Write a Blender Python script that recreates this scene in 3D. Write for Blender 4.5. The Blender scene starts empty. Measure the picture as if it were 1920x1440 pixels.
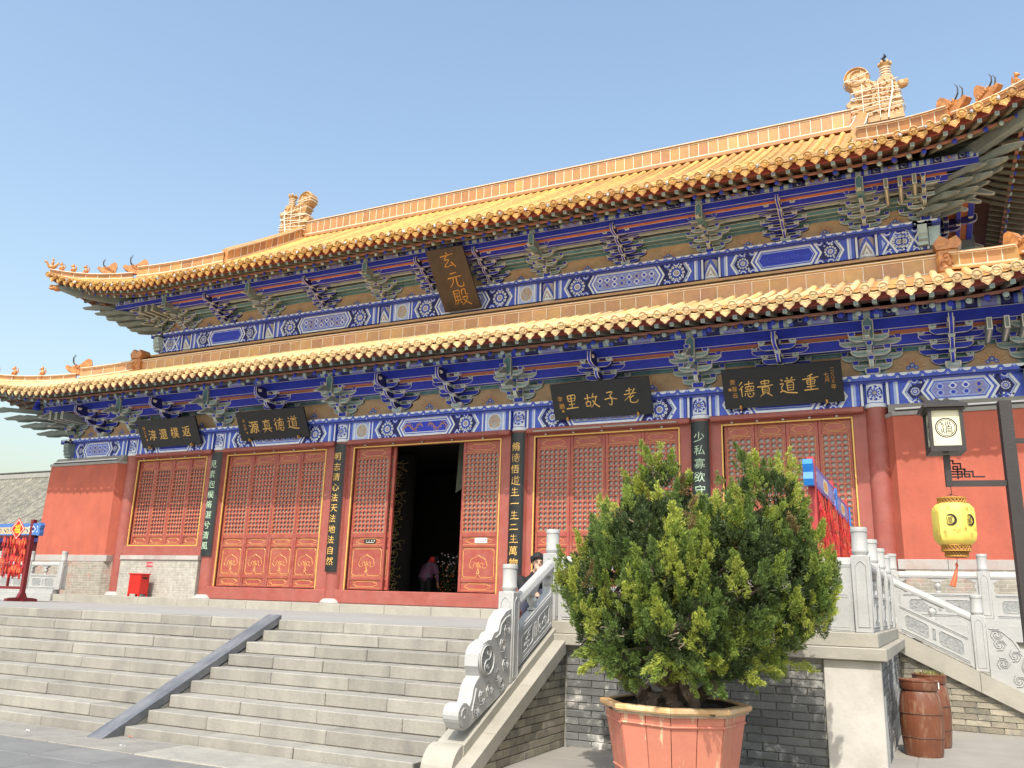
import bpy, bmesh, math, random
import numpy as np
from math import sin, cos, pi, radians, sqrt, atan2, hypot
from mathutils import Vector, Matrix

random.seed(7)
rng = np.random.default_rng(7)
SC = bpy.context.scene
COL = SC.collection

# ------------------------------------------------------------------ camera
YAW, PITCH, ROLL = 0.4597033, 0.2519409, 0.0314229
fw = Vector((-sin(YAW) * cos(PITCH), cos(YAW) * cos(PITCH), sin(PITCH)))
r0 = Vector((cos(YAW), sin(YAW), 0))
u0 = r0.cross(fw)
rt = r0 * cos(ROLL) + u0 * sin(ROLL)
up = -r0 * sin(ROLL) + u0 * cos(ROLL)
cam_d = bpy.data.cameras.new('camera')
cam = bpy.data.objects.new('camera', cam_d)
COL.objects.link(cam)
cam.matrix_world = Matrix(((rt.x, up.x, -fw.x, 12.1597), (rt.y, up.y, -fw.y, -19.3256),
                           (rt.z, up.z, -fw.z, 0.0267), (0, 0, 0, 1)))
cam_d.sensor_width = 36
cam_d.lens = 1598.81 / 1920 * 36
cam_d.clip_start = 0.05
cam_d.clip_end = 2000
SC.camera = cam

# ------------------------------------------------------------------ sky and sun
SUN = Vector((0.17, -1.0, 1.32)).normalized()          # towards the sun
W = bpy.data.worlds.new('World')
SC.world = W
W.use_nodes = True
nt = W.node_tree
bg = nt.nodes['Background']
sky = nt.nodes.new('ShaderNodeTexSky')
sky.sky_type = 'NISHITA'
sky.sun_disc = False
sky.sun_elevation = math.asin(SUN.z)
sky.sun_rotation = atan2(SUN.x, SUN.y)
sky.air_density = 1.65
sky.dust_density = 3.6
sky.ozone_density = 1.7
nt.links.new(sky.outputs[0], bg.inputs[0])
bg.inputs[1].default_value = 0.15
sun_d = bpy.data.lights.new('sun', 'SUN')
sun_d.energy = 2.7
sun_d.angle = radians(0.55)
sun_d.color = (1.0, 0.95, 0.87)
sun = bpy.data.objects.new('sun', sun_d)
COL.objects.link(sun)
sun.rotation_euler = SUN.to_track_quat('Z', 'Y').to_euler()
sun.location = (0, -30, 40)
SC.view_settings.view_transform = 'Standard'
SC.view_settings.look = 'None'
SC.view_settings.exposure = 0.72
SC.view_settings.gamma = 1
SC.view_settings.use_curve_mapping = False
SC.cycles.max_bounces = 8
SC.cycles.diffuse_bounces = 5

# ------------------------------------------------------------------ materials
def _n(t, kind, **kw):
    n = t.nodes.new(kind)
    for k, v in kw.items():
        setattr(n, k, v)
    return n

def mat(name, col, rough=0.6, var=0.18, scale=3.0, bump=0.0, bscale=40.0, rnd=0.0, metal=0.0,
        spec=0.5, col2=None, c2scale=1.2, c2amt=0.5, c2edge=0.12, streak=None, coat=0.0, detail=6):
    """Procedural surface: base colour with world-space noise, per-object variation, a second
    weathering colour in patches and fine relief."""
    m = bpy.data.materials.new(name)
    m.use_nodes = True
    t = m.node_tree
    b = t.nodes['Principled BSDF']
    L = t.links.new
    geo = _n(t, 'ShaderNodeNewGeometry')
    no = _n(t, 'ShaderNodeTexNoise')
    no.inputs['Scale'].default_value = scale
    no.inputs['Detail'].default_value = detail
    no.inputs['Roughness'].default_value = 0.65
    L(geo.outputs['Position'], no.inputs['Vector'])
    base = _n(t, 'ShaderNodeRGB')
    base.outputs[0].default_value = (*col, 1)
    cur = base.outputs[0]
    if col2 is not None:
        n2 = _n(t, 'ShaderNodeTexNoise')
        n2.inputs['Scale'].default_value = c2scale
        n2.inputs['Detail'].default_value = 8
        n2.inputs['Roughness'].default_value = 0.7
        if streak:
            mp = _n(t, 'ShaderNodeMapping')
            mp.inputs['Scale'].default_value = streak
            L(geo.outputs['Position'], mp.inputs['Vector'])
            L(mp.outputs[0], n2.inputs['Vector'])
        else:
            L(geo.outputs['Position'], n2.inputs['Vector'])
        rp = _n(t, 'ShaderNodeMapRange')
        rp.inputs['From Min'].default_value = 1 - c2amt - c2edge
        rp.inputs['From Max'].default_value = 1 - c2amt + c2edge
        L(n2.outputs['Fac'], rp.inputs['Value'])
        mx = _n(t, 'ShaderNodeMix', data_type='RGBA')
        L(rp.outputs[0], mx.inputs['Factor'])
        L(cur, mx.inputs['A'])
        mx.inputs['B'].default_value = (*col2, 1)
        cur = mx.outputs['Result']
    hs = _n(t, 'ShaderNodeHueSaturation')
    mr = _n(t, 'ShaderNodeMapRange')
    mr.inputs['From Min'].default_value = 0.25
    mr.inputs['From Max'].default_value = 0.75
    mr.inputs['To Min'].default_value = 1 - var
    mr.inputs['To Max'].default_value = 1 + var
    L(no.outputs['Fac'], mr.inputs['Value'])
    val = mr.outputs[0]
    if rnd:
        oi = _n(t, 'ShaderNodeObjectInfo')
        mr2 = _n(t, 'ShaderNodeMapRange')
        mr2.inputs['To Min'].default_value = 1 - rnd
        mr2.inputs['To Max'].default_value = 1 + rnd
        L(oi.outputs['Random'], mr2.inputs['Value'])
        mu = _n(t, 'ShaderNodeMath', operation='MULTIPLY')
        L(val, mu.inputs[0])
        L(mr2.outputs[0], mu.inputs[1])
        val = mu.outputs[0]
        mh = _n(t, 'ShaderNodeMapRange')
        mh.inputs['To Min'].default_value = 0.5 - rnd * 0.04
        mh.inputs['To Max'].default_value = 0.5 + rnd * 0.04
        wn = _n(t, 'ShaderNodeMath', operation='FRACT')
        w2 = _n(t, 'ShaderNodeMath', operation='MULTIPLY')
        w2.inputs[1].default_value = 7.31
        L(oi.outputs['Random'], w2.inputs[0])
        L(w2.outputs[0], wn.inputs[0])
        L(wn.outputs[0], mh.inputs['Value'])
        L(mh.outputs[0], hs.inputs['Hue'])
    L(val, hs.inputs['Value'])
    L(cur, hs.inputs['Color'])
    L(hs.outputs[0], b.inputs['Base Color'])
    b.inputs['Roughness'].default_value = rough
    b.inputs['Metallic'].default_value = metal
    b.inputs['Specular IOR Level'].default_value = spec
    if coat:
        b.inputs['Coat Weight'].default_value = coat
        b.inputs['Coat Roughness'].default_value = 0.15
    if bump:
        nb = _n(t, 'ShaderNodeTexNoise')
        nb.inputs['Scale'].default_value = bscale
        nb.inputs['Detail'].default_value = 5
        L(geo.outputs['Position'], nb.inputs['Vector'])
        bp = _n(t, 'ShaderNodeBump')
        bp.inputs['Strength'].default_value = bump
        bp.inputs['Distance'].default_value = 0.02
        L(nb.outputs['Fac'], bp.inputs['Height'])
        L(bp.outputs[0], b.inputs['Normal'])
    return m

def brick_mat(name, c1, c2, mortar, bw, bh, ms=0.008, stain=None, stain_amt=0.45, axis='x', stain_scale=1.3):
    m = bpy.data.materials.new(name)
    m.use_nodes = True
    t = m.node_tree
    b = t.nodes['Principled BSDF']
    L = t.links.new
    geo = _n(t, 'ShaderNodeNewGeometry')
    sp = _n(t, 'ShaderNodeSeparateXYZ')
    L(geo.outputs['Position'], sp.inputs[0])
    cb = _n(t, 'ShaderNodeCombineXYZ')
    L(sp.outputs[0 if axis == 'x' else 1], cb.inputs[0])
    L(sp.outputs[2], cb.inputs[1])
    br = _n(t, 'ShaderNodeTexBrick')
    br.inputs['Scale'].default_value = 1
    br.inputs['Brick Width'].default_value = bw
    br.inputs['Row Height'].default_value = bh
    br.inputs['Mortar Size'].default_value = ms
    br.inputs['Mortar Smooth'].default_value = 0.2
    br.inputs['Color1'].default_value = (*c1, 1)
    br.inputs['Color2'].default_value = (*c2, 1)
    br.inputs['Mortar'].default_value = (*mortar, 1)
    L(cb.outputs[0], br.inputs['Vector'])
    cur = br.outputs['Color']
    no = _n(t, 'ShaderNodeTexNoise')
    no.inputs['Scale'].default_value = 9
    no.inputs['Detail'].default_value = 8
    L(geo.outputs['Position'], no.inputs['Vector'])
    if stain:
        n2 = _n(t, 'ShaderNodeTexNoise')
        n2.inputs['Scale'].default_value = stain_scale
        n2.inputs['Detail'].default_value = 10
        n2.inputs['Roughness'].default_value = 0.75
        L(geo.outputs['Position'], n2.inputs['Vector'])
        rp = _n(t, 'ShaderNodeMapRange')
        rp.inputs['From Min'].default_value = 1 - stain_amt - .1
        rp.inputs['From Max'].default_value = 1 - stain_amt + .1
        L(n2.outputs['Fac'], rp.inputs['Value'])
        mx = _n(t, 'ShaderNodeMix', data_type='RGBA')
        L(rp.outputs[0], mx.inputs['Factor'])
        L(cur, mx.inputs['A'])
        mx.inputs['B'].default_value = (*stain, 1)
        cur = mx.outputs['Result']
    hs = _n(t, 'ShaderNodeHueSaturation')
    mr = _n(t, 'ShaderNodeMapRange')
    mr.inputs['From Min'].default_value = .25
    mr.inputs['From Max'].default_value = .75
    mr.inputs['To Min'].default_value = .78
    mr.inputs['To Max'].default_value = 1.2
    L(no.outputs['Fac'], mr.inputs['Value'])
    L(mr.outputs[0], hs.inputs['Value'])
    L(cur, hs.inputs['Color'])
    L(hs.outputs[0], b.inputs['Base Color'])
    b.inputs['Roughness'].default_value = .85
    bp = _n(t, 'ShaderNodeBump')
    bp.inputs['Strength'].default_value = .5
    bp.inputs['Distance'].default_value = .01
    bp.invert = True
    L(br.outputs['Fac'], bp.inputs['Height'])
    L(bp.outputs[0], b.inputs['Normal'])
    return m

M = {}
M['red_wall'] = mat('red_wall_plaster', (0.47, 0.118, 0.068), .8, .11, 1.6, .25, 12, col2=(0.36, 0.085, 0.055), c2scale=2.2, c2amt=.45, c2edge=.22, streak=(1, 1, .35))
M['red_paint'] = mat('red_timber_paint', (0.31, 0.070, 0.052), .48, .14, 4, .1, 20, col2=(0.34, 0.115, 0.092), c2scale=2.2, c2amt=.48, c2edge=.2)
M['red_door'] = mat('door_red_paint', (0.325, 0.068, 0.049), .45, .16, 5, .1, 30, rnd=.08, col2=(0.36, 0.12, 0.085), c2scale=3.5, c2amt=.42, c2edge=.14)
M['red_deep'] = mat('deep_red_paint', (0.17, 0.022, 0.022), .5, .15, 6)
M['red_eave'] = mat('eave_board_red', (0.26, 0.055, 0.04), .6, .2, 5)
M['rack_band'] = mat('beige_rack_band', (0.42, 0.36, 0.25), .6, .2, 9)
M['gold'] = mat('gold_paint', (0.74, 0.46, 0.13), .38, .12, 9, metal=.15)
M['gold_dull'] = mat('old_gold_lettering', (0.52, 0.26, 0.05), .5, .2, 9, metal=.1)
M['blue'] = mat('ultramarine_paint', (0.026, 0.050, 0.52), .6, .2, 5)
M['blue_mid'] = mat('cobalt_paint', (0.07, 0.12, 0.56), .6, .2, 8)
M['blue_dark'] = mat('navy_paint', (0.012, 0.014, 0.12), .6, .2, 6)
M['blue_pale'] = mat('pale_blue_paint', (0.40, 0.50, 0.78), .6, .14, 8)
M['blue_mauve'] = mat('mauve_blue_paint', (0.25, 0.27, 0.55), .6, .3, 22)
M['white_paint'] = mat('white_band_paint', (0.74, 0.79, 0.82), .6, .1, 8)
M['teal'] = mat('verdigris_paint', (0.14, 0.31, 0.34), .65, .25, 6, col2=(0.19, 0.34, 0.35), c2scale=3, c2amt=.45)
M['teal_pale'] = mat('pale_green_paint', (0.42, 0.52, 0.50), .65, .2, 6)
M['teal_grey'] = mat('grey_green_paint', (0.22, 0.265, 0.25), .7, .25, 5)
M['cream'] = mat('cream_outline_paint', (0.76, 0.72, 0.60), .6, .15, 9)
M['ochre'] = mat('ochre_board_paint', (0.62, 0.42, 0.23), .7, .22, 2.5, col2=(0.50, 0.35, 0.22), c2scale=1.6, c2amt=.5, c2edge=.2)
M['orange'] = mat('orange_red_paint', (0.52, 0.18, 0.07), .65, .2, 6)
M['batten'] = mat('eave_batten_paint', (0.40, 0.185, 0.13), .6, .2, 6)
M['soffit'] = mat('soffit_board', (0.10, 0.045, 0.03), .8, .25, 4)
M['rafter'] = mat('rafter_paint', (0.16, 0.17, 0.13), .7, .25, 6)
M['black'] = mat('black_lacquer', (0.012, 0.014, 0.016), .35, .2, 5, spec=.5)
M['black2'] = mat('weathered_black_board', (0.016, 0.022, 0.023), .42, .35, 4)
M['bronze_board'] = mat('brown_lacquer_board', (0.055, 0.038, 0.027), .5, .35, 4)
M['glaze'] = mat('yellow_glazed_tile', (0.56, 0.335, 0.085), .34, .25, 3, .08, 30, rnd=.22, col2=(0.40, 0.20, 0.055), c2scale=4, c2amt=.40, c2edge=.15)
M['glaze_pan'] = mat('yellow_pan_tile', (0.50, 0.255, 0.065), .45, .3, 6, .1, 30, rnd=.15, col2=(0.30, 0.16, 0.06), c2scale=5, c2amt=.42)
M['glaze_lo'] = mat('overexposed_glazed_tile', (0.68, 0.54, 0.31), .32, .22, 3, .08, 30, rnd=.2, col2=(0.70, 0.34, 0.08), c2scale=3, c2amt=.45, c2edge=.15)  # lower-roof tiles: blown-out highlight put into the pale colour
M['glaze_face_lo'] = mat('pale_moulded_tile', (0.70, 0.50, 0.25), .4, .25, 14, .3, 45, rnd=.2)  # end tiles of the lower eave, same blown paleness in the colour
M['glaze_face'] = mat('moulded_glazed_tile', (0.56, 0.315, 0.09), .4, .25, 14, .35, 45, rnd=.2)
M['ridge'] = mat('ridge_glazed_tile', (0.43, 0.225, 0.062), .42, .18, 4, .12, 18, rnd=.22, col2=(0.46, 0.20, 0.09), c2scale=2.5, c2amt=.45, c2edge=.2)
M['ridge_lo'] = mat('low_ridge_glazed_tile', (0.48, 0.26, 0.125), .45, .16, 4, .12, 18, rnd=.16, col2=(0.55, 0.33, 0.10), c2scale=1.5, c2amt=.42, c2edge=.2)
M['beast'] = mat('glazed_beast', (0.42, 0.17, 0.055), .4, .35, 9, .5, 22, col2=(0.58, 0.28, 0.08), c2scale=6, c2amt=.45)
M['grout'] = mat('pale_light_strip', (0.80, 0.75, 0.62), .6, .1, 8)
M['wire'] = mat('dark_wire', (0.03, 0.028, 0.025), .6, .1, 8)
M['silver'] = mat('small_metal_lamp', (0.5, 0.5, 0.5), .35, .2, 8, metal=.6)
M['marble'] = mat('grey_marble', (0.40, 0.40, 0.385), .62, .13, 2.2, .22, 26, col2=(0.36, 0.37, 0.36), c2scale=1.8, c2amt=.42, c2edge=.2, streak=(3, 3, .8))
M['marble_dk'] = mat('marble_recess_shade', (0.27, 0.28, 0.275), .75, .3, 22, .9, 28)  # darker copy of the marble, recess shade put into the colour
M['coping'] = mat('buff_coping_stone', (0.36, 0.34, 0.285), .7, .12, 2, .2, 30, col2=(0.28, 0.265, 0.225), c2scale=1.6, c2amt=.42, c2edge=.18)
M['step'] = mat('limestone_step', (0.30, 0.285, 0.245), .75, .12, 2.2, .28, 30, rnd=.13, col2=(0.215, 0.208, 0.185), c2scale=2.4, c2amt=.43, c2edge=.16, streak=(1.5, 1.5, .5))
M['joint'] = mat('stone_joint', (0.10, 0.095, 0.085), .9, .2, 6)
M['ramp'] = mat('blue_grey_ramp_slab', (0.105, 0.11, 0.12), .42, .18, 3, .12, 30, col2=(0.20, 0.20, 0.205), c2scale=2.6, c2amt=.45, c2edge=.14, streak=(3, .8, 1))
M['terrace'] = mat('terrace_paving', (0.30, 0.295, 0.275), .75, .1, 1.2, .15, 30)
M['paver'] = mat('grey_paver', (0.21, 0.21, 0.20), .6, .16, 1.8, .15, 24, rnd=.12, col2=(0.15, 0.15, 0.145), c2scale=1.3, c2amt=.45, c2edge=.2)
M['ground'] = mat('concrete_ground', (0.29, 0.275, 0.245), .8, .12, .9, .12, 30, col2=(0.24, 0.22, 0.19), c2scale=.8, c2amt=.42, c2edge=.2)
M['brick'] = mat('grey_brick', (0.145, 0.15, 0.145), .85, .22, 6, .4, 40, rnd=.26, col2=(0.62, 0.60, 0.55), c2scale=1.5, c2amt=.425, c2edge=.05)
M['brick_buff'] = mat('weathered_buff_brick', (0.27, 0.245, 0.185), .85, .22, 6, .4, 40, rnd=.34, col2=(0.13, 0.13, 0.125), c2scale=2.6, c2amt=.40, c2edge=.08)
M['mortar'] = mat('lime_mortar', (0.36, 0.35, 0.31), .9, .2, 9, .3, 40, col2=(0.22, 0.21, 0.18), c2scale=2, c2amt=.5)
M['plaster'] = mat('stained_white_plaster', (0.53, 0.505, 0.455), .85, .1, 2.2, .3, 12, col2=(0.38, 0.36, 0.31), c2scale=1.5, c2amt=.42, c2edge=.12)
M['brick_tex'] = brick_mat('pale_brickwork', (0.34, 0.32, 0.26), (0.29, 0.265, 0.215), (0.41, 0.39, 0.34), .3, .075, stain=(0.40, 0.19, 0.15), stain_amt=.42)
M['brick_tex2'] = brick_mat('pale_grey_brickwork', (0.37, 0.35, 0.30), (0.32, 0.30, 0.26), (0.44, 0.425, 0.38), .3, .075, stain=(0.43, 0.41, 0.36), stain_amt=.45)
M['stone_band'] = mat('pale_band_stone', (0.42, 0.40, 0.375), .7, .1, 3, .15, 30, rnd=.1, col2=(0.40, 0.28, 0.24), c2scale=2, c2amt=.42, c2edge=.12)
M['grey_cornice'] = mat('grey_cornice', (0.30, 0.295, 0.27), .8, .15, 4, .15, 30)
M['glass'] = mat('dusty_window_glass', (0.30, 0.31, 0.26), .12, .3, 2.0, spec=.6)
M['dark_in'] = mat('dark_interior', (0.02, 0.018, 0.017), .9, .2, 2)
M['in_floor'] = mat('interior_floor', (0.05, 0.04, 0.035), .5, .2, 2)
M['gold_relief'] = mat('dull_gold_relief', (0.72, 0.54, 0.20), .45, .25, 9, metal=.2)
M['bin_red'] = mat('red_enamel', (0.58, 0.018, 0.012), .3, .1, 5, spec=.5)
M['sign_white'] = mat('sign_white', (0.75, 0.73, 0.72), .5, .05, 5)
M['sign_red'] = mat('sign_red', (0.55, 0.04, 0.06), .5, .05, 5)
M['rack_red'] = mat('rack_maroon_paint', (0.16, 0.014, 0.018), .4, .18, 5)
M['rack_red2'] = mat('rack_red_paint', (0.42, 0.045, 0.045), .45, .18, 5)
M['rack_blue'] = mat('rack_blue_paint', (0.06, 0.16, 0.42), .5, .18, 8)
M['rack_violet'] = mat('rack_violet_paint', (0.14, 0.13, 0.42), .5, .22, 14)
M['sky_blue'] = mat('bright_blue_edge', (0.02, 0.20, 0.62), .45, .1, 5)
M['tag'] = mat('red_prayer_tag', (0.50, 0.024, 0.018), .5, .2, 9, rnd=.22)
M['tag_wood'] = mat('tag_wood', (0.46, 0.10, 0.035), .6, .2, 12, rnd=.3)
M['yellow'] = mat('bright_yellow', (0.85, 0.60, 0.04), .5, .08, 6)
M['lantern'] = mat('yellow_lantern_cloth', (0.86, 0.66, 0.13), .6, .06, 5)
M['lamp_panel'] = mat('cream_lamp_panel', (0.68, 0.645, 0.45), .45, .04, 3)
M['lamp_metal'] = mat('dark_bronze_metal', (0.03, 0.025, 0.024), .45, .2, 5, .1, 60)
M['ring_wood'] = mat('lantern_ring_wood', (0.18, 0.10, 0.05), .6, .35, 30)
M['tassel'] = mat('orange_tassel', (0.62, 0.12, 0.05), .7, .2, 20)
M['ink'] = mat('black_ink', (0.015, 0.012, 0.012), .6, .1, 5)
M['ink_fade'] = mat('faded_print', (0.55, 0.42, 0.10), .6, .1, 5)
M['barrel'] = mat('brown_glazed_barrel', (0.165, 0.055, 0.026), .42, .2, 5, .15, 14, col2=(0.24, 0.13, 0.08), c2scale=6, c2amt=.43, c2edge=.06, streak=(3, 3, .6))
M['barrel_dk'] = mat('barrel_hoop', (0.10, 0.05, 0.03), .6, .3, 9)
M['pot'] = mat('faded_salmon_paint', (0.52, 0.185, 0.12), .6, .10, 3, .14, 22, rnd=.07, col2=(0.58, 0.47, 0.29), c2scale=2.2, c2amt=.405, c2edge=.03, streak=(5, 5, .55))
M['pot_rim'] = mat('varnished_rim_wood', (0.55, 0.33, 0.15), .45, .18, 5, .12, 30, rnd=.12, col2=(0.66, 0.52, 0.32), c2scale=4, c2amt=.42)
M['pot_edge'] = mat('grey_bare_wood', (0.35, 0.28, 0.2), .8, .3, 12, .2, 40)
M['soil'] = mat('planter_soil', (0.045, 0.032, 0.022), .95, .3, 12, .8, 40)
M['bark'] = mat('juniper_bark', (0.13, 0.095, 0.07), .9, .35, 14, .8, 50)
M['dead'] = mat('dead_twig', (0.34, 0.28, 0.21), .85, .25, 14)
M['skin'] = mat('skin', (0.55, 0.33, 0.24), .5, .06, 12)
M['hair'] = mat('black_hair', (0.010, 0.009, 0.009), .75, .3, 60)
M['coat'] = mat('black_coat', (0.008, 0.008, 0.009), .8, .3, 30)
M['jeans'] = mat('dark_navy_trousers', (0.03, 0.032, 0.06), .8, .25, 30)
M['shoe'] = mat('shoe_leather', (0.02, 0.018, 0.017), .5, .2, 20)
M['bag'] = mat('brown_leather_bag', (0.20, 0.07, 0.03), .45, .3, 14)
M['floral'] = mat('floral_jacket', (0.17, 0.035, 0.09), .8, .3, 25, col2=(0.05, 0.14, 0.17), c2scale=22, c2amt=.46, c2edge=.04)
M['scarf'] = mat('bright_red_scarf', (0.62, 0.035, 0.03), .7, .15, 20)
M['dragon'] = mat('ochre_glazed_dragon', (0.44, 0.235, 0.085), .42, .35, 8, .4, 22, col2=(0.56, 0.35, 0.14), c2scale=5, c2amt=.45)
M['grey_tile'] = mat('grey_roof_tile', (0.20, 0.195, 0.165), .8, .25, 3, .2, 20, rnd=.16, col2=(0.29, 0.275, 0.21), c2scale=3, c2amt=.46)
M['grey_tile_dk'] = mat('grey_pan_tile', (0.10, 0.10, 0.095), .85, .25, 4)
M['leafp'] = mat('houseplant_leaf', (0.03, 0.07, 0.025), .6, .3, 9)
M['blossom'] = mat('pale_blossom', (0.6, 0.45, 0.5), .6, .2, 9)
M['berry'] = mat('orange_fruit', (0.55, 0.16, 0.03), .5, .2, 9)
M['litter'] = mat('white_litter', (0.7, 0.7, 0.7), .7, .1, 5)

# ------------------------------------------------------------------ mesh helpers
class MB:
    """Collects faces with material slots and links them as ONE mesh object."""
    def __init__(s):
        s.v, s.f, s.m = [], [], []
    def add(s, vs, fs, mi=0):
        o = len(s.v)
        s.v += [tuple(p) for p in vs]
        s.f += [tuple(i + o for i in f) for f in fs]
        s.m += [mi] * len(fs)
        return s
    def box(s, x0, x1, y0, y1, z0, z1, mi=0):
        vs = [(x, y, z) for z in (z0, z1) for y in (y0, y1) for x in (x0, x1)]
        return s.add(vs, [(0, 2, 3, 1), (4, 5, 7, 6), (0, 1, 5, 4), (2, 6, 7, 3), (0, 4, 6, 2), (1, 3, 7, 5)], mi)
    def bbox(s, x0, x1, y0, y1, z0, z1, b, mi=0):
        """box with its long edges chamfered (all 12, by b)"""
        bm = bmesh.new()
        bmesh.ops.create_cube(bm, size=1)
        for v in bm.verts:
            v.co = (x0 + (v.co.x + .5) * (x1 - x0), y0 + (v.co.y + .5) * (y1 - y0), z0 + (v.co.z + .5) * (z1 - z0))
        bmesh.ops.bevel(bm, geom=bm.edges[:], offset=b, segments=1, affect='EDGES')
        bm.verts.index_update()
        s.add([v.co[:] for v in bm.verts], [[v.index for v in f.verts] for f in bm.faces], mi)
        bm.free()
        return s
    def prism(s, pts, a, b, fn, mi=0, cap_mi=None):
        """pts: 2-D outline, extruded from a to b; fn(u, w, d) -> xyz"""
        n = len(pts)
        vs = [fn(u, w, a) for u, w in pts] + [fn(u, w, b) for u, w in pts]
        s.add(vs, [(i, (i + 1) % n, n + (i + 1) % n, n + i) for i in range(n)], mi)
        s.add(vs, [tuple(range(n - 1, -1, -1)), tuple(range(n, 2 * n))], mi if cap_mi is None else cap_mi)
        return s
    def flat(s, pts, fn, mi=0):
        return s.add([fn(u, w) for u, w in pts], [tuple(range(len(pts)))], mi)
    def tube(s, path, r, n=6, mi=0, caps=True):
        P = [Vector(p) for p in path]
        k = len(P)
        R = r if isinstance(r, (list, tuple)) else [r] * k
        ref = None
        vs = []
        for i, p in enumerate(P):
            d = (P[min(i + 1, k - 1)] - P[max(i - 1, 0)])
            if d.length < 1e-9:
                d = Vector((0, 0, 1))
            d.normalize()
            if ref is None:
                ref = Vector((0, 0, 1)) if abs(d.z) < .9 else Vector((1, 0, 0))
            x = d.cross(ref)
            if x.length < 1e-6:
                x = d.orthogonal()
            x.normalize()
            y = x.cross(d).normalized()
            ref = y
            for j in range(n):
                a = 2 * pi * j / n
                vs.append(p + (x * cos(a) + y * sin(a)) * R[i])
        fs = [(i * n + j, i * n + (j + 1) % n, (i + 1) * n + (j + 1) % n, (i + 1) * n + j) for i in range(k - 1) for j in range(n)]
        if caps:
            fs += [tuple(range(n - 1, -1, -1)), tuple((k - 1) * n + j for j in range(n))]
        return s.add(vs, fs, mi)
    def lathe(s, prof, n=16, c=(0, 0, 0), mi=0, axis='z', close=True):
        k = len(prof)
        vs = []
        for r, h in prof:
            for j in range(n):
                a = 2 * pi * j / n
                if axis == 'z':
                    vs.append((c[0] + r * cos(a), c[1] + r * sin(a), c[2] + h))
                elif axis == 'y':
                    vs.append((c[0] + r * cos(a), c[1] + h, c[2] + r * sin(a)))
                else:
                    vs.append((c[0] + h, c[1] + r * cos(a), c[2] + r * sin(a)))
        fs = [(i * n + j, i * n + (j + 1) % n, (i + 1) * n + (j + 1) % n, (i + 1) * n + j) for i in range(k - 1) for j in range(n)]
        if close:
            fs += [tuple(range(n - 1, -1, -1)), tuple((k - 1) * n + j for j in range(n))]
        return s.add(vs, fs, mi)
    def ell(s, c, r, nu=10, nv=7, mi=0, rot=None):
        vs = []
        for i in range(nv + 1):
            t = pi * i / nv
            for j in range(nu):
                a = 2 * pi * j / nu
                p = Vector((r[0] * sin(t) * cos(a), r[1] * sin(t) * sin(a), r[2] * cos(t)))
                if rot is not None:
                    p = rot @ p
                vs.append((c[0] + p.x, c[1] + p.y, c[2] + p.z))
        fs = [(i * nu + j, (i + 1) * nu + j, (i + 1) * nu + (j + 1) % nu, i * nu + (j + 1) % nu) for i in range(nv) for j in range(nu)]
        return s.add(vs, fs, mi)
    def line2(s, pts, w, fn, mi=0, closed=False, th=0.0):
        """a flat ribbon of width w along a 2-D polyline; with th it is raised by th as a low ridge"""
        P = [Vector((p[0], p[1])) for p in pts]
        n = len(P)
        Lf, Rt = [], []
        for i in range(n):
            if closed:
                a, b = P[i - 1], P[(i + 1) % n]
            else:
                a, b = P[max(i - 1, 0)], P[min(i + 1, n - 1)]
            d = b - a
            if d.length < 1e-9:
                d = Vector((1, 0))
            d.normalize()
            q = Vector((-d.y, d.x)) * w / 2
            Lf.append(P[i] + q)
            Rt.append(P[i] - q)
        m = n if closed else n - 1
        if not th:
            vs = [fn(p.x, p.y) for p in Lf] + [fn(p.x, p.y) for p in Rt]
            s.add(vs, [(i, n + i, n + (i + 1) % n, (i + 1) % n) for i in range(m)], mi)
        else:
            vs = [fn(p.x, p.y, 0) for p in Lf] + [fn(p.x, p.y, th) for p in P] + [fn(p.x, p.y, 0) for p in Rt]
            fs = []
            for i in range(m):
                j = (i + 1) % n
                fs += [(i, n + i, n + j, j), (n + i, 2 * n + i, 2 * n + j, n + j)]
            s.add(vs, fs, mi)
        return s
    def xf(s, M_):
        s.v = [tuple(M_ @ Vector(p)) for p in s.v]
        return s
    def mesh(s, name, mats, smooth=False):
        me = bpy.data.meshes.new(name)
        me.from_pydata(s.v, [], s.f)
        for m_ in (mats if isinstance(mats, (list, tuple)) else [mats]):
            me.materials.append(M[m_] if isinstance(m_, str) else m_)
        if len(me.polygons):
            me.polygons.foreach_set('material_index', s.m)
            if smooth:
                me.polygons.foreach_set('use_smooth', [True] * len(me.polygons))
        me.update()
        if smooth:
            try:
                me.set_sharp_from_angle(angle=radians(40))
            except Exception:
                pass
        return me
    def build(s, name, mats, parent=None, smooth=False, loc=None):
        return link(name, s.mesh(name, mats, smooth), parent, loc)

def link(name, me, parent=None, loc=None, rotz=None, mtx=None):
    o = bpy.data.objects.new(name, me)
    COL.objects.link(o)
    if parent is not None:
        o.parent = parent
    if mtx is not None:
        o.matrix_local = mtx
    else:
        if loc is not None:
            o.location = loc
        if rotz is not None:
            o.rotation_euler = (0, 0, rotz)
    return o

def empty(name, loc=(0, 0, 0), parent=None, rotz=0):
    o = link(name, None, parent, loc, rotz)
    o.empty_display_size = .2
    return o

def tag(o, label, cat, group=None):
    o['label'] = label
    o['category'] = cat
    if group:
        o['group'] = group
    return o

def struct(o, kind='structure'):
    o['kind'] = kind
    return o

def circ(cx, cz, r, n=14, a0=0.0, rz=None):
    rz = r if rz is None else rz
    return [(cx + r * cos(a0 + 2 * pi * i / n), cz + rz * sin(a0 + 2 * pi * i / n)) for i in range(n)]

def dens(pts, n=6):
    out = []
    for a, b in zip(pts[:-1], pts[1:]):
        out += [(a[0] + (b[0] - a[0]) * k / n, a[1] + (b[1] - a[1]) * k / n) for k in range(n)]
    return out + [pts[-1]]

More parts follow.
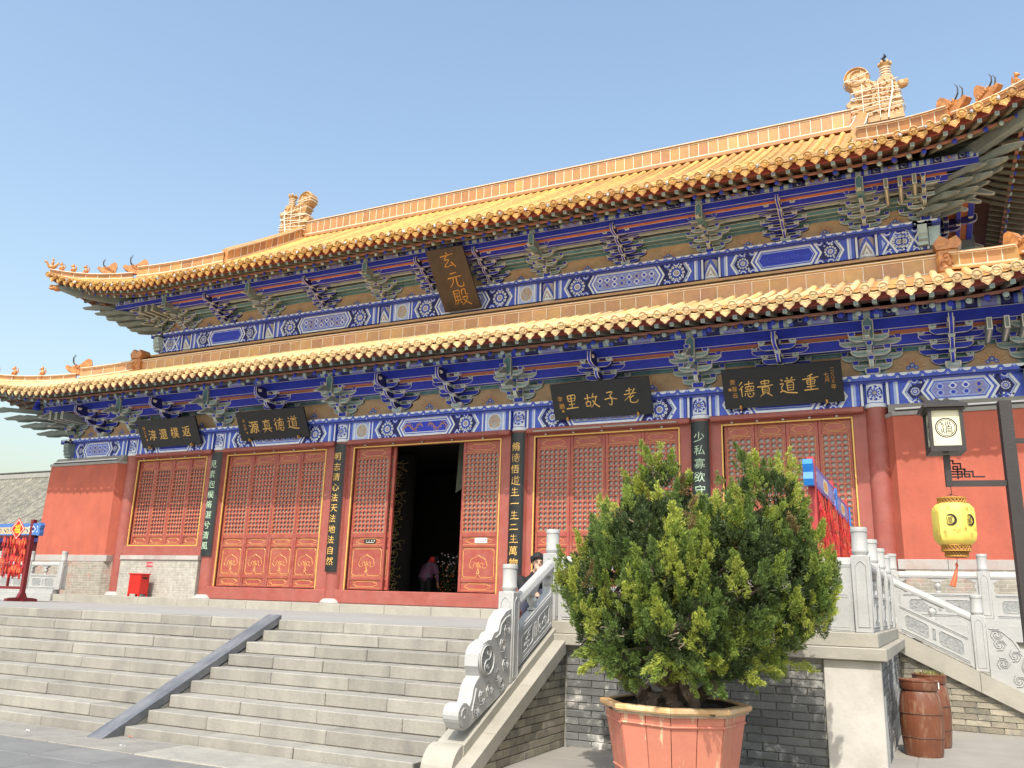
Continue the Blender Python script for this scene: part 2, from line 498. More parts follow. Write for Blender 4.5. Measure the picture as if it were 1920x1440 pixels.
def cartouche(cx, cz, w, h):
    """the door-panel outline: a bar with stepped rounded ends"""
    a, b = w / 2, h / 2
    q = [(-a, 0), (-a + .02, b * .42), (-a + .10 * w, b * .5), (-a + .16 * w, b), (a - .16 * w, b), (a - .10 * w, b * .5), (a - .02, b * .42), (a, 0)]
    q = q + [(x, -z) for x, z in q[-2:0:-1]]
    return [(cx + x, cz + z) for x, z in q]

_txt = {}
def text_mesh(ch, size, depth=0.0):
    """outline of one written character as a mesh, centred, in the x-z plane facing -Y"""
    key = (ch, size, depth)
    if key in _txt:
        return _txt[key]
    cu = bpy.data.curves.new('character', 'FONT')
    cu.body = ch
    cu.size = size
    cu.extrude = depth
    cu.align_x = 'CENTER'
    cu.align_y = 'CENTER'
    cu.resolution_u = 3
    ob = bpy.data.objects.new('character', cu)
    COL.objects.link(ob)
    dg = bpy.context.evaluated_depsgraph_get()
    me = bpy.data.meshes.new_from_object(ob.evaluated_get(dg))
    bpy.data.objects.remove(ob)
    bm = bmesh.new()
    bm.from_mesh(me)
    bmesh.ops.triangulate(bm, faces=bm.faces[:])
    for _ in range(3):              # short edges, so that the writing can follow a curved board
        long_ = [e for e in bm.edges if e.calc_length() > size * .22]
        if not long_:
            break
        bmesh.ops.subdivide_edges(bm, edges=long_, cuts=1)
        bmesh.ops.triangulate(bm, faces=bm.faces[:])
    bm.verts.index_update()
    v = [tuple(q.co) for q in bm.verts]
    f = [tuple(q.index for q in p.verts) for p in bm.faces]
    bm.free()
    if v:
        xs = [p[0] for p in v]
        ys = [p[1] for p in v]
        cx, cy = (min(xs) + max(xs)) / 2, (min(ys) + max(ys)) / 2
        v = [(p[0] - cx, p[1] - cy, p[2]) for p in v]
    _txt[key] = (v, f)
    bpy.data.meshes.remove(me)
    return _txt[key]

def put_text(mb, ch, size, fn, cx, cz, mi=0, depth=0.004, sx=1.0, sz=1.0, slant=0.0):
    """adds a character to mb; fn(u, w, d) maps the board's plane to space"""
    v, f = text_mesh(ch, size, depth)
    mb.add([fn(cx + p[0] * sx + p[1] * slant, cz + p[1] * sz, p[2] + depth) for p in v], f, mi)

# brush-written strokes: each stroke is a list of (x, y, width) in a unit square
def brush(mb, strokes, size, fn, cx, cz, mi=0, th=.006, wk=1.0):
    for st in strokes:
        # Catmull-Rom through the points
        P = [np.array(p, float) for p in st]
        Q = []
        for i in range(len(P) - 1):
            p0, p1, p2, p3 = P[max(i - 1, 0)], P[i], P[i + 1], P[min(i + 2, len(P) - 1)]
            for k in range(4):
                t = k / 4
                Q.append(.5 * ((2 * p1) + (-p0 + p2) * t + (2 * p0 - 5 * p1 + 4 * p2 - p3) * t * t + (-p0 + 3 * p1 - 3 * p2 + p3) * t ** 3))
        Q.append(P[-1])
        Lf, Rt = [], []
        n = len(Q)
        for i in range(n):
            d = Q[min(i + 1, n - 1)][:2] - Q[max(i - 1, 0)][:2]
            l = np.linalg.norm(d)
            d = d / l if l > 1e-9 else np.array([1., 0])
            q = np.array([-d[1], d[0]]) * max(Q[i][2], .01) * wk / 2
            Lf.append(Q[i][:2] + q)
            Rt.append(Q[i][:2] - q)
        e0 = Q[0][:2]
        pts = Lf + Rt
        S = size
        vs = [fn(cx + (p[0] - .5) * S, cz + (p[1] - .5) * S, th) for p in pts]
        mb.add(vs, [(i, n + i, n + i + 1, i + 1) for i in range(n - 1)], mi)
        vs2 = [fn(cx + (p[0] - .5) * S, cz + (p[1] - .5) * S, 0) for p in pts]
        mb.add(vs + vs2, [(i, i + 1, 2 * n + i + 1, 2 * n + i) for i in range(n - 1)] +
               [(n + i + 1, n + i, 3 * n + i, 3 * n + i + 1) for i in range(n - 1)], mi)

G = -1.634       # courtyard ground
L0 = -0.300      # terrace floor
HP = -0.110      # hall platform floor
CX = [-11.276, -7.481, -2.8, 2.8, 7.481, 11.276]   # column axes on the front
CC = 14.27       # corner column
CU = 12.62       # upper-storey corner column

# ================================================================== GROUND, TERRACE, STAIRS
mb = MB()
mb.add([(-300, -300, G), (300, -300, G), (300, 300, G), (-300, 300, G)], [(0, 1, 2, 3)])
ground = struct(mb.build('ground', 'ground'))

pav = struct(empty('pavement', (0, 0, G)))
pmesh = {}
def piece(cache, key, sx, sy, sz, b, mats, name):
    if key not in cache:
        cache[key] = MB().bbox(-sx / 2, sx / 2, -sy / 2, sy / 2, -sz / 2, sz / 2, b).mesh(name, mats)
    return cache[key]
yy = -12.42
row = 0
while yy > -15.6:
    xx = -2.2 - (row % 2) * .45
    while xx < 8.4:
        me = piece(pmesh, 'p', .885, .585, .03, .006, 'paver', 'paver')
        link('paver', me, pav, (xx, yy - .295, -.015 + .016 + random.uniform(-.001, .002)))
        xx += .9
    yy -= .6
    row += 1
mb = MB().box(-2.8, 8.4, -15.7, -12.4, G, G + .006)
o = mb.build('paving_bed', 'joint', pav)
o.matrix_parent_inverse = Matrix.Translation((0, 0, -G))

for i in range(6):                     # large concrete slabs on the right-hand side
    for j in range(6):
        x, y = 7.98 + i * 1.9 + .95, -14.6 + j * 1.9
        if x > 11.5 or y < -9.2 or True:
            me = piece(pmesh, 'slab', 1.888, 1.888, .012, .003, 'ground', 'paving_slab')
            link('paving_slab', me, pav, (x, y, .003 + random.uniform(-.001, .001)))

terrace = struct(empty('terrace', (0, 0, 0)))
mb = MB()
mb.box(-11.5, 11.488, -8.988, -1.7, G, L0 - .012, 0)
mb.build('terrace_core', 'mortar', terrace)
MB().add([(-11.5, -9.0, L0 - .004), (11.5, -9.0, L0 - .004), (11.5, -1.75, L0 - .004), (-11.5, -1.75, L0 - .004)], [(0, 1, 2, 3)]).build('terrace_floor', 'terrace', terrace)

# the low step in front of the hall, cut into stones, and the hall's own platform
plat = struct(empty('hall_platform', (0, 0, 0)))
MB().box(-15.6, 15.6, -1.735, 17, G, HP - .004, 0).build('platform_core', 'stone_band', plat)
xx = -15.5
smesh = {}
while xx < 15.4:
    l = random.choice((1.15, 1.3, 1.5))
    key = ('lip', l)
    me = piece(smesh, key, l - .008, .46, .30, .008, 'coping', 'edge_stone')
    link('edge_stone', me, plat, (xx + l / 2, -1.53, HP - .15))
    xx += l
MB().add([(-15.5, -1.31, HP), (15.5, -1.31, HP), (15.5, .35, HP), (-15.5, .35, HP)], [(0, 1, 2, 3)]).build('platform_floor', 'terrace', plat)
for sx in (-1, 1):
    a, b = (11.56, 15.6) if sx > 0 else (-15.6, -11.56)
    MB().box(a, b, -1.76, -1.3, G + .05, HP - .302).build('platform_face', 'brick_tex2', plat)
    MB().box(a, b, -1.84, -1.35, HP - .24, HP + .0).build('platform_coping', 'marble', plat)
    MB().box(a, b, -1.80, -1.56, HP + .002, HP + .13).build('rail_base', 'marble', plat)

# ---- flight of stone steps
stairs = struct(empty('stairs', (0, 0, 0)))
YT, TR, RI = -9.18, .313, .15
def nose(y):
    return L0 + (y - YT) / TR * RI
prof = [(YT + .4, G), (YT + .4, L0 - .02)]
for i in range(9):
    y = YT - i * TR
    prof += [(y + .012, L0 - .012 - i * RI), (y + .012, L0 - .012 - (i + 1) * RI)]
prof += [(YT - 8 * TR + .012, G)]
mb = MB().prism(prof, -7.4, 7.44, lambda u, w, d: (d, u, w))
mb.build('step_core', 'joint', stairs)
def split(a, b, lo, hi):
    out, x = [], a
    while b - x > hi * 1.25:
        l = random.uniform(lo, hi)
        out.append((x, x + l))
        x += l
    out.append((x, b))
    return out
for i in range(9):
    y = YT - i * TR
    z = L0 - i * RI
    for a, b in ((-7.42, -3.455), (-3.195, 3.195), (3.455, 7.43)):
        for x0, x1 in split(a, b, .75, 1.35):
            dy, dz = random.uniform(-.006, .006), random.uniform(-.004, .002)
            me = MB().bbox(-(x1 - x0) / 2 + .003, (x1 - x0) / 2 - .003, 0, .40, -RI + .004, 0, .009).mesh('step_stone', 'step')
            link('step_stone', me, stairs, ((x0 + x1) / 2, y + dy, z + dz))
for x0, x1 in split(-7.4, 7.9, 1.3, 2.0):     # the sill stones at the foot of the steps
    me = MB().bbox(-(x1 - x0) / 2 + .004, (x1 - x0) / 2 - .004, -.72, 0, -.05, .026, .006).mesh('foot_stone', 'step')
    link('foot_stone', me, stairs, ((x0 + x1) / 2, YT - 8 * TR - .012, G))
for c in (-3.325, 3.325):                      # smooth slabs running down the flight
    ys = [YT + .06, YT - .95, YT - 1.87, YT - 2.88]
    for k in range(3):
        a, b = ys[k] - .003, ys[k + 1] + .003
        q = [(a, nose(a) + .035), (b, nose(b) + .035), (b, nose(b) - .07), (a, nose(a) - .07)]
        MB().prism(q, c - .128, c + .128, lambda u, w, d: (d, u, w)).build('ramp_slab', 'ramp', stairs)
    q = [(YT + .1, nose(YT) - .07), (YT - 2.86, nose(YT - 2.86) - .07), (YT - 2.86, G), (YT + .1, G)]
    MB().prism(q, c - .122, c + .122, lambda u, w, d: (d, u, w)).build('ramp_base', 'step', stairs)

# sloping copings on the right of the flight (two tiers, with joints) and the brick cheek below
def cp(y):
    return -.79 + .48 * (y + 10.16)
cuts = [YT + .38, -9.85, -10.75, -11.34]
for k in range(3):
    a, b = cuts[k] - .003, cuts[k + 1] + .003
    q = [(a, cp(a)), (b, cp(b)), (b, cp(b) - .22), (a, cp(a) - .22)]
    MB().prism(q, 7.48, 7.80, lambda u, w, d: (d, u, w)).build('coping_stone', 'coping', stairs)
cuts = [YT + .1, -10.1, -10.95, -11.62]
for k in range(3):
    a, b = cuts[k] - .003, cuts[k + 1] + .003
    q = [(a, cp(a) - .105), (b, cp(b) - .105), (b, cp(b) - .27), (a, cp(a) - .27)]
    MB().prism(q, 7.66, 7.955, lambda u, w, d: (d, u, w)).build('coping_stone', 'coping', stairs)
# rounded foot of the coping
q = [(-11.26, G)]
for k in range(9):
    a = radians(4 + k * 10.7)
    q.append((-11.30 - .27 * sin(a), G + .29 * cos(a)))
q += [(-11.57, G)]
MB().prism(q, 7.44, 7.79, lambda u, w, d: (d, u, w)).build('coping_foot', 'coping', stairs)
q = [(-8.99, cp(-9.08) - .27), (-11.7, cp(-11.7) - .26), (-11.72, G), (-8.99, G)]
MB().prism(q, 7.45, 7.888, lambda u, w, d: (d, u, w)).build('cheek_core', 'mortar', stairs)

# ---- bricks, one by one
bmesh_c = {}
BL, BH = .335, .0865
def brick_course(parent, matn, axis, a0, a1, z0, z1, plane, out, top=None, BL=BL, name='brick'):
    """courses of bricks on a vertical face.  axis 'x': face at y=plane looking -Y; 'y': face at x=plane looking +X.
    top(u) gives the upper limit at u."""
    k = 0
    z = z0
    while z + BH * .6 < z1:
        u = a0 - (BL / 2 if k % 2 else 0)
        while u < a1:
            s0, s1 = max(u, a0), min(u + BL, a1)
            if s1 - s0 > .05:
                lim = z1
                if top:
                    lim = min(top(s0), top(s1))
                    if z + BH > lim:       # shorten the brick until it fits under the slope
                        if top(s0) > top(s1):
                            while s1 - s0 > .05 and top(s1) < z + BH:
                                s1 -= .03
                        else:
                            while s1 - s0 > .05 and top(s0) < z + BH:
                                s0 += .03
                        lim = min(top(s0), top(s1))
                if s1 - s0 > .05 and z + BH <= lim + .03:
                    w = round((s1 - s0) / .03) * .03
                    w = max(w, .06)
                    key = (axis, w, matn)
                    if key not in bmesh_c:
                        t = .03
                        if axis == 'x':
                            bmesh_c[key] = MB().bbox(-w / 2 + .004, w / 2 - .004, -t / 2, t / 2, -BH / 2 + .0045, BH / 2 - .0045, .003).mesh('brick', matn)
                        else:
                            bmesh_c[key] = MB().bbox(-t / 2, t / 2, -w / 2 + .004, w / 2 - .004, -BH / 2 + .0045, BH / 2 - .0045, .003).mesh('brick', matn)
                    j = random.uniform(-.004, .004)
                    c = (s0 + s1) / 2
                    loc = (c, plane + j - .003, z + BH / 2) if axis == 'x' else (plane + j + .003, c, z + BH / 2)
                    link(name, bmesh_c[key], parent, loc)
            u += BL
        z += BH
        k += 1
brick_course(terrace, 'brick', 'x', 7.93, 10.96, G, -.455, -8.995, -1)
brick_course(terrace, 'brick', 'y', -8.96, -3.92, G, -.455, 11.492, 1)
brick_course(stairs, 'brick_buff', 'y', -11.5, -9.0, G, -.5, 7.893, 1, top=lambda y: cp(y) - .28)
MB().bbox(10.965, 11.545, -9.045, -8.9, G, -.456, .008).build('plaster_patch', 'plaster', terrace)
MB().box(11.50, 11.53, -8.91, -8.3, G, -.85).build('whitewash_strip', 'plaster', terrace)
# terrace copings
for x0, x1 in split(7.62, 11.62, 1.2, 1.7):
    me = MB().bbox(-(x1 - x0) / 2 + .003, (x1 - x0) / 2 - .003, -9.12, -8.6, -.452, -.318, .01).mesh('coping_stone', 'coping')
    link('coping_stone', me, terrace, ((x0 + x1) / 2, 0, 0))
for x0, x1 in split(7.62, 11.54, 1.4, 1.9):
    me = MB().bbox(-(x1 - x0) / 2 + .002, (x1 - x0) / 2 - .002, -9.06, -8.80, -.316, -.165, .008).mesh('rail_base', 'coping')
    link('rail_base', me, terrace, ((x0 + x1) / 2, 0, 0))
for y0, y1 in split(-8.598, -3.86, 1.4, 1.9):
    me = MB().bbox(11.1, 11.62, -(y1 - y0) / 2 + .002, (y1 - y0) / 2 - .002, -.452, -.318, .01).mesh('coping_stone', 'coping')
    link('coping_stone', me, terrace, (0, (y0 + y1) / 2, 0))
    me = MB().bbox(11.29, 11.54, -(y1 - y0) / 2 + .002 - .1, (y1 - y0) / 2 - .002 - .1, -.316, -.165, .008).mesh('rail_base', 'coping')
    link('rail_base', me, terrace, (0, (y0 + y1) / 2 - .1, 0))

# ---- side stairs going down to the right of the terrace
sst = struct(empty('side_stairs', (0, 0, 0)))
for i in range(9):
    x = 11.62 + i * .31
    MB().bbox(x - .06, x + .31, -3.7, -1.86, G, L0 - (i + 1) * .148 + .02, .008).build('step_stone', 'step', sst)
def sp_(x):
    return -.17 - .485 * (x - 11.5)
for a, b in ((11.52, 12.62), (12.626, 14.4)):
    q = [(a, sp_(a) - .04), (b, sp_(b) - .04), (b, sp_(b) - .34), (a, sp_(a) - .34)]
    MB().prism(q, -4.02, -3.66, lambda u, w, d: (u, d, w)).build('coping_stone', 'coping', sst)
q = [(11.5, sp_(11.5) - .34), (14.35, sp_(14.35) - .34), (14.35, G), (11.5, G)]
MB().prism(q, -3.918, -3.7, lambda u, w, d: (u, d, w)).build('cheek_core', 'mortar', sst)
brick_course(sst, 'brick_buff', 'x', 11.53, 14.3, G, -.5, -3.925, -1, top=lambda x: sp_(x) - .345)

# ---- carved marble balustrades
def newel(parent, x, y, zb, zt, w=.19):
    mb = MB()
    zs = zt - .31
    mb.bbox(x - w / 2, x + w / 2, y - w / 2, y + w / 2, zb, zs, .008)
    # carved frame on the two faces turned to the courtyard
    for fn in (lambda u, v, d: (x + u, y - w / 2 - .0005 - d, v), lambda u, v, d: (x + w / 2 + .0005 + d, y + u, v)):
        a = w * .30
        q = [(-a, zb + .06), (a, zb + .06), (a, zs - .12), (a * .55, zs - .085), (0, zs - .06), (-a * .55, zs - .085), (-a, zs - .12)]
        mb.line2(q, .014, fn, 0, closed=True, th=.007)
    r = w * .47
    mb.lathe([(r * .86, zs), (r * .86, zs + .012), (r, zs + .03), (r, zs + .06), (r * .93, zs + .068), (r * .93, zt - .055), (r, zt - .05), (r, zt - .012), (r * .94, zt)], 18, (x, y, 0))
    return mb.build('newel_post', 'marble', parent, smooth=True)

def rail_panel(parent, P0, dv, ln, slope=0.0, face=(0, -1), carved=False):
    """one carved panel: slab, two vases, hand rail.  P0 lower start, dv horizontal unit direction, face = outward side"""
    P0 = Vector(P0)
    D = Vector((dv[0], dv[1], 0))
    F = Vector((face[0], face[1], 0))
    def fn(u, w, d):
        return tuple(P0 + D * u + Vector((0, 0, w + slope * u)) + F * d)
    mb = MB()
    T = .055
    sh = .43
    mb.prism([(0, 0), (ln, 0), (ln, sh), (0, sh)], -T, T, fn)
    f2 = lambda u, w, d=0: fn(u, w, T + .0015 + d)
    # long recesses, cartouches: flat fills in the darkened marble
    def rec(q, w=.012, fill=True):
        if fill:
            mb.flat(q, lambda u, v: fn(u, v, T + .001), 1)
        mb.line2(q, w, f2, 0, closed=True, th=.009)
    rec([(.06, .025), (ln - .06, .025), (ln - .06, .055), (.06, .055)])
    rec([(.06, sh - .055), (ln - .06, sh - .055), (ln - .06, sh - .03), (.06, sh - .03)])
    n = 2
    cw = (ln - .12) / n
    for k in range(n):
        c = .06 + cw * (k + .5)
        a, h = cw * .34, .10
        q = [(c - a, .21 - h + .03), (c - a + .03, .21 - h), (c + a - .03, .21 - h), (c + a, .21 - h + .03), (c + a, .21 + h - .03), (c + a - .03, .21 + h), (c - a + .03, .21 + h), (c - a, .21 + h - .03)]
        rec(q)
        if carved:
            for j in range(7):
                uu, ww = c + random.uniform(-.6, .6) * a, .21 + random.uniform(-.6, .6) * h
                mb.line2([(uu + (.05 - .011 * t) * cos(t * .9 + j), ww + (.05 - .011 * t) * sin(t * .9 + j)) for t in range(5)], .012, f2, 0, th=.01)
    for c in (.06 + cw,):
        rec([(c - .02, .13), (c + .02, .13), (c + .02, .29), (c - .02, .29)], .008)
    mb.build('panel_slab', ['marble', 'marble_dk'], parent)
    # vases
    for u in (ln * .5,):
        mv = MB()
        b = Vector(fn(u, sh - .004, 0))
        mv.lathe([(.05, 0), (.052, .02), (.03, .035), (.035, .06), (.058, .10), (.062, .13), (.045, .17), (.03, .19), (.034, .21)], 12, (b.x, b.y, b.z))
        # cloud-shaped support spreading under the rail
        q = [(-.03, .185), (.03, .185), (.07, .2), (.10, .215), (.115, .24), (.17, .25), (.17, .27), (-.17, .27), (-.17, .25), (-.115, .24), (-.10, .215), (-.07, .2)]
        mv.prism([(u + a, sh + w) for a, w in q], -.045, .045, fn)
        mv.build('vase_baluster', 'marble', parent, smooth=True)
    for u, sg in ((0, 1), (ln, -1)):          # half supports against the posts
        mv = MB()
        q = [(0, 0), (.075, 0), (.05, .03), (.035, .06), (.055, .1), (.06, .13), (.04, .17), (.03, .19), (.08, .205), (.11, .235), (.17, .25), (.17, .27), (0, .27)]
        q = [(u + sg * a, sh + w - .002) for a, w in q]
        if sg < 0:
            q = q[::-1]
        mv.prism(q, -.05, .05, fn)
        mv.build('end_bracket', 'marble', parent)
    mr = MB()
    q = [(-.062, sh + .262), (.062, sh + .262), (.068, sh + .30), (.05, sh + .355), (.03, sh + .375), (-.03, sh + .375), (-.05, sh + .355), (-.068, sh + .30)]
    vs = [fn(0, w, d) for d, w in q] + [fn(ln, w, d) for d, w in q]
    m = len(q)
    mr.add(vs, [(i, (i + 1) % m, m + (i + 1) % m, m + i) for i in range(m)] + [tuple(range(m)), tuple(range(2 * m - 1, m - 1, -1))])
    mr.build('hand_rail', 'marble', parent)

def drum_stone(parent, pts, disc, a, b, fn, yinyang=True):
    """the carved scroll stone that ends a balustrade; pts outline (u,w), extruded a..b"""
    mb = MB()
    mb.prism(pts, a, b, fn)
    c, r = disc
    e = .012 if b > a else -.012
    mb.prism(circ(c[0], c[1], r, 28), a - e, b + e, fn)
    f2 = lambda u, w, d=0: fn(u, w, b + e + (.002 if b > a else -.002) + d * (1 if b > a else -1))
    mb.line2(circ(c[0], c[1], r * .9, 28), .014, f2, 0, closed=True, th=.012)
    mb.flat(circ(c[0], c[1], r * .84, 28), lambda u, w: fn(u, w, b + e + (.001 if b > a else -.001)), 1)
    if yinyang:
        s = [(c[0] + r * .84 * .5 * cos(t), c[1] + r * .42 + r * .42 * sin(t)) for t in np.linspace(pi / 2, -pi / 2, 9)]
        s2 = [(c[0] - r * .84 * .5 * cos(t), c[1] - r * .42 + r * .42 * sin(t)) for t in np.linspace(pi / 2, -pi / 2, 9)]
        mb.line2(s + s2[1:], .012, f2, 0, th=.012)
        mb.line2(circ(c[0] + .0, c[1] + r * .42, r * .12, 10), .01, f2, 0, closed=True, th=.012)
        mb.line2(circ(c[0] - .0, c[1] - r * .42, r * .12, 10), .01, f2, 0, closed=True, th=.012)
    return mb, f2

def rail_thing(name_label, cat='balustrade', group=None):
    o = empty('balustrade', (0, 0, 0))
    tag(o, name_label, cat, group)
    return o

# stair balustrade
bal = rail_thing('carved marble balustrade sloping down the right of the front steps, ending in a yin-yang drum')
newel(bal, 7.69, -10.19, -.84, .47)
newel(bal, 7.69, -8.95, -.165, .98)
rail_panel(bal, (7.69, -10.09, -.72), (0, 1), 1.045, .48, (1, 0), carved=True)
pts = [(-10.29, -.86), (-10.29, -.03), (-10.42, -.06), (-10.55, -.15), (-10.61, -.27), (-10.70, -.29), (-10.77, -.36), (-10.83, -.36), (-10.95, -.40),
       (-11.04, -.50), (-11.06, -.62), (-11.0, -.72), (-11.06, -.76), (-11.12, -.82), (-11.16, -.94), (-11.20, -1.0), (-11.27, -.96), (-11.35, -.96), (-11.42, -1.03), (-11.43, -1.12), (-11.38, -1.19),
       (-11.30, -1.22), (-11.20, -1.20)]
mb, f2 = drum_stone(bal, pts, ((-10.87, -.56), .165), 7.61, 7.77, lambda u, w, d: (d, u, w))
mb.prism(circ(-11.34, -1.07, .105, 18), 7.60, 7.78, lambda u, w, d: (d, u, w))
f3 = lambda u, w, d=0: (7.7715 + d, u, w)
f4 = lambda u, w, d=0: (7.7815 + d, u, w)
mb.line2([(-11.34 + (.085 - .009 * t) * cos(t * .8), -1.07 + (.085 - .009 * t) * sin(t * .8)) for t in range(9)], .014, f4, 0, th=.01)
for (cy, cz, s0) in ((-10.5, -.42, 1), (-10.42, -.62, -1), (-10.62, -.72, 1), (-10.78, -.86, -1), (-10.95, -.93, 1), (-11.08, -1.05, -1), (-10.5, -.82, 1), (-10.40, -.25, -1)):
    for k in range(3):
        mb.line2([(cy + (.075 - .012 * t + .004 * k) * cos(s0 * t * .9 + k * 2.1), cz + (.075 - .012 * t + .004 * k) * sin(s0 * t * .9 + k * 2.1)) for t in range(6)], .012, f3, 0, th=.011)
mb.line2([(-10.33, -.10), (-10.44, -.13), (-10.545, -.20), (-10.58, -.30), (-10.68, -.34)], .014, f3, 0, th=.012)
mb.line2([(-11.08, -.83), (-11.12, -.95), (-11.16, -1.05)], .014, f3, 0, th=.012)
mb.build('drum_stone', ['marble', 'marble_dk'], bal, smooth=False)

b2 = rail_thing('marble balustrade along the terrace front, half hidden behind the potted juniper')
newel(b2, 9.5, -8.95, -.165, .97)
newel(b2, 11.41, -8.95, -.165, .97)
rail_panel(b2, (7.79, -8.93, -.165), (1, 0), 1.61, 0, (0, -1))
rail_panel(b2, (9.6, -8.93, -.165), (1, 0), 1.71, 0, (0, -1))
MB().bbox(11.06, 11.31, -8.99, -8.87, -.163, .6, .006).build('end_block', 'marble', b2)
b3 = rail_thing('marble balustrade along the right edge of the terrace, its posts receding in a row')
ys = [-8.95, -7.22, -5.55, -3.98]
for y in ys[1:]:
    newel(b3, 11.41, y, -.165, .97)
for k in range(3):
    rail_panel(b3, (11.41, ys[k] + .1, -.165), (0, 1), ys[k + 1] - ys[k] - .2, 0, (1, 0))
b4 = rail_thing('sloping marble balustrade of the side steps on the right, ending in a scroll')
newel(b4, 12.67, -3.86, -.76, .38)
rail_panel(b4, (11.52, -3.86, -.19), (1, 0), 1.05, -.485, (0, -1))
pts = [(12.77, -.83), (12.77, -.05), (12.95, -.10), (13.10, -.22), (13.2, -.40), (13.42, -.44), (13.55, -.58), (13.56, -.75), (13.48, -.88), (13.6, -.95), (13.7, -1.15), (13.85, -1.15), (13.92, -1.3), (13.75, -1.36), (13.5, -1.18)]
mb, f2 = drum_stone(b4, pts, ((13.36, -.64), .18), -3.80, -3.94, lambda u, w, d: (u, d, w))
f5 = lambda u, w, d=0: (u, -3.942 - d, w)
for (cx, cz, s0) in ((12.93, -.35, 1), (12.95, -.62, -1), (13.12, -.50, 1), (13.14, -.86, 1), (13.4, -1.0, -1), (13.6, -1.12, 1), (12.9, -.2, -1)):
    for k in range(3):
        mb.line2([(cx + (.09 - .014 * t + .004 * k) * cos(s0 * t * .9 + k * 2.1), cz + (.09 - .014 * t + .004 * k) * sin(s0 * t * .9 + k * 2.1)) for t in range(6)], .014, f5, 0, th=.012)
mb.line2([(12.80, -.12), (12.97, -.16), (13.10, -.28), (13.19, -.44)], .016, f5, 0, th=.012)
mb.build('drum_stone', ['marble', 'marble_dk'], b4)
for sx, lab in ((1, 'level marble balustrade on the platform in front of the right red wall'), (-1, 'short marble balustrade before the left red wall, beside the maroon rack')):
    b5 = rail_thing(lab)
    xs = [sx * 11.42, sx * 12.9, sx * 14.4]
    for x in xs:
        newel(b5, x, -1.68, HP + .13, 1.14)
    for k in range(2):
        a, b = sorted((xs[k], xs[k + 1]))
        rail_panel(b5, (a + .1, -1.68, HP + .13), (1, 0), b - a - .2, 0, (0, -1))

# ================================================================== THE HALL
hall = empty('temple_hall', (0, 0, 0))
tag(hall, 'red two-tiered temple hall with yellow glazed roofs and blue painted eaves above the terrace', 'temple hall')

# ---- columns of the ground floor
def column_mesh():
    mb = MB()
    mb.lathe([(.235, 0), (.24, .5), (.237, 2.5), (.228, 4.33)], 24, (0, 0, 0), 0)
    return mb.mesh('column', 'red_paint', True)
cm = column_mesh()
hm = None
def rosette(mb, fn, cx, cz, r, d0=0.0, n=12, c=(1, 2, 0, 5)):
    """painted whirl flower: white scroll ring, blue petals, white petals, grey eye.  c: white, blue, mid blue, grey"""
    e = .0012
    mb.flat(circ(cx, cz, r * 1.02, 20), lambda u, w: fn(u, w, d0 + e), 3)
    for k in range(n):
        a = 2 * pi * k / n
        mb.flat(circ(cx + r * .86 * cos(a), cz + r * .86 * sin(a), r * .19, 7, a), lambda u, w: fn(u, w, d0 + 2 * e), c[0])
        mb.flat(circ(cx + r * .87 * cos(a), cz + r * .87 * sin(a), r * .075, 5, a), lambda u, w: fn(u, w, d0 + 3 * e), 3)
    mb.flat(circ(cx, cz, r * .66, 18), lambda u, w: fn(u, w, d0 + 2 * e), c[1])
    for k in range(10):
        a = 2 * pi * (k + .5) / 10
        mb.flat(circ(cx + r * .54 * cos(a), cz + r * .54 * sin(a), r * .13, 6, a), lambda u, w: fn(u, w, d0 + 3 * e), c[2])
    mb.flat(circ(cx, cz, r * .42, 16), lambda u, w: fn(u, w, d0 + 3 * e), c[0])
    mb.flat(circ(cx, cz, r * .30, 12), lambda u, w: fn(u, w, d0 + 4 * e), 3)
    mb.flat(circ(cx, cz, r * .26, 12), lambda u, w: fn(u, w, d0 + 5 * e), c[3])
PB = ['blue_mid', 'white_paint', 'blue', 'blue_dark', 'blue_pale', 'stone_band', 'blue_mauve', 'gold_dull', 'teal_pale', 'gold']

for i, x in enumerate(CX):
    c = link('column', cm, hall, (x, .235, 0))
    # painted head of the column where the beams meet
    mb = MB()
    mb.lathe([(.236, 4.335), (.246, 4.345), (.246, 4.40), (.238, 4.41), (.238, 4.86)], 28, (0, 0, 0), 1)
    R_ = .239
    def fn(u, w, d, R_=R_):
        return ((R_ + d) * sin(u / R_), -(R_ + d) * cos(u / R_), w)
    for zz in (4.43, 4.845):
        mb.line2([(-.33 + .066 * k, zz) for k in range(11)], .014, lambda u, w: fn(u, w, .001), 2)
    for uu in (-.21, .21):
        mb.flat([(uu - .03, 4.43), (uu + .03, 4.43), (uu + .03, 4.845), (uu - .03, 4.845)], lambda u, w: fn(u, w, .001), 0)
    rosette(mb, fn, 0, 4.64, .165, .001, 9, (0, 1, 0, 5))
    o = mb.build('column_head', PB, c)
    # drum base
    mb = MB()
    mb.lathe([(.36, -.105), (.345, -.06), (.30, -.02), (.255, 0.012)], 24)
    mb.build('column_base', 'marble', c, smooth=True)

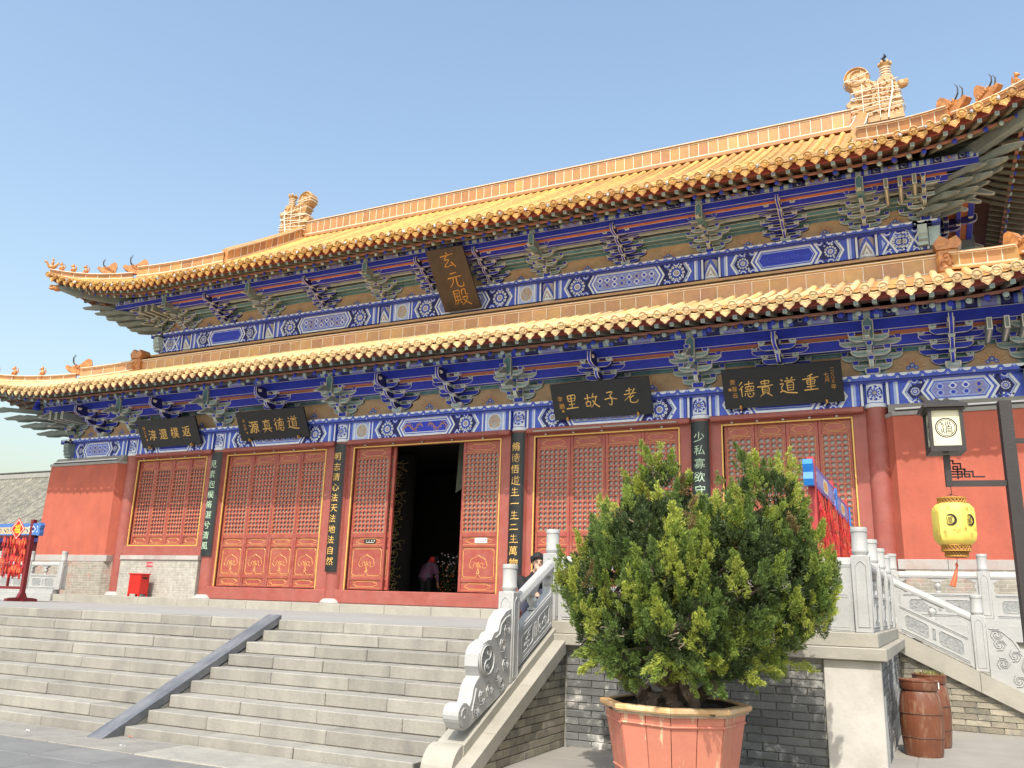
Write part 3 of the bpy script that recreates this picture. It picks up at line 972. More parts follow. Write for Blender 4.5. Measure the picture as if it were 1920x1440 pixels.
# ---- painted beams
def paint_beam(x0, x1, z0, z1, y, style, endbox=False, fnm=None):
    """one beam with its painted panels (thin coats of paint laid over the timber)"""
    mb = MB()
    f = fnm or (lambda u, w, d: (u, y - d, w))
    mb.prism([(x0, z0), (x1, z0), (x1, z1), (x0, z1)], -.22, 0, f, 0)
    h = z1 - z0
    zm = (z0 + z1) / 2
    W_ = x1 - x0
    def quad(a, b, c_, d, lay, m):
        mb.flat([(a, c_), (b, c_), (b, d), (a, d)], lambda u, w: f(u, w, .0012 * lay), m)
    for sg, e in ((1, x0), (-1, x1)):
        X = lambda q: e + sg * q
        p = .0
        for wd, m in ((.05, 1), (.02, 3), (.075, 0), (.05, 4), (.04, 1)):
            a, b = sorted((X(p), X(p + wd)))
            quad(a, b, z0, z1, 1, m)
            p += wd
        if endbox:
            a, b = sorted((X(p), X(p + .46)))
            quad(a, b, z0, z1, 1, 4)
            cx = (a + b) / 2
            mb.flat(circ(cx, zm, .2, 16, 0, h * .44), lambda u, w: f(u, w, .0024), 1)
            mb.flat(circ(cx, zm, .18, 16, 0, h * .39), lambda u, w: f(u, w, .0036), 5)
            for k in range(14):
                mb.line2([(cx + .12 * cos(k * 1.9) + .03 * cos(k + t), zm + h * .25 * sin(k * 2.3) + .03 * sin(k + t)) for t in range(4)], .014, lambda u, w: f(u, w, .005), 7)
            p += .46
            for wd, m in ((.045, 1), (.06, 0), (.04, 1)):
                a, b = sorted((X(p), X(p + wd)))
                quad(a, b, z0, z1, 1, m)
                p += wd
        # chevrons and flower panel
        v = .15
        def chev(q, wd, m, lay):
            mb.line2([(X(q + v), z0), (X(q), zm), (X(q + v), z1)], wd, lambda u, w: f(u, w, .0012 * lay), m)
        fl = min(.62, (W_ - 1.9) * .27) if W_ > 2.4 else .42
        q0 = p + .03
        poly = [(X(q0 + v), z0), (X(q0), zm), (X(q0 + v), z1), (X(q0 + fl + .2 + v), z1), (X(q0 + fl + .2), zm), (X(q0 + fl + .2 + v), z0)]
        mb.flat(poly if sg > 0 else poly[::-1], lambda u, w: f(u, w, .0012), 3)
        chev(q0 + .01, .045, 0, 2)
        chev(q0 + .065, .055, 1, 3)
        chev(q0 + .12, .03, 4, 2)
        c0 = q0 + .12 + v * .5 + fl * .42
        rosette(mb, f, X(c0), zm, min(h * .40, fl * .36), .0024, 12, (1, 2, 0, 5))
        for zz, dz in ((z0, 1), (z1, -1)):
            for dx in (.23, -.02):
                rr = h * .20
                cx = X(c0 + dx + .02)
                mb.flat([(cx + rr * cos(t), zz + dz * abs(rr * sin(t))) for t in np.linspace(0, pi, 9)], lambda u, w: f(u, w, .003), 0)
                mb.flat([(cx + rr * .7 * cos(t), zz + dz * abs(rr * .7 * sin(t))) for t in np.linspace(0, pi, 9)], lambda u, w: f(u, w, .0042), 1)
                mb.flat([(cx + rr * .45 * cos(t), zz + dz * abs(rr * .45 * sin(t))) for t in np.linspace(0, pi, 9)], lambda u, w: f(u, w, .0054), 2)
        for k in range(10):
            cx, cz = X(c0 + random.uniform(-.32, .32) * fl / .6), zm + random.choice((-1, 1)) * h * random.uniform(.26, .42)
            mb.flat(circ(cx, cz, .026, 6), lambda u, w: f(u, w, .006), random.choice((0, 1, 4)))
        q1 = q0 + fl + .2
        chev(q1 - .02, .05, 1, 7)
        chev(q1 + .035, .05, 0, 7)
        pe = q1 + .06
    a, b = x0 + pe + v, x1 - pe - v
    if b - a > .35:
        def hexa(ins, lay, m):
            k = v * (1 - 2 * ins / h)
            q = [(a - v + ins + .0, zm), (a - v + ins + k, z1 - ins), (b + v - ins - k, z1 - ins), (b + v - ins, zm), (b + v - ins - k, z0 + ins), (a - v + ins + k, z0 + ins)]
            mb.flat(q, lambda u, w: f(u, w, .0012 * lay), m)
        hexa(.0, 8, 1)
        hexa(.055, 9, 0)
        hexa(.085, 10, 4 if style != 'dragon' else 1)
        hexa(.105, 11, 6 if style == 'brocade' else 2)
        L9 = lambda u, w: f(u, w, .0148)
        if style == 'brocade':
            n = max(2, int((b - a) / .2))
            for k in range(n):
                for r_ in (-.5, .5):
                    cx = a + (b - a) * (k + .5) / n
                    cz = zm + r_ * h * .28
                    s_ = min(.09, h * .17)
                    mb.flat([(cx - s_, cz), (cx, cz - s_), (cx + s_, cz), (cx, cz + s_)], lambda u, w: f(u, w, .0140), random.choice((4, 1, 5)))
                    mb.flat(circ(cx, cz, s_ * .5, 8), L9, 2 if (k + r_) % 2 else 7)
        elif style == 'dragon':
            for s2 in (1, -1):
                cx = (a + b) / 2
                hw = (b - a) / 2
                pts = [(cx + s2 * (.08 + hw * t), zm + h * .16 * sin(t * 11) * (1 - .3 * t)) for t in np.linspace(0, .95, 22)]
                mb.line2(pts, .028, L9, 7)
                for t in np.linspace(.1, .9, 8):
                    c_ = (cx + s2 * (.08 + hw * t), zm + h * .16 * sin(t * 11) * (1 - .3 * t))
                    mb.line2([(c_[0] + .05 * cos(k * .9 + t * 9), c_[1] + (.05 + .012 * k) * sin(k * .9 + t * 9)) for k in range(4)], .016, L9, 7)
        else:
            for k in range(int((b - a) / .07)):
                cx = a + .05 + k * .07
                mb.line2([(cx + .03 * cos(t * 1.2 + k), zm + random.uniform(-.1, .1) * h + .03 * sin(t * 1.2 + k)) for t in range(4)], .012, L9, 0 if style == 'plain' else 6)
    return mb

def pingban(x0, x1, z0, z1, y, fnm=None):
    mb = MB()
    f = fnm or (lambda u, w, d: (u, y - d, w))
    mb.prism([(x0, z0), (x1, z0), (x1, z1), (x0, z1)], -.42, 0, f, 0)
    h = z1 - z0
    q = [(x0, z0), (x1, z0), (x1, z0 + h * .2), (x0, z0 + h * .2)]
    mb.flat(q, lambda u, w: f(u, w, .0015), 3)
    n = max(1, int((x1 - x0) / .46))
    st = (x1 - x0) / n
    for k in range(n):
        cx = x0 + st * (k + .5)
        # white cloud: three lobes, hanging from the top edge or rising from the bottom
        pts = [(cx - st * .42, z1 - .004)]
        for t in np.linspace(pi, 2 * pi, 5):
            pts.append((cx - st * .24 + st * .16 * cos(t), z1 - h * .18 + h * .26 * sin(t)))
        for t in np.linspace(pi, 2 * pi, 5):
            pts.append((cx + st * .24 + st * .16 * cos(t), z1 - h * .18 + h * .26 * sin(t)))
        pts.append((cx + st * .42, z1 - .004))
        mb.flat(pts, lambda u, w: f(u, w, .0015), 1)
        mb.flat([(cx - st * .10, z1 - .004), (cx + st * .10, z1 - .004), (cx + st * .04, z1 - h * .3), (cx, z1 - h * .38), (cx - st * .04, z1 - h * .3)], lambda u, w: f(u, w, .003), 4)
        e = x0 + st * k
        if k:
            mb.flat(circ(e, z0 + h * .42, h * .16, 7), lambda u, w: f(u, w, .0025), 1)
            mb.flat(circ(e, z0 + h * .42, h * .08, 6), lambda u, w: f(u, w, .004), 3)
    return mb

ZB0, ZB1, ZP1 = 4.372, 4.862, 5.02
lo_nodes = [-CC] + CX + [CC]
styles = ['brocade', 'plain', 'brocade', 'dragon', 'brocade', 'plain', 'brocade']
for k in range(7):
    a, b = lo_nodes[k], lo_nodes[k + 1]
    a2 = a + (.23 if k else -.02)
    b2 = b - (.23 if k < 6 else -.02)
    paint_beam(a2, b2, ZB0, ZB1, .03, styles[k], endbox=(k == 3)).build('painted_beam', PB, hall)
    pingban(a + (.001 if k else -.35), b - (.001 if k < 6 else -.35), ZB1 + .002, ZP1, -.12).build('eave_plate', PB, hall)
# stepped beam ends sticking out past the corner columns
for sx in (-1, 1):
    mb = MB()
    q = [(0, ZB0 + .03), (.16, ZB0 + .03), (.16, ZB0 + .1), (.24, ZB0 + .13), (.2, ZB0 + .2), (.28, ZB0 + .25), (.22, ZB0 + .32), (.28, ZB0 + .36), (.28, ZB1 - .01), (0, ZB1 - .01)]
    mb.prism([(sx * (CC + .03 + u), w) for u, w in q], -.02, .3, lambda u, w, d: (u, d, w))
    mb.prism([(.03 - u, w) for u, w in q], sx * (CC - .22), sx * (CC + .0), lambda u, w, d: (d, u, w))
    mb.build('beam_end', 'teal_grey', hall)
    f = lambda u, w, d, sx=sx: (sx * (CC + .0 + d), u, w)
    paint_beam(.3, 5.0, ZB0, ZB1, 0, 'brocade', fnm=f).build('painted_beam', PB, hall)
    f = lambda u, w, d, sx=sx: (sx * (CC + .15 + d), u, w)
    pingban(-.12, 14.5, ZB1 + .002, ZP1, 0, fnm=f).build('eave_plate', PB, hall)

# ---- red end walls with their brick footing, cornice and tube lamp
for sx in (-1, 1):
    def pl(z, off=0.0, xo=14.86):
        xo = xo + (4.1 - z) * .028
        q = [(11.42, .15 - off), (11.60, -.15 - off), (xo + off, -.15 - off), (xo + off, 14.4), (13.9, 14.4), (13.9, .55), (11.42, .55)]
        return [(sx * a, b) for a, b in q]
    def slab(z0, z1, off, mi, mb):
        A, B = pl(z0, off), pl(z1, off)
        n = len(A)
        vs = [(x, y, z0) for x, y in A] + [(x, y, z1) for x, y in B]
        fs = [(i, (i + 1) % n, n + (i + 1) % n, n + i) for i in range(n)] + [tuple(range(n - 1, -1, -1)), tuple(range(n, 2 * n))]
        mb.add(vs, fs, mi)
    mb = MB()
    slab(1.13, 4.08, 0, 0, mb)
    wall = mb.build('end_wall', 'red_wall', hall)
    mb = MB()
    slab(HP, .93, .015, 0, mb)
    mb.build('brick_footing', 'brick_tex', wall)
    for a, b in split(11.47, 15.0, .9, 1.4):
        MB().bbox(a + .003, b - .003, -.175, .3, .93, 1.129, .006).xf(Matrix.Diagonal((sx, 1, 1, 1))).build('band_stone', 'stone_band', wall)
    mb = MB()
    slab(4.082, 4.165, .03, 0, mb)
    mb.build('cornice', 'grey_cornice', wall)
    mb = MB()
    q = [(-.13, 4.167), (.02, 4.37), (.3, 4.37), (.3, 4.167)]
    mb.prism(q, sx * 11.52, sx * 14.82, lambda u, w, d: (d, u, w))
    mb.build('sloped_coping', 'coping', wall)
    MB().box(min(sx * 11.66, sx * 14.75), max(sx * 11.66, sx * 14.75), -.165, -.125, 4.21, 4.245).build('tube_lamp', 'sign_white', wall)
    MB().box(min(sx * 11.66, sx * 14.78), max(sx * 11.66, sx * 14.78), -.16, -.12, 4.175, 4.205).build('lamp_underside', 'wire', wall)  # dark strip along the underside of the tube lamp
    # plinth under the window bay
    a, b = sorted((sx * 7.73, sx * 11.04))
    bench = MB().box(a, b, .02, .32, HP, 1.0).build('window_wall', 'brick_tex2', hall)
    for p, q_ in split(a - .01, b + .01, 1.0, 1.5):
        MB().bbox(p + .002, q_ - .002, -.02, .34, 1.002, 1.135, .008).build('sill_stone', 'stone_band', bench)

# ---- doors and windows
def lattice_mesh(w, h, nx, nz):
    mb = MB()
    px, pz = w / nx, h / nz
    oc = lambda i, j, r: [((i + .5) * px - w / 2 + px * r * c_, (j + .5) * pz + pz * r * s_) for c_, s_ in
                          ((.5, .21), (.21, .5), (-.21, .5), (-.5, .21), (-.5, -.21), (-.21, -.5), (.21, -.5), (.5, -.21))]
    for i in range(nx):
        for j in range(nz):
            x0, x1 = i * px - w / 2, (i + 1) * px - w / 2
            z0, z1 = j * pz, (j + 1) * pz
            sq = [(x1, (z0 + z1) / 2 + .21 * pz), (x1, z1), (x0, z1), (x0, (z0 + z1) / 2 + .21 * pz), (x0, (z0 + z1) / 2 - .21 * pz), (x0, z0), (x1, z0), (x1, (z0 + z1) / 2 - .21 * pz)]
            sq = [(x1, z0 + .71 * pz), ((x0 + x1) / 2 + .21 * px, z1), ((x0 + x1) / 2 - .21 * px, z1), (x0, z0 + .71 * pz), (x0, z0 + .29 * pz), ((x0 + x1) / 2 - .21 * px, z0), ((x0 + x1) / 2 + .21 * px, z0), (x1, z0 + .29 * pz)]
            o_ = oc(i, j, .74)
            vs = [(a, 0, b) for a, b in sq] + [(a, 0, b) for a, b in o_] + [(a, .035, b) for a, b in o_]
            fs = [(k, (k + 1) % 8, 8 + (k + 1) % 8, 8 + k) for k in range(8)] + [(8 + k, 8 + (k + 1) % 8, 16 + (k + 1) % 8, 16 + k) for k in range(8)]
            mb.add(vs, fs, 0)
            for (cx_, cz_) in ((x0, z0), (x1, z0), (x0, z1), (x1, z1)):      # corner triangles
                sx_ = 1 if cx_ == x0 else -1
                sz_ = 1 if cz_ == z0 else -1
                mb.add([(cx_, 0, cz_), (cx_ + sx_ * .29 * px, 0, cz_), (cx_, 0, cz_ + sz_ * .29 * pz)], [(0, 1, 2)], 0)
    return mb
def stud_mesh(w, h, nx, nz):
    mb = MB()
    px, pz = w / nx, h / nz
    for i in range(nx + 1):
        for j in range(nz + 1):
            x, z, r = i * px - w / 2, j * pz, .0155
            mb.add([(x - r, -.001, z), (x, -.001, z - r), (x + r, -.001, z), (x, -.001, z + r), (x, -.013, z)], [(0, 1, 4), (1, 2, 4), (2, 3, 4), (3, 0, 4)])
    return mb

RUYI = [(0.0, .30), (.055, .265), (.12, .245), (.185, .21), (.20, .15), (.225, .10), (.195, .045), (.135, .035), (.105, .075), (.125, .115), (.10, .145), (.055, .135), (.035, .09), (.06, .05)]
_leaf = {}
def leaf(parent, x, w, y, kind='door', base=.25, rotz=0):
    """a door or window leaf hung at x (its middle); children: lattice, studs, gold lines, pane"""
    key = (round(w, 3), kind)
    if key not in _leaf:
        z0 = .27 if kind == 'door' else 1.47
        zt = 4.165
        st = .07
        mb = MB()
        a = w / 2 - .004
        for s_ in (-1, 1):
            x0, x1 = sorted((s_ * a, s_ * (a - st)))
            mb.bbox(x0, x1, -.03, .05, z0, zt, .006)
        if kind == 'door':
            rails = [(z0, z0 + .04), (.52, .60), (1.40, 1.455), (1.66, 1.79), (3.84, 3.885), (4.125, zt)]
            pans = [(.31, .52), (.60, 1.40), (1.455, 1.66), (3.885, 4.125)]
        else:
            rails = [(z0, z0 + .04), (1.72, 1.79), (3.84, 3.885), (4.125, zt)]
            pans = [(1.51, 1.72), (3.885, 4.125)]
        for p, q in rails:
            mb.bbox(-a + st + .001, a - st - .001, -.026, .05, p, q, .006)
        for p, q in pans:
            mb.box(-a + st + .001, a - st - .001, .0, .045, p + .001, q - .001)
        frame = mb.mesh('door_leaf' if kind == 'door' else 'window_leaf', 'red_door')
        lw = w - 2 * st - .012
        nx = max(4, round(lw / .122))
        lat = lattice_mesh(lw, 2.048, nx, 17).mesh('lattice', 'red_door')
        stu = stud_mesh(lw, 2.048, nx, 17).mesh('gold_studs', 'gold')
        gm = MB()
        f = lambda u, v, d=0: (u, -.0015 - d, v)
        fr = lambda u, v, d=0: (u, -.0275 - d, v)
        pw = w - 2 * st
        for p, q in pans:
            if q - p > .5:
                i_ = .045
                A, Z0, Z1 = pw / 2 - i_, p + i_, q - i_
                c_ = .05
                pts = [(-.03, Z0 + .06), (-.06, Z0), (-A + c_, Z0), (-A + c_ * .6, Z0 + .02), (-A, Z0 + .03), (-A, Z1 - c_), (-A + .03, Z1 - .02), (-A + c_, Z1), (A - c_, Z1), (A - .03, Z1 - .02), (A, Z1 - c_), (A, Z0 + .03), (A - c_ * .6, Z0 + .02), (A - c_, Z0), (.06, Z0), (.03, Z0 + .06)]
                gm.line2(pts, .014, f, 0, th=.006)
                zc = Z0 + .18
                k_ = min(1.15, A / .27)
                for s_ in (1, -1):
                    gm.line2([(s_ * a_ * k_, zc + b_ * 1.25) for a_, b_ in RUYI], .0135, f, 0, th=.006)
                    gm.line2([(s_ * .012, zc + .2), (s_ * .02, zc + .08), (s_ * .014, zc - .02)], .012, f, 0, th=.005)
                gm.line2(circ(0, zc - .06, .032, 10), .014, f, 0, closed=True, th=.005)
                gm.line2([(-.03, zc - .09), (0, zc - .1), (.03, zc - .09)], .012, f, 0, th=.005)
            else:
                gm.line2(cartouche(0, (p + q) / 2, pw * .78, (q - p) * .62), .0125, f, 0, closed=True, th=.006)
            gm.line2([(-pw / 2 + .012, p + .012), (pw / 2 - .012, p + .012), (pw / 2 - .012, q - .012), (-pw / 2 + .012, q - .012)], .006, f, 0, closed=True)
        gm.line2([(-lw / 2 - .006, 1.785), (lw / 2 + .006, 1.785), (lw / 2 + .006, 3.845), (-lw / 2 - .006, 3.845)], .009, fr, 0, closed=True)
        gold = gm.mesh('gold_lines', 'gold')
        pane = MB().box(-lw / 2, lw / 2, .036, .05, 1.79, 3.84).mesh('window_pane', 'glass')
        _leaf[key] = (frame, lat, stu, gold, pane)
    frame, lat, stu, gold, pane = _leaf[key]
    o = link('door_leaf' if kind == 'door' else 'window_leaf', frame, parent, (x, y, 0), rotz)
    link('lattice', lat, o, (0, -.006, 1.791))
    struct(link('gold_studs', stu, o, (0, -.006, 1.791)), 'stuff')
    link('gold_lines', gold, o)
    link('window_pane', pane, o)
    return o

def bay(a, b, ga, gb, kind):
    """timber frame of one bay between columns a and b, gold line at ga, gb"""
    zb = .25 if kind != 'window' else 1.43
    mb = MB()
    mb.bbox(a + .1, ga, .17, .45, zb if kind == 'window' else HP, 4.37, .01)
    mb.bbox(gb, b - .1, .17, .45, zb if kind == 'window' else HP, 4.37, .01)
    mb.bbox(ga + .001, gb - .001, .172, .45, 4.19, 4.369, .01)
    if kind == 'window':
        mb.bbox(a + .12, b - .12, .10, .45, 1.137, 1.428, .012)
    else:
        mb.bbox(a + .15, b - .15, .06, .40, HP + .002, .248, .02)
    mb.bbox(a + .24, b - .24, -.01, .168, 4.245, 4.368, .02)     # hanging rail under the beam
    fr = mb.build('bay_frame', 'red_paint', hall)
    g = MB()
    for x0, x1, z0, z1 in ((ga - .004, ga + .03, zb, 4.19), (gb - .03, gb + .004, zb, 4.19), (ga + .03, gb - .03, 4.155, 4.19)):
        g.bbox(x0, x1, .145, .19, z0, z1, .006)
    if kind == 'window':
        g.bbox(ga + .03, gb - .03, .145, .19, zb, zb + .035, .006)
    g.build('gilt_bead', 'gold', fr)
    # conduits and lamp tubes above the doors
    t = MB()
    n = 2
    for k in range(n):
        x0 = ga + (gb - ga) * k / n + .05
        x1 = ga + (gb - ga) * (k + 1) / n - .02
        t.box(x0, x1, -.05, -.012, 4.255 + .01 * k, 4.29 + .01 * k)
    t.build('conduit', 'red_paint' if abs(ga - 3.2) > .1 else 'coping', fr)
    c_ = MB()
    for k in range(5):
        c_.box(ga + (gb - ga) * (k + .4) / 5, ga + (gb - ga) * (k + .4) / 5 + .05, .12, .168, 4.20, 4.235)
    c_.build('lamp_clip', 'silver', fr)
    return fr

bay(CX[0], CX[1], -11.02, -8.0, 'window')
bay(CX[1], CX[2], -7.17, -3.38, 'door')
bay(CX[2], CX[3], -2.42, 2.26, 'door')
bay(CX[3], CX[4], 3.2, 6.97, 'door')
bay(CX[4], CX[5], 7.95, 10.79, 'window')
YL = .265
for a, b, kd in ((-11.02, -8.0, 'window'), (-7.17, -3.38, 'door'), (3.2, 6.97, 'door'), (7.95, 10.79, 'window')):
    w = (b - a - .08) / 4
    for k in range(4):
        leaf(hall, a + .04 + w * (k + .5), w, YL, kd)
leaf(hall, -1.79, 1.16, YL)
leaf(hall, 1.66, 1.12, YL)
leaf(hall, -1.66, 1.12, YL + .10)
leaf(hall, 1.60, 1.12, YL + .10)

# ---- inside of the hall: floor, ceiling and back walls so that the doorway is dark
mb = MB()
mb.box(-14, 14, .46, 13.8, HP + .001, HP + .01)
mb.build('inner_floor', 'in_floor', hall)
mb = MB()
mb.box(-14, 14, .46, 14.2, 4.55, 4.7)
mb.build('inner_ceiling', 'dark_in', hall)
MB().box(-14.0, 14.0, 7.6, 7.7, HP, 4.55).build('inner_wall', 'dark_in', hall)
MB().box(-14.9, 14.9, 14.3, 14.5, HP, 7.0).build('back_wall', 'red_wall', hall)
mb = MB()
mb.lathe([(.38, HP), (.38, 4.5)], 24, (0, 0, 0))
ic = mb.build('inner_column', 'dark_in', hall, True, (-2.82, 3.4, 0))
mb = MB()
fn = lambda u, w, d=0: ((.381 + d) * sin(u / .381), -(.381 + d) * cos(u / .381), w)
for k in range(17):
    z = .15 + k * .25
    for s_ in (1, -1):
        c0 = .07 * s_ + .05 * sin(k * 1.3)
        mb.line2([(c0 + s_ * (.13 - .017 * t) * cos(t * .85 + k), z + (.12 - .015 * t) * sin(t * .85 + k)) for t in range(8)], .022, fn, 0, th=.012)
        mb.line2([(c0 + s_ * (.25 - .01 * t) * cos(t * .6 + k * 2), z + .1 + (.09 - .012 * t) * sin(t * .9 + k)) for t in range(6)], .018, fn, 0, th=.010)
mb.build('gilt_scroll', 'gold_relief', ic)

# ---- upper storey body
YU, ZU0, ZU1, ZUP = 1.65, 8.44, 8.99, 9.12
up_nodes = [-CU] + CX + [CU]
upm = None
st_u = ['brocade', 'plain', 'brocade', 'brocade', 'brocade', 'plain', 'brocade']
for k in range(7):
    a, b = up_nodes[k], up_nodes[k + 1]
    paint_beam(a + (.2 if k else -.02), b - (.2 if k < 6 else -.02), ZU0, ZU1, YU + .03, st_u[k], endbox=(k == 3)).build('painted_beam', PB, hall)
    pingban(a + (.001 if k else -.3), b - (.001 if k < 6 else -.3), ZU1 + .002, ZUP, YU - .12).build('eave_plate', PB, hall)
for x in CX:
    mb = MB()
    mb.lathe([(.225, 8.25), (.235, 8.3), (.235, 8.42), (.21, 8.44), (.21, 8.99)], 24, (0, 0, 0), 5)
    fn = lambda u, w, d: ((.212 + d) * sin(u / .212), -(.212 + d) * cos(u / .212), w)
    mb.line2(dens([(-.24, 8.5), (0, 8.93), (.24, 8.5)]), .07, lambda u, w: fn(u, w, .002), 0)
    mb.line2(dens([(-.17, 8.5), (0, 8.80), (.17, 8.5)]), .05, lambda u, w: fn(u, w, .003), 1)
    mb.flat([(-.07, 8.5), (.07, 8.5), (.02, 8.62), (0, 8.68), (-.02, 8.62)], lambda u, w: fn(u, w, .003), 1)
    mb.line2(dens([(-.3, 8.475), (.3, 8.475)], 14), .05, lambda u, w: fn(u, w, .003), 1)
    mb.line2(dens([(-.3, 8.965), (.3, 8.965)], 14), .04, lambda u, w: fn(u, w, .003), 2)
    for uu in (-.23, .23):
        mb.line2([(uu, 8.5), (uu, 8.95)], .06, lambda u, w: fn(u, w, .003), 4)
    mb.build('upper_column', PB, hall, False, (x, YU + .21, 0))
for sx in (-1, 1):
    f = lambda u, w, d, sx=sx: (sx * (CU + .0 + d), u, w)
    paint_beam(YU + .1, YU + 5, ZU0, ZU1, 0, 'brocade', fnm=f).build('painted_beam', PB, hall)
    f = lambda u, w, d, sx=sx: (sx * (CU + .12 + d), u, w)
    pingban(YU - .12, 12.8, ZU1 + .002, ZUP, 0, fnm=f).build('eave_plate', PB, hall)
    mb = MB()
    q = [(0, ZU0 + .06), (.14, ZU0 + .06), (.14, ZU0 + .14), (.22, ZU0 + .18), (.18, ZU0 + .25), (.25, ZU0 + .3), (.2, ZU0 + .36), (.25, ZU0 + .42), (.25, ZU1 - .01), (0, ZU1 - .01)]
    mb.prism([(sx * (CU + .03 + u), w) for u, w in q], YU - .02, YU + .25, lambda u, w, d: (u, d, w))
    mb.prism([(YU + .03 - u, w) for u, w in q], sx * (CU - .2), sx * (CU + .0), lambda u, w, d: (d, u, w))
    mb.build('beam_end', 'teal_pale', hall)
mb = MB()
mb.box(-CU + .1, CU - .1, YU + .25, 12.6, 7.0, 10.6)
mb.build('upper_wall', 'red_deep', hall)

# ================================================================== BRACKET SETS AND EAVES
def arm_mesh(a, h, th, body, rim, fill):
    """boat-shaped cross arm, x from -a to a, z from 0 to h, outward face at y=-th/2, with painted outline"""
    def out(k, e):
        aa, hh = a - e, h - e
        q = [(-aa, hh), (-aa, h * .62), (-aa + .035, h * .36), (-aa + .085, h * .14), (-aa + .15 - e, e), (aa - .15 + e, e), (aa - .085, h * .14), (aa - .035, h * .36), (aa, h * .62), (aa, hh)]
        return q
    mb = MB()
    mb.prism(out(0, 0), -th / 2, th / 2, lambda u, w, d: (u, d, w), 0)
    f = lambda u, w: (u, -th / 2 - .0015, w)
    mb.flat(out(0, .003), f, 1)
    mb.flat(out(0, .018), lambda u, w: (u, -th / 2 - .003, w), 2)
    return mb
def add_block(mb, x, z, y, s, mi_body, mi_rim, mi_fill, mi_dot=None):
    h = s * .62
    b = s * .32
    t = s * .5
    vs = [(x - b, y - b, z), (x + b, y - b, z), (x + b, y + b, z), (x - b, y + b, z),
          (x - t, y - t, z + h * .5), (x + t, y - t, z + h * .5), (x + t, y + t, z + h * .5), (x - t, y + t, z + h * .5),
          (x - t, y - t, z + h), (x + t, y - t, z + h), (x + t, y + t, z + h), (x - t, y + t, z + h)]
    fs = [(3, 2, 1, 0), (8, 9, 10, 11)]
    for k in range(2):
        for i in range(4):
            j = (i + 1) % 4
            fs.append((4 * k + i, 4 * k + j, 4 * k + 4 + j, 4 * k + 4 + i))
    mb.add(vs, fs, mi_rim)
    e = s * .09
    yy = y - t - .002
    mb.add([(x - t + e, yy, z + h * .5), (x + t - e, yy, z + h * .5), (x + t - e, yy, z + h - e * .7), (x - t + e, yy, z + h - e * .7)], [(0, 1, 2, 3)], mi_fill)
    y1, y0 = y - t - .002, y - b - .002
    mb.add([(x - b + e * .3, y0 - .002, z + e * .5), (x + b - e * .3, y0 - .002, z + e * .5), (x + t - e, yy, z + h * .5), (x - t + e, yy, z + h * .5)], [(0, 1, 2, 3)], mi_fill)
    if mi_dot is not None:
        mb.add([(x - e * .8, yy - .002, z + h * .45), (x + e * .8, yy - .002, z + h * .45), (x + e * .8, yy - .002, z + h * .75), (x - e * .8, yy - .002, z + h * .75)], [(0, 1, 2, 3)], mi_dot)

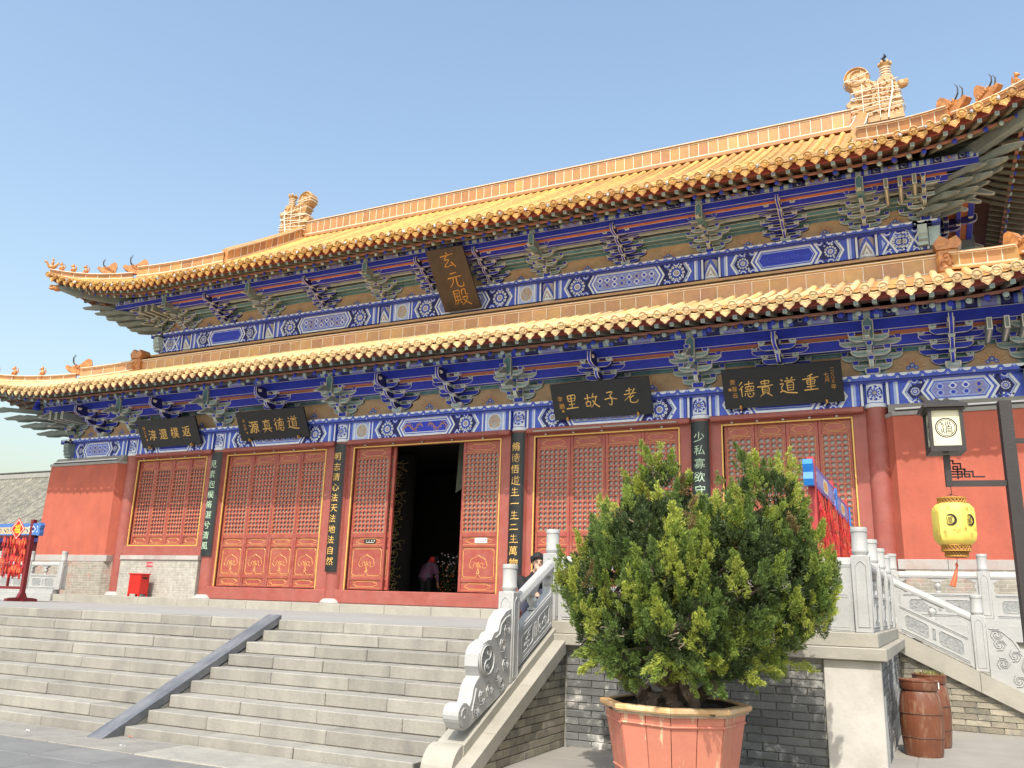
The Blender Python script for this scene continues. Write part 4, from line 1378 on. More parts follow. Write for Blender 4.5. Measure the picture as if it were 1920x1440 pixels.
BS = {}
def make_set(level, colour):
    n, S, z0, P, ah, bs, sh, lg = (3, .37, .15, .22, .145, .145, .40, .62) if level == 'lo' else (4, .2875, .10, .152, .105, .125, .37, .57)
    if colour == 'blue':
        mats = ['blue_dark', 'cream', 'blue', 'teal_grey', 'cream', 'teal_pale', 'blue_dark']
    else:
        mats = ['teal_grey', 'cream', 'teal_pale', 'blue_dark', 'cream', 'blue', 'teal']
    arms = []
    for k in range(n):
        for pl, half in ((k, sh), (k - 1, lg)):
            if pl < 0:
                continue
            mb = arm_mesh(half, ah, .10 if level == 'lo' else .085, *mats[:3])
            for sx in (-1, 0, 1):
                add_block(mb, sx * (half - bs * .46), ah, 0, bs, 3, 4, 5, 6 if colour == 'blue' else None)
            if colour == 'green':       # darker line along the middle of the arm
                yf = -(.10 if level == 'lo' else .085) / 2 - .0045
                for sg in (-1, 1):
                    mb.line2([(sg * .09, ah * .52), (sg * (half - .13), ah * .50), (sg * (half - .05), ah * .72)], .022, lambda u, w, yf=yf: (u, yf, w), 6)
            arms.append((mb.mesh('bracket_arm', mats), (0, -pl * S, z0 + P * k)))
    # heart of the set: big base block and the tongues pointing outwards
    mb = MB()
    add_block(mb, 0, 0, -.02, .30 if level == 'lo' else .24, 3, 4, 5 if colour == 'blue' else 5)
    w = .045 if level == 'lo' else .038
    for k in range(n):
        z = z0 + P * k + .004
        r = (k + 1) * S
        if colour == 'blue' or k == 0:
            q = [(.18, z), (-r + .12, z), (-r + .04, z + ah * .16), (-r - .02, z + ah * .5), (-r - .05, z + ah * .96), (.18, z + ah * .96)]
            if k == n - 1:
                q = [(.18, z), (-r + .05, z), (-r - .10, z + ah * .35), (-r - .14, z + ah * .9), (-r - .14, z + ah * 2.0), (-r + .02, z + ah * 2.3), (.18, z + ah * .96)]
        else:       # beak
            q = [(.18, z + .01), (-r + .08, z + .01), (-r - .08, z - .035), (-r - .24, z - .085), (-r - .33, z - .085), (-r - .33, z - .06), (-r - .14, z + ah * .45), (-r - .06, z + ah * .96), (.18, z + ah * .96)]
        mb.prism(q, -w, w, lambda u, v, d: (d, u, v), 0)
        # painted sides, underside and nose
        for sg in (-1, 1):
            cx, cz = sum(p[0] for p in q) / len(q), sum(p[1] for p in q) / len(q)
            mb.line2([p for p in q[1:-1]], .014, lambda u, v, sg=sg: (sg * (w + .0015), u, v), 1)
        i0, i1 = 1, len(q) - 3
        for i in range(0, i1 + 1):
            a, b = q[i], q[i + 1]
            dx, dz = b[0] - a[0], b[1] - a[1]
            l = hypot(dx, dz)
            nx, nz = (dz / l * -1, dx / l)
            nx, nz = (nx, nz) if (nx < -1e-6 or nz < 0) else (-nx, -nz)
            e = .0018
            for ww, mi in ((w, 1), (w * .6, 2)):
                ee = e if mi == 1 else 2 * e
                p0 = (a[0] + nx * ee, a[1] + nz * ee)
                p1 = (b[0] + nx * ee, b[1] + nz * ee)
                mb.add([(-ww, p0[0], p0[1]), (ww, p0[0], p0[1]), (ww, p1[0], p1[1]), (-ww, p1[0], p1[1])], [(0, 1, 2, 3)], mi)
        add_block(mb, 0, z + ah, -r + .0, bs * .9, 3, 4, 5)
    core = mb.mesh('bracket_set', mats)
    head = None
    if colour == 'green':
        mb = MB()
        D = n * S
        if level == 'lo':
            q = [(-.11, .60), (.11, .60), (.11, 1.02), (0, 1.12), (-.11, 1.02)]
            d0, d1 = -D + .3, -D - .20 + .16
            y1 = -D + .23
        else:
            q = [(-.085, .50), (.085, .50), (.085, .84), (0, .92), (-.085, .84)]
            y1 = -D - .13
        if level == 'lo':
            y1 = -.74 - .14
        mb.prism(q, .1, y1, lambda u, v, d: (u, d, v), 0)
        mb.flat(q, lambda u, v: (u, y1 - .002, v), 1)
        c0 = (0, .85 if level == 'lo' else .7)
        mb.flat([((u - c0[0]) * .82 + c0[0], (v - c0[1]) * .9 + c0[1]) for u, v in q], lambda u, v: (u, y1 - .0035, v), 2)
        zz = q[0][1]
        mb.add([(-.11 if level == 'lo' else -.085, .05, zz - .0015), (.11 if level == 'lo' else .085, .05, zz - .0015), (.11 if level == 'lo' else .085, y1 + .02, zz - .0015), (-.11 if level == 'lo' else -.085, y1 + .02, zz - .0015)], [(0, 1, 2, 3)], 2)
        head = mb.mesh('beam_head', ['teal_grey', 'cream', 'teal', 'orange'])
    BS[(level, colour)] = (core, arms, head)
for lv in ('lo', 'up'):
    for c_ in ('blue', 'green'):
        make_set(lv, c_)
def place_set(level, colour, loc, rot=0.0, head=True):
    core, arms, hd = BS[(level, colour)]
    o = link('bracket_set', core, hall, loc, rot)
    for me, p in arms:
        link('bracket_arm', me, o, p)
    if hd and head:
        link('beam_head', hd, o)
    return o
LOX = [(-CC, 'c'), (-12.83, 'b'), (CX[0], 'g'), (-9.4, 'b'), (CX[1], 'g'), (-5.15, 'b'), (CX[2], 'g'), (-.95, 'b'), (.95, 'b'), (CX[3], 'g'), (5.15, 'b'), (CX[4], 'g'), (9.4, 'b'), (CX[5], 'g'), (12.83, 'b'), (CC, 'c')]
UPX = [(-CU, 'c'), (CX[0], 'g'), (-9.4, 'b'), (CX[1], 'g'), (-5.15, 'b'), (CX[2], 'g'), (-.98, 'b'), (.98, 'b'), (CX[3], 'g'), (5.15, 'b'), (CX[4], 'g'), (9.4, 'b'), (CX[5], 'g'), (CU, 'c')]
def corner_set(level, x, y, z, sx):
    place_set(level, 'green', (x, y, z), 0, False)
    place_set(level, 'green', (x, y, z), sx * pi / 2, False)
    n, S, z0, P = (3, .37, .15, .22) if level == 'lo' else (4, .2875, .10, .152)
    mb = MB()
    w = .055
    for k in range(n + 1):
        r = (k + 1) * S * 1.414 + .1
        zz = z0 + P * k
        q = [(0, zz), (r - .05, zz), (r + .15, zz - .05), (r + .52, zz - .07), (r + .6, zz - .03), (r + .3, zz + .07), (r + .12, zz + .13), (0, zz + .13)]
        mb.prism(q, -w, w, lambda u, v, d: (d, -u, v), 0)
        mb.prism([(u, v + .012) for u, v in q[2:7]], -w * .5, w * .5, lambda u, v, d: (d, -u, v + .01), 1)
    # extra outer tongues beside the diagonal
    for off in (.24, -.24):
        for k in range(n):
            r = (k + 1) * S * 1.3
            zz = z0 + P * k
            q = [(0, zz), (r - .05, zz), (r + .1, zz - .05), (r + .42, zz - .07), (r + .5, zz - .03), (r + .1, zz + .12), (0, zz + .12)]
            mb.prism(q, off - w * .7, off + w * .7, lambda u, v, d: (d, -u, v), 0)
    c = mb.build('corner_bracket', ['teal_grey', 'cream'], hall, loc=(x, y, z))
    c.rotation_euler = (0, 0, sx * pi / 4)
    # three parallel beam noses over the corner on the front
    for k in range(3):
        m2 = MB()
        m2.bbox(-.05, .05, -n * S - .10, -.2, .47, .47 + .26, .008, 1)
        m2.box(-.046, .046, -n * S - .103, -n * S - .0985, .476, .724, 0)
        m2.box(-.03, .03, -n * S - .106, -n * S - .102, .495, .705, 1)
        m2.box(-.018, .018, -n * S - .05, -.3, .4685, .4695, 0)
        m2.build('beam_nose', ['cream', 'teal_grey'], hall, loc=(x - sx * (.18 + .30 * k), y, z))
for X, c in LOX:
    if c == 'c':
        corner_set('lo', X, .15, ZP1, 1 if X > 0 else -1)
    else:
        place_set('lo', 'blue' if c == 'b' else 'green', (X, .15, ZP1))
for X, c in UPX:
    if c == 'c':
        corner_set('up', X, YU + .1, ZUP, 1 if X > 0 else -1)
    else:
        place_set('up', 'blue' if c == 'b' else 'green', (X, YU + .1, ZUP))
for sx in (-1, 1):
    for y, c in ((1.75, 'blue'), (3.3, 'green'), (5.0, 'blue')):
        place_set('lo', c, (sx * (CC + .13), y, ZP1), sx * pi / 2)
        place_set('up', c, (sx * (CU - .1), y + 1.7, ZUP), sx * pi / 2)

# ---- boards, tie beams and purlins between the sets
def frame_fn(side, cx, yw):
    """(along, outwards, up) -> world for the front (side 0) or an end (side +-1)"""
    if side == 0:
        return lambda u, o, z: (u, yw - o, z)
    return lambda u, o, z: (side * (cx + o), u, z)
def boxf(mb, f, u0, u1, o0, o1, z0, z1, mi=0):
    vs = [f(u, o, z) for z in (z0, z1) for o in (o0, o1) for u in (u0, u1)]
    mb.add(vs, [(0, 2, 3, 1), (4, 5, 7, 6), (0, 1, 5, 4), (2, 6, 7, 3), (0, 4, 6, 2), (1, 3, 7, 5)], mi)
for lv, cc, yw, zb, S, n in (('lo', CC, .15, ZP1, .37, 3), ('up', CU, YU + .1, ZUP, .2875, 4)):
    nodes = [X for X, c in (LOX if lv == 'lo' else UPX)]
    topz = zb + (.81 if lv == 'lo' else .72)
    for side in (0, -1, 1):
        f = frame_fn(side, cc - (.13 if lv == 'lo' else .1) if side else cc, yw)
        ua, ub = (-cc, cc) if side == 0 else (yw, 12.0)
        def ext(o):      # beams mitre past the corner
            return (ua - o, ub + o) if side == 0 else (yw - o, ub)
        def beam(name, o, th, z0, z1, m, rim=True):
            mb = MB()
            a, b = ext(o)
            boxf(mb, f, a, b, o - th / 2, o + th / 2, z0, z1, 0)
            if rim:
                e = .012
                boxf(mb, f, a, b, o + th / 2, o + th / 2 + .003, z0, z0 + e, 1)
                boxf(mb, f, a, b, o + th / 2, o + th / 2 + .003, z1 - e, z1, 1)
            mb.build(name, [m, 'cream'], hall)
        if lv == 'lo':
            beam('tie_beam', 0, .10, zb + .60, zb + .80, 'teal')
            beam('tie_beam', .37, .10, zb + .55, zb + .80, 'blue')
            beam('eave_beam', .75, .14, zb + .81, zb + 1.07, 'blue')
            mb = MB()
            a, b = ext(.3)
            boxf(mb, f, a, b, .05, .32, zb + .80, zb + .815, 0)
            boxf(mb, f, a, b, .42, .68, zb + .80, zb + .815, 1)
            mb.build('soffit_strip', ['teal_pale', 'orange'], hall)
            op, zp = .75, zb + 1.07
        else:
            beam('tie_beam', 0, .09, zb + .52, zb + .70, 'teal')
            beam('tie_beam', .2875, .09, zb + .50, zb + .62, 'teal')
            beam('tie_beam', .575, .09, zb + .60, zb + .72, 'teal_pale')
            beam('tie_beam', .8625, .09, zb + .58, zb + .74, 'blue')
            beam('eave_beam', 1.15, .13, zb + .72, zb + .90, 'blue')
            mb = MB()
            a, b = ext(.5)
            boxf(mb, f, a, b, .05, .24, zb + .70, zb + .712, 0)
            boxf(mb, f, a, b, .62, .81, zb + .725, zb + .737, 1)
            boxf(mb, f, a, b, .91, 1.08, zb + .74, zb + .752, 1)
            boxf(mb, f, a, b, .34, .53, zb + .715, zb + .727, 0)
            mb.build('soffit_strip', ['teal_pale', 'orange'], hall)
            op, zp = 1.15, zb + .90
        # purlin, painted in lengths
        mb = MB()
        a, b = ext(op)
        rp = .13 if lv == 'lo' else .085
        n_ = 10
        edges = [a] + [q for q in nodes if a < q < b] + [b] if side == 0 else [a, (a + b) / 2, b]
        for i in range(len(edges) - 1):
            e0, e1 = edges[i], edges[i + 1]
            stops = [0, .04, .09, .15, .2, .36, .40, .6, .64, .8, .85, .91, .96, 1]
            cols = [1, 0, 1, 3, 2, 1, 4, 1, 2, 3, 1, 0, 1]
            for j in range(13):
                u0_, u1_ = e0 + (e1 - e0) * stops[j], e0 + (e1 - e0) * stops[j + 1]
                vs = []
                for uu in (u0_, u1_):
                    for k in range(n_):
                        t = -pi / 2 - .6 + (pi + .8) * k / (n_ - 1)
                        vs.append(f(uu, op + rp * cos(t), zp + rp + rp * sin(t)))
                mb.add(vs, [(k, k + 1, n_ + k + 1, n_ + k) for k in range(n_ - 1)], cols[j])
                if cols[j] in (2, 4):     # scrolls and flowers
                    m_ = max(1, int((u1_ - u0_) / .16))
                    for q_ in range(m_):
                        uc = u0_ + (u1_ - u0_) * (q_ + .5) / m_
                        fn = lambda u, w, f=f: f(u, op + (rp + .003) * cos(w), zp + rp + (rp + .003) * sin(w))
                        mb.flat(circ(uc, .05, .06, 9, 0, .06 / rp), fn, 1 if cols[j] == 2 else 0)
                        fn2 = lambda u, w, f=f: f(u, op + (rp + .005) * cos(w), zp + rp + (rp + .005) * sin(w))
                        mb.flat(circ(uc, .05, .036, 8, 0, .036 / rp), fn2, 2 if cols[j] == 2 else 5)
        mb.build('eave_purlin', ['blue', 'teal_pale', 'blue_dark', 'blue_mid', 'blue_mauve', 'gold_dull'], hall)
        # ochre boards behind the brackets, bordered in green with a flaming pearl in the middle
        zt = zb + (.60 if lv == 'lo' else .52)
        mb = MB()
        boxf(mb, f, ua, ub, -.06, -.03, zb, zt, 0)
        mb.build('bracket_board', 'teal', hall)
        if side == 0:
            for i in range(len(nodes) - 1):
                a, b = nodes[i], nodes[i + 1]
                g_ = .17
                hh = zt - zb
                kx = .95 if (b - a) < 1.6 else 1
                q = [(a + g_, zb + .01), (b - g_, zb + .01), (b - g_ - .10, zb + hh * .22), (b - g_ - .20 * kx, zb + hh * .36), (b - g_ - .30 * kx, zb + hh * .66), (b - g_ - .42 * kx, zb + hh * .82), (b - g_ - .50 * kx, zb + hh * .88),
                     (a + g_ + .50 * kx, zb + hh * .88), (a + g_ + .42 * kx, zb + hh * .82), (a + g_ + .30 * kx, zb + hh * .66), (a + g_ + .20 * kx, zb + hh * .36), (a + g_ + .10, zb + hh * .22)]
                mb = MB()
                c = (a + b) / 2
                P_ = lambda s_, lay: (lambda u, w: f(c + (u - c) * s_, -.03 + .0015 * lay, zb + (w - zb) * (s_ * .5 + .5)))
                mb.flat([((u - c) * 1.09 + c, w) for u, w in q], P_(1, 1), 3)
                mb.flat(q, P_(1, 2), 0)
                Pf = lambda u, w: f(u, -.03 + .0045, w)
                zc = zb + hh * .22
                for k in range(9):
                    t = pi * (k + .5) / 9
                    r1, r2 = hh * .20, hh * (.42 if k % 2 else .34)
                    mb.line2([(c + r1 * 1.2 * cos(t), zc + r1 * sin(t)), (c + r2 * 1.15 * cos(t) + .02 * (-1) ** k, zc + r2 * sin(t))], .014, Pf, 4)
                for dx, dz, r_ in ((0, .13, .05), (-.08, .04, .04), (.08, .04, .04)):
                    mb.flat(circ(c + dx, zc + dz * hh, r_ * hh / .5, 9), Pf, 1)
                    mb.flat(circ(c + dx, zc + dz * hh, r_ * .5 * hh / .5, 7), lambda u, w: f(u, -.03 + .006, w), 2)
                mb.build('painted_board', ['ochre', 'blue_mid', 'teal_pale', 'teal_pale', 'orange'], hall)

# ================================================================== ROOFS
class Roof:
    def __init__(s, ye, ze, uc, u0, R, OT, a, b, ug, yg, tend):
        # straight eave at y=ye,z=ze; corner at |x|=uc; rise R and outturn OT from |x|=u0
        s.ye, s.ze, s.uc, s.u0, s.R, s.OT, s.a, s.b, s.ug, s.yg, s.tend = ye, ze, uc, u0, R, OT, a, b, ug, yg, tend
    def sf(s, u):
        return min(1.0, max(0.0, (abs(u) - s.u0) / (s.uc - s.u0)))
    def out(s, u):
        return s.OT * s.sf(u) ** 2
    def rise(s, u):
        return s.R * s.sf(u) ** 2
    def P(s, u, t, dz=0.0):
        """point on the front slope, t metres in from the eave"""
        o = s.out(u) * max(0, 1 - t / 4)
        return (u, s.ye - o + t, s.ze + s.a * t + s.b * t * t + s.rise(u) * max(0, 1 - t / 4.2) ** 1.4 + dz)
    def tmax(s, u):
        if abs(u) <= s.ug:
            return s.tend
        yc = s.ye - s.OT
        yh = yc + (s.uc - abs(u)) * (s.yg - yc) / (s.uc - s.ug)
        return max(.05, yh - s.ye + s.out(u) * .6)
RL = Roof(-2.30, 6.12, 16.92, 12.6, .80, .35, .40, .008, 12.95, 1.30, 3.55)
RU = Roof(-.80, 10.02, 15.42, 11.0, .80, .35, .535, .0105, 11.3, 2.95, 7.95)

disc_m, drip_m = {}, {}
def tile_parts(R, name, mats, sp):
    roof = empty(name, (0, 0, 0), hall)
    n = int(2 * (R.uc - .12) / sp)
    us = [(-R.uc + .12) + 2 * (R.uc - .12) * i / n for i in range(n + 1)]
    sp = us[1] - us[0]
    # shared end pieces
    d = MB()
    d.lathe([(.092, .07), (.10, 0), (.10, -.03), (.084, -.036), (.082, -.018), (.052, -.016), (.046, -.032), (.012, -.036)], 16, (0, 0, 0), axis='y')
    dm = d.mesh('eave_disc', mats[2], True)
    q = [(-.12, .03), (-.118, -.03), (-.10, -.085), (-.062, -.105), (-.035, -.135), (0, -.165), (.035, -.135), (.062, -.105), (.10, -.085), (.118, -.03), (.12, .03), (.07, .0), (0, -.012), (-.07, .0)]
    dd = MB()
    dd.prism(q, -.018, .012, lambda u, w, d_: (u, d_, w))
    dd.line2([(-.095, -.06), (-.05, -.085), (0, -.13), (.05, -.085), (.095, -.06)], .012, lambda u, w, d_=0: (u, -.0185 - d_, w), 0, th=.008)
    dd.line2([(-.06, -.03), (-.03, -.06), (0, -.04), (.03, -.06), (.06, -.03)], .012, lambda u, w, d_=0: (u, -.0185 - d_, w), 0, th=.008)
    ddm = dd.mesh('drip_tile', mats[2])
    # straight rows share one mesh each
    cache = {}
    def row_mesh(u, kind, x0):
        T = R.tmax(u)
        key = (kind, 'in') if abs(u) < R.u0 and T == R.tend else None
        if key and key in cache:
            return cache[key]
        mb = MB()
        step = .30 if kind == 'cap' else .22
        k = max(1, int(round(T / step)))
        ts = [T * i / k for i in range(k + 1)]
        if kind == 'cap':
            vs = []
            m = 7
            for i, t in enumerate(ts):
                for rr, dt in (((.072, 0), (.079, .012)) if 0 < i < k else ((.079, 0),)):
                    p = R.P(u, min(t + dt, T))
                    p2 = R.P(u, min(t + .1, T + .1))
                    for j in range(m):
                        a = pi * j / (m - 1)
                        vs.append((p[0] - x0 + rr * cos(a), p[1], p[2] + .03 + rr * sin(a) * 1.0))
            rings = len(vs) // m
            mb.add(vs, [(r * m + j, r * m + j + 1, (r + 1) * m + j + 1, (r + 1) * m + j) for r in range(rings - 1) for j in range(m - 1)])
        else:
            m = 5
            vs = []
            for i, t in enumerate(ts[:-1]):
                t2 = ts[i + 1]
                for tt, dz in ((t, .035), (t2, .006)):
                    for j in range(m):
                        c_ = (j / (m - 1) - .5) * 2
                        p = R.P(u + c_ * sp * .40, tt)
                        vs.append((p[0] - x0, p[1], p[2] + dz + .03 * c_ * c_ - .02))
            nr = len(vs) // m
            fs = [(r * m + j, r * m + j + 1, (r + 1) * m + j + 1, (r + 1) * m + j) for r in range(nr - 1) for j in range(m - 1)]
            mb.add(vs, fs)
        me = mb.mesh('tile_row' if kind == 'cap' else 'pan_row', mats[0] if kind == 'cap' else mats[1], kind == 'cap')
        if key:
            cache[key] = me
        return me
    for i, u in enumerate(us):
        me = row_mesh(u, 'cap', u)
        link('tile_row', me, roof, (u, 0, 0))
        p = R.P(u, 0)
        o = link('eave_disc', dm, roof, (p[0], p[1] - .055, p[2] + .05))
        o.rotation_euler = (radians(-14) + random.uniform(-.05, .05), random.uniform(0, 6), 0)
        o.rotation_euler = (radians(random.uniform(8, 14)), 0, random.uniform(-.05, .05))
        if i < n:
            um = u + sp / 2
            me = row_mesh(um, 'pan', um)
            link('pan_row', me, roof, (um, 0, 0))
            p = R.P(um, 0)
            p2, p1 = R.P(um + .1, 0), R.P(um - .1, 0)
            o = link('drip_tile', ddm, roof, (p[0], p[1] - .012, p[2] - .012))
            o.rotation_euler = (radians(random.uniform(4, 12)), -atan2(p2[2] - p1[2], .2) * .8, 0)
    # back slope, end slopes: plain sheets beyond what can be seen
    mb = MB()
    def sheet(fn, us_, ts_):
        vs = [fn(a, t) for t in ts_ for a in us_]
        w = len(us_)
        mb.add(vs, [(r * w + c, r * w + c + 1, (r + 1) * w + c + 1, (r + 1) * w + c) for r in range(len(ts_) - 1) for c in range(w - 1)])
    return roof, us, sp, mb, sheet
upper, usU, spU, mbU, sheetU = tile_parts(RU, 'upper_roof', ('glaze', 'glaze_pan', 'glaze_face'), .312)
lower, usL, spL, mbL, sheetL = tile_parts(RL, 'lower_roof', ('glaze_lo', 'glaze_pan', 'glaze_face_lo'), .318)

YR = 7.15                         # ridge line
for R, roof, mb, sheet, cu in ((RU, upper, mbU, sheetU, CU), (RL, lower, mbL, sheetL, CC)):
    # underlay below the front tiles
    us = [-R.uc + .05 + (2 * R.uc - .1) * i / 70 for i in range(71)]
    vs = []
    for u in us:
        T = R.tmax(u)
        for k in range(7):
            vs.append(R.P(u, .03 + (T - .03) * k / 6, -.035))
    mb.add(vs, [(i * 7 + k, (i + 1) * 7 + k, (i + 1) * 7 + k + 1, i * 7 + k + 1) for i in range(70) for k in range(6)])
    if R is RU:
        sheet(lambda u, t: (u, 2 * YR - R.P(u, t)[1], R.P(u, t)[2]), [-11.3 + 22.6 * i / 10 for i in range(11)], [0, 1, 2, 4, 6, 7.95])
    # end slopes, mirrored about the hip: swap the two axes
    yc = R.ye - R.OT
    for sx in (-1, 1):
        def endp(v, t, sx=sx):
            # v runs along the end eave from the front corner (v=0) inward
            vv = R.uc - v
            p = R.P(max(vv, 0) if v < R.uc else 0, t)
            return (sx * (R.uc - R.OT - (p[1] - R.ye)), yc + v, p[2] + .02)
        vlist = [0, .5, 1, 1.5, 2, 3, 4.3, 6, 8]
        vs, W_ = [], 8
        for v in vlist:
            T = min(R.tmax(max(R.uc - v, 0)) if v < (R.uc - R.ug) else (R.uc - R.ug), R.uc - R.ug)
            for k in range(W_):
                vs.append(endp(v, T * k / (W_ - 1)))
        mb.add(vs, [(i * W_ + k, (i + 1) * W_ + k, (i + 1) * W_ + k + 1, i * W_ + k + 1) for i in range(len(vlist) - 1) for k in range(W_ - 1)])
    mb.build('roof_underlay', 'glaze_pan', roof)
# gable boards of the upper roof
for sx in (-1, 1):
    mb = MB()
    q = [(RU.P(11, t)[1], RU.P(11, t)[2] - .1) for t in (2.9, 4, 5.5, 7, 7.9)]
    q = q + [(2 * YR - a, b) for a, b in q[::-1]]
    mb.prism(q, sx * 10.9, sx * 11.0, lambda u, w, d: (d, u, w))
    mb.build('gable_board', 'red_deep', upper)

# ---- rafters: round ones below, square flying ones above, boards along their ends
def rafters(R, roof, cc, yw, y_r, z_r, slope, y_f, z_f, sp, rr, side=0):
    """y_r,z_r: end of the round rafters; y_f,z_f: end of the flying rafters (straight part)"""
    n = int(2 * (R.uc - .35) / sp)
    half = R.uc - .35
    if side == 0:
        us = [-half + 2 * half * i / n for i in range(n + 1)]
    else:
        us = [half - sp * i for i in range(int(8 / sp))]
    rm, fm = {}, {}
    for i, u in enumerate(us):
        s_ = R.sf(u)
        rise, out = R.rise(u), R.out(u)
        inner = min(abs(u), cc + .0) * (1 if u > 0 else -1)
        sgn = 1 if u > 0 else -1
        col = i % 2
        # ends
        def W_(uu, y, z):
            if side == 0:
                return Vector((uu, y, z))
            # mirrored on the end: uu measured from the middle along the end eave
            return Vector((side * (cc + (yw - y)), (yw) + (cc - uu), z))
        uo = u * (1 - .02 * s_)
        e1 = W_(uo, y_r - out * .75, z_r + rise * .80)
        e0 = W_(inner if abs(u) > cc else u, yw + .1, z_r + (yw + .1 - y_r) * slope + rise * .25)
        if abs(u) <= R.u0:
            key = ('r', col)
            if key not in rm:
                mb = MB()
                d = Vector((0, e0.y - e1.y, e0.z - e1.z))
                mb.tube([(0, 0, 0), d], rr, 8, 0)
                mb.xf(Matrix.Identity(4))
                rm[key] = (mb, d)
                dd = d.normalized()
                mb.lathe([(rr * 1.0, -.004), (rr * 1.02, -.012), (rr * .8, -.03), (rr * .45, -.042), (rr * .2, -.045)], 12, (0, 0, 0), 1, axis='y')
                mb.lathe([(rr * .30, -.044), (rr * .26, -.052)], 8, (0, 0, rr * .15), 2, axis='y')
                rm[key] = mb.mesh('round_rafter', ['rafter', 'blue' if col else 'teal_pale', 'teal_pale' if not col else 'blue_mid'], False)
            if side == 0:
                link('round_rafter', rm[key], roof, e1)
            else:
                o = link('round_rafter', rm[key], roof, e1, side * pi / 2)
        else:
            mb = MB()
            mb.tube([e1, e0], rr, 8, 0)
            dirv = (e1 - e0).normalized()
            a = e1 + dirv * .02
            mb.tube([e1, e1 + dirv * .012, e1 + dirv * .03, e1 + dirv * .04], [rr * 1.02, rr * 1.02, rr * .7, rr * .25], 10, 1)
            mb.build('round_rafter', ['rafter', 'blue' if col else 'teal_pale'], roof)
        f1 = W_(u, y_f - out, z_f + rise * .96)
        f0 = W_(uo, y_r + .35 - out * .75, z_r + rr * 2 + .05 + .30 * slope * .9 + rise * .78)
        hw = .044
        d = (f0 - f1)
        mb = MB()
        x_ = d.cross(Vector((0, 0, 1))).normalized() * hw
        z_ = x_.cross(d).normalized() * hw
        if abs(u) <= R.u0 and 'f' in fm:
            link('flying_rafter', fm['f'], roof, f1, side * pi / 2 if side else None)
            continue
        org = f1 if abs(u) <= R.u0 else Vector((0, 0, 0))
        A = [f1 - org + x_ * a + z_ * b for a, b in ((-1, -1), (1, -1), (1, 1), (-1, 1))]
        B = [f0 - org + x_ * a + z_ * b for a, b in ((-1, -1), (1, -1), (1, 1), (-1, 1))]
        mb.add(A + B, [(0, 1, 5, 4), (1, 2, 6, 5), (2, 3, 7, 6), (3, 0, 4, 7), (4, 5, 6, 7)], 0)
        mb.add(A, [(3, 2, 1, 0)], 1)
        dn = -d.normalized() * .0025
        for (a0, b0, a1, b1) in ((-.6, -.6, .6, -.42), (-.6, .42, .6, .6), (-.6, -.3, -.42, .3), (.42, -.3, .6, .3), (-.2, -.2, .2, .2)):
            mb.add([f1 - org + dn + x_ * a + z_ * b for a, b in ((a0, b0), (a1, b0), (a1, b1), (a0, b1))], [(3, 2, 1, 0)], 2)
        if abs(u) <= R.u0 and side == 0:
            fm['f'] = mb.mesh('flying_rafter', ['rafter', 'teal_pale', 'teal'])
            link('flying_rafter', fm['f'], roof, f1)
        else:
            o = mb.build('flying_rafter', ['rafter', 'teal_pale', 'teal'], roof, loc=org)
    # boards: red eave board, small lower board, soffit sheets
    mb = MB()
    us2 = [-R.uc + .02 + (2 * R.uc - .04) * i / 90 for i in range(91)] if side == 0 else [R.uc - .02 - 8 * i / 30 for i in range(31)]
    def strip(prof, mi):
        vs = []
        for u in us2:
            ri, ou = R.rise(u), R.out(u)
            for y, z, kr, ko in prof:
                if side == 0:
                    vs.append((u, y - ou * ko, z + ri * kr))
                else:
                    vs.append((side * (cc + (yw - (y - ou * ko))), yw + (cc - u), z + ri * kr))
        k = len(prof)
        mb.add(vs, [(i * k + j, (i + 1) * k + j, (i + 1) * k + (j + 1) % k, i * k + (j + 1) % k) for i in range(len(us2) - 1) for j in range(k)], mi)
    strip([(y_f - .035, z_f + .045, .97, 1), (y_f - .05, z_f + .155, .98, 1), (y_f + .03, z_f + .16, .98, 1), (y_f + .03, z_f + .048, .97, 1)], 0)
    strip([(y_r - .015, z_r + rr + .005, .81, .77), (y_r - .018, z_r + rr + .045, .81, .77), (y_r + .06, z_r + rr + .047, .81, .77), (y_r + .06, z_r + rr + .006, .81, .77)], 1)
    mb.build('eave_board', ['red_eave', 'batten'], roof)
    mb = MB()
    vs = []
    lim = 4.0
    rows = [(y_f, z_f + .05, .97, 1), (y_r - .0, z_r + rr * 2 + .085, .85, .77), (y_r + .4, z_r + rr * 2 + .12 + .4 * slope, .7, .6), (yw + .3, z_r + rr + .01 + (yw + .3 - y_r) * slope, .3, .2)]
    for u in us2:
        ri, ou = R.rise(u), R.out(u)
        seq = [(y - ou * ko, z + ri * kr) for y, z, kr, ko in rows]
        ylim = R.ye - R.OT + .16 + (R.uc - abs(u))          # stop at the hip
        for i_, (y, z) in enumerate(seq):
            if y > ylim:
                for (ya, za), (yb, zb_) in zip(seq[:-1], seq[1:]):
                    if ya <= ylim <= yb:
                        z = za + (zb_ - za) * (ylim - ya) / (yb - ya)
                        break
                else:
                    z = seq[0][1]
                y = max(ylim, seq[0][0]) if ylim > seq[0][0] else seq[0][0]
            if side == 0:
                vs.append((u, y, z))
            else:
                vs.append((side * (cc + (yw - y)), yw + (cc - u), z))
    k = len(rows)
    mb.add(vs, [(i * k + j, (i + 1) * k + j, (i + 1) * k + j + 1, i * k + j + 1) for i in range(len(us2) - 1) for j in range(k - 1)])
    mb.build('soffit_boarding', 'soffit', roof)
for side in (0, -1, 1):
    rafters(RL, lower, CC, .15, -1.50, 5.965, .43, -2.10, 5.985, .335, .058, side)
    rafters(RU, upper, CU, YU + .1, -.12, 9.90, .46, -.60, 9.89, .325, .056, side)
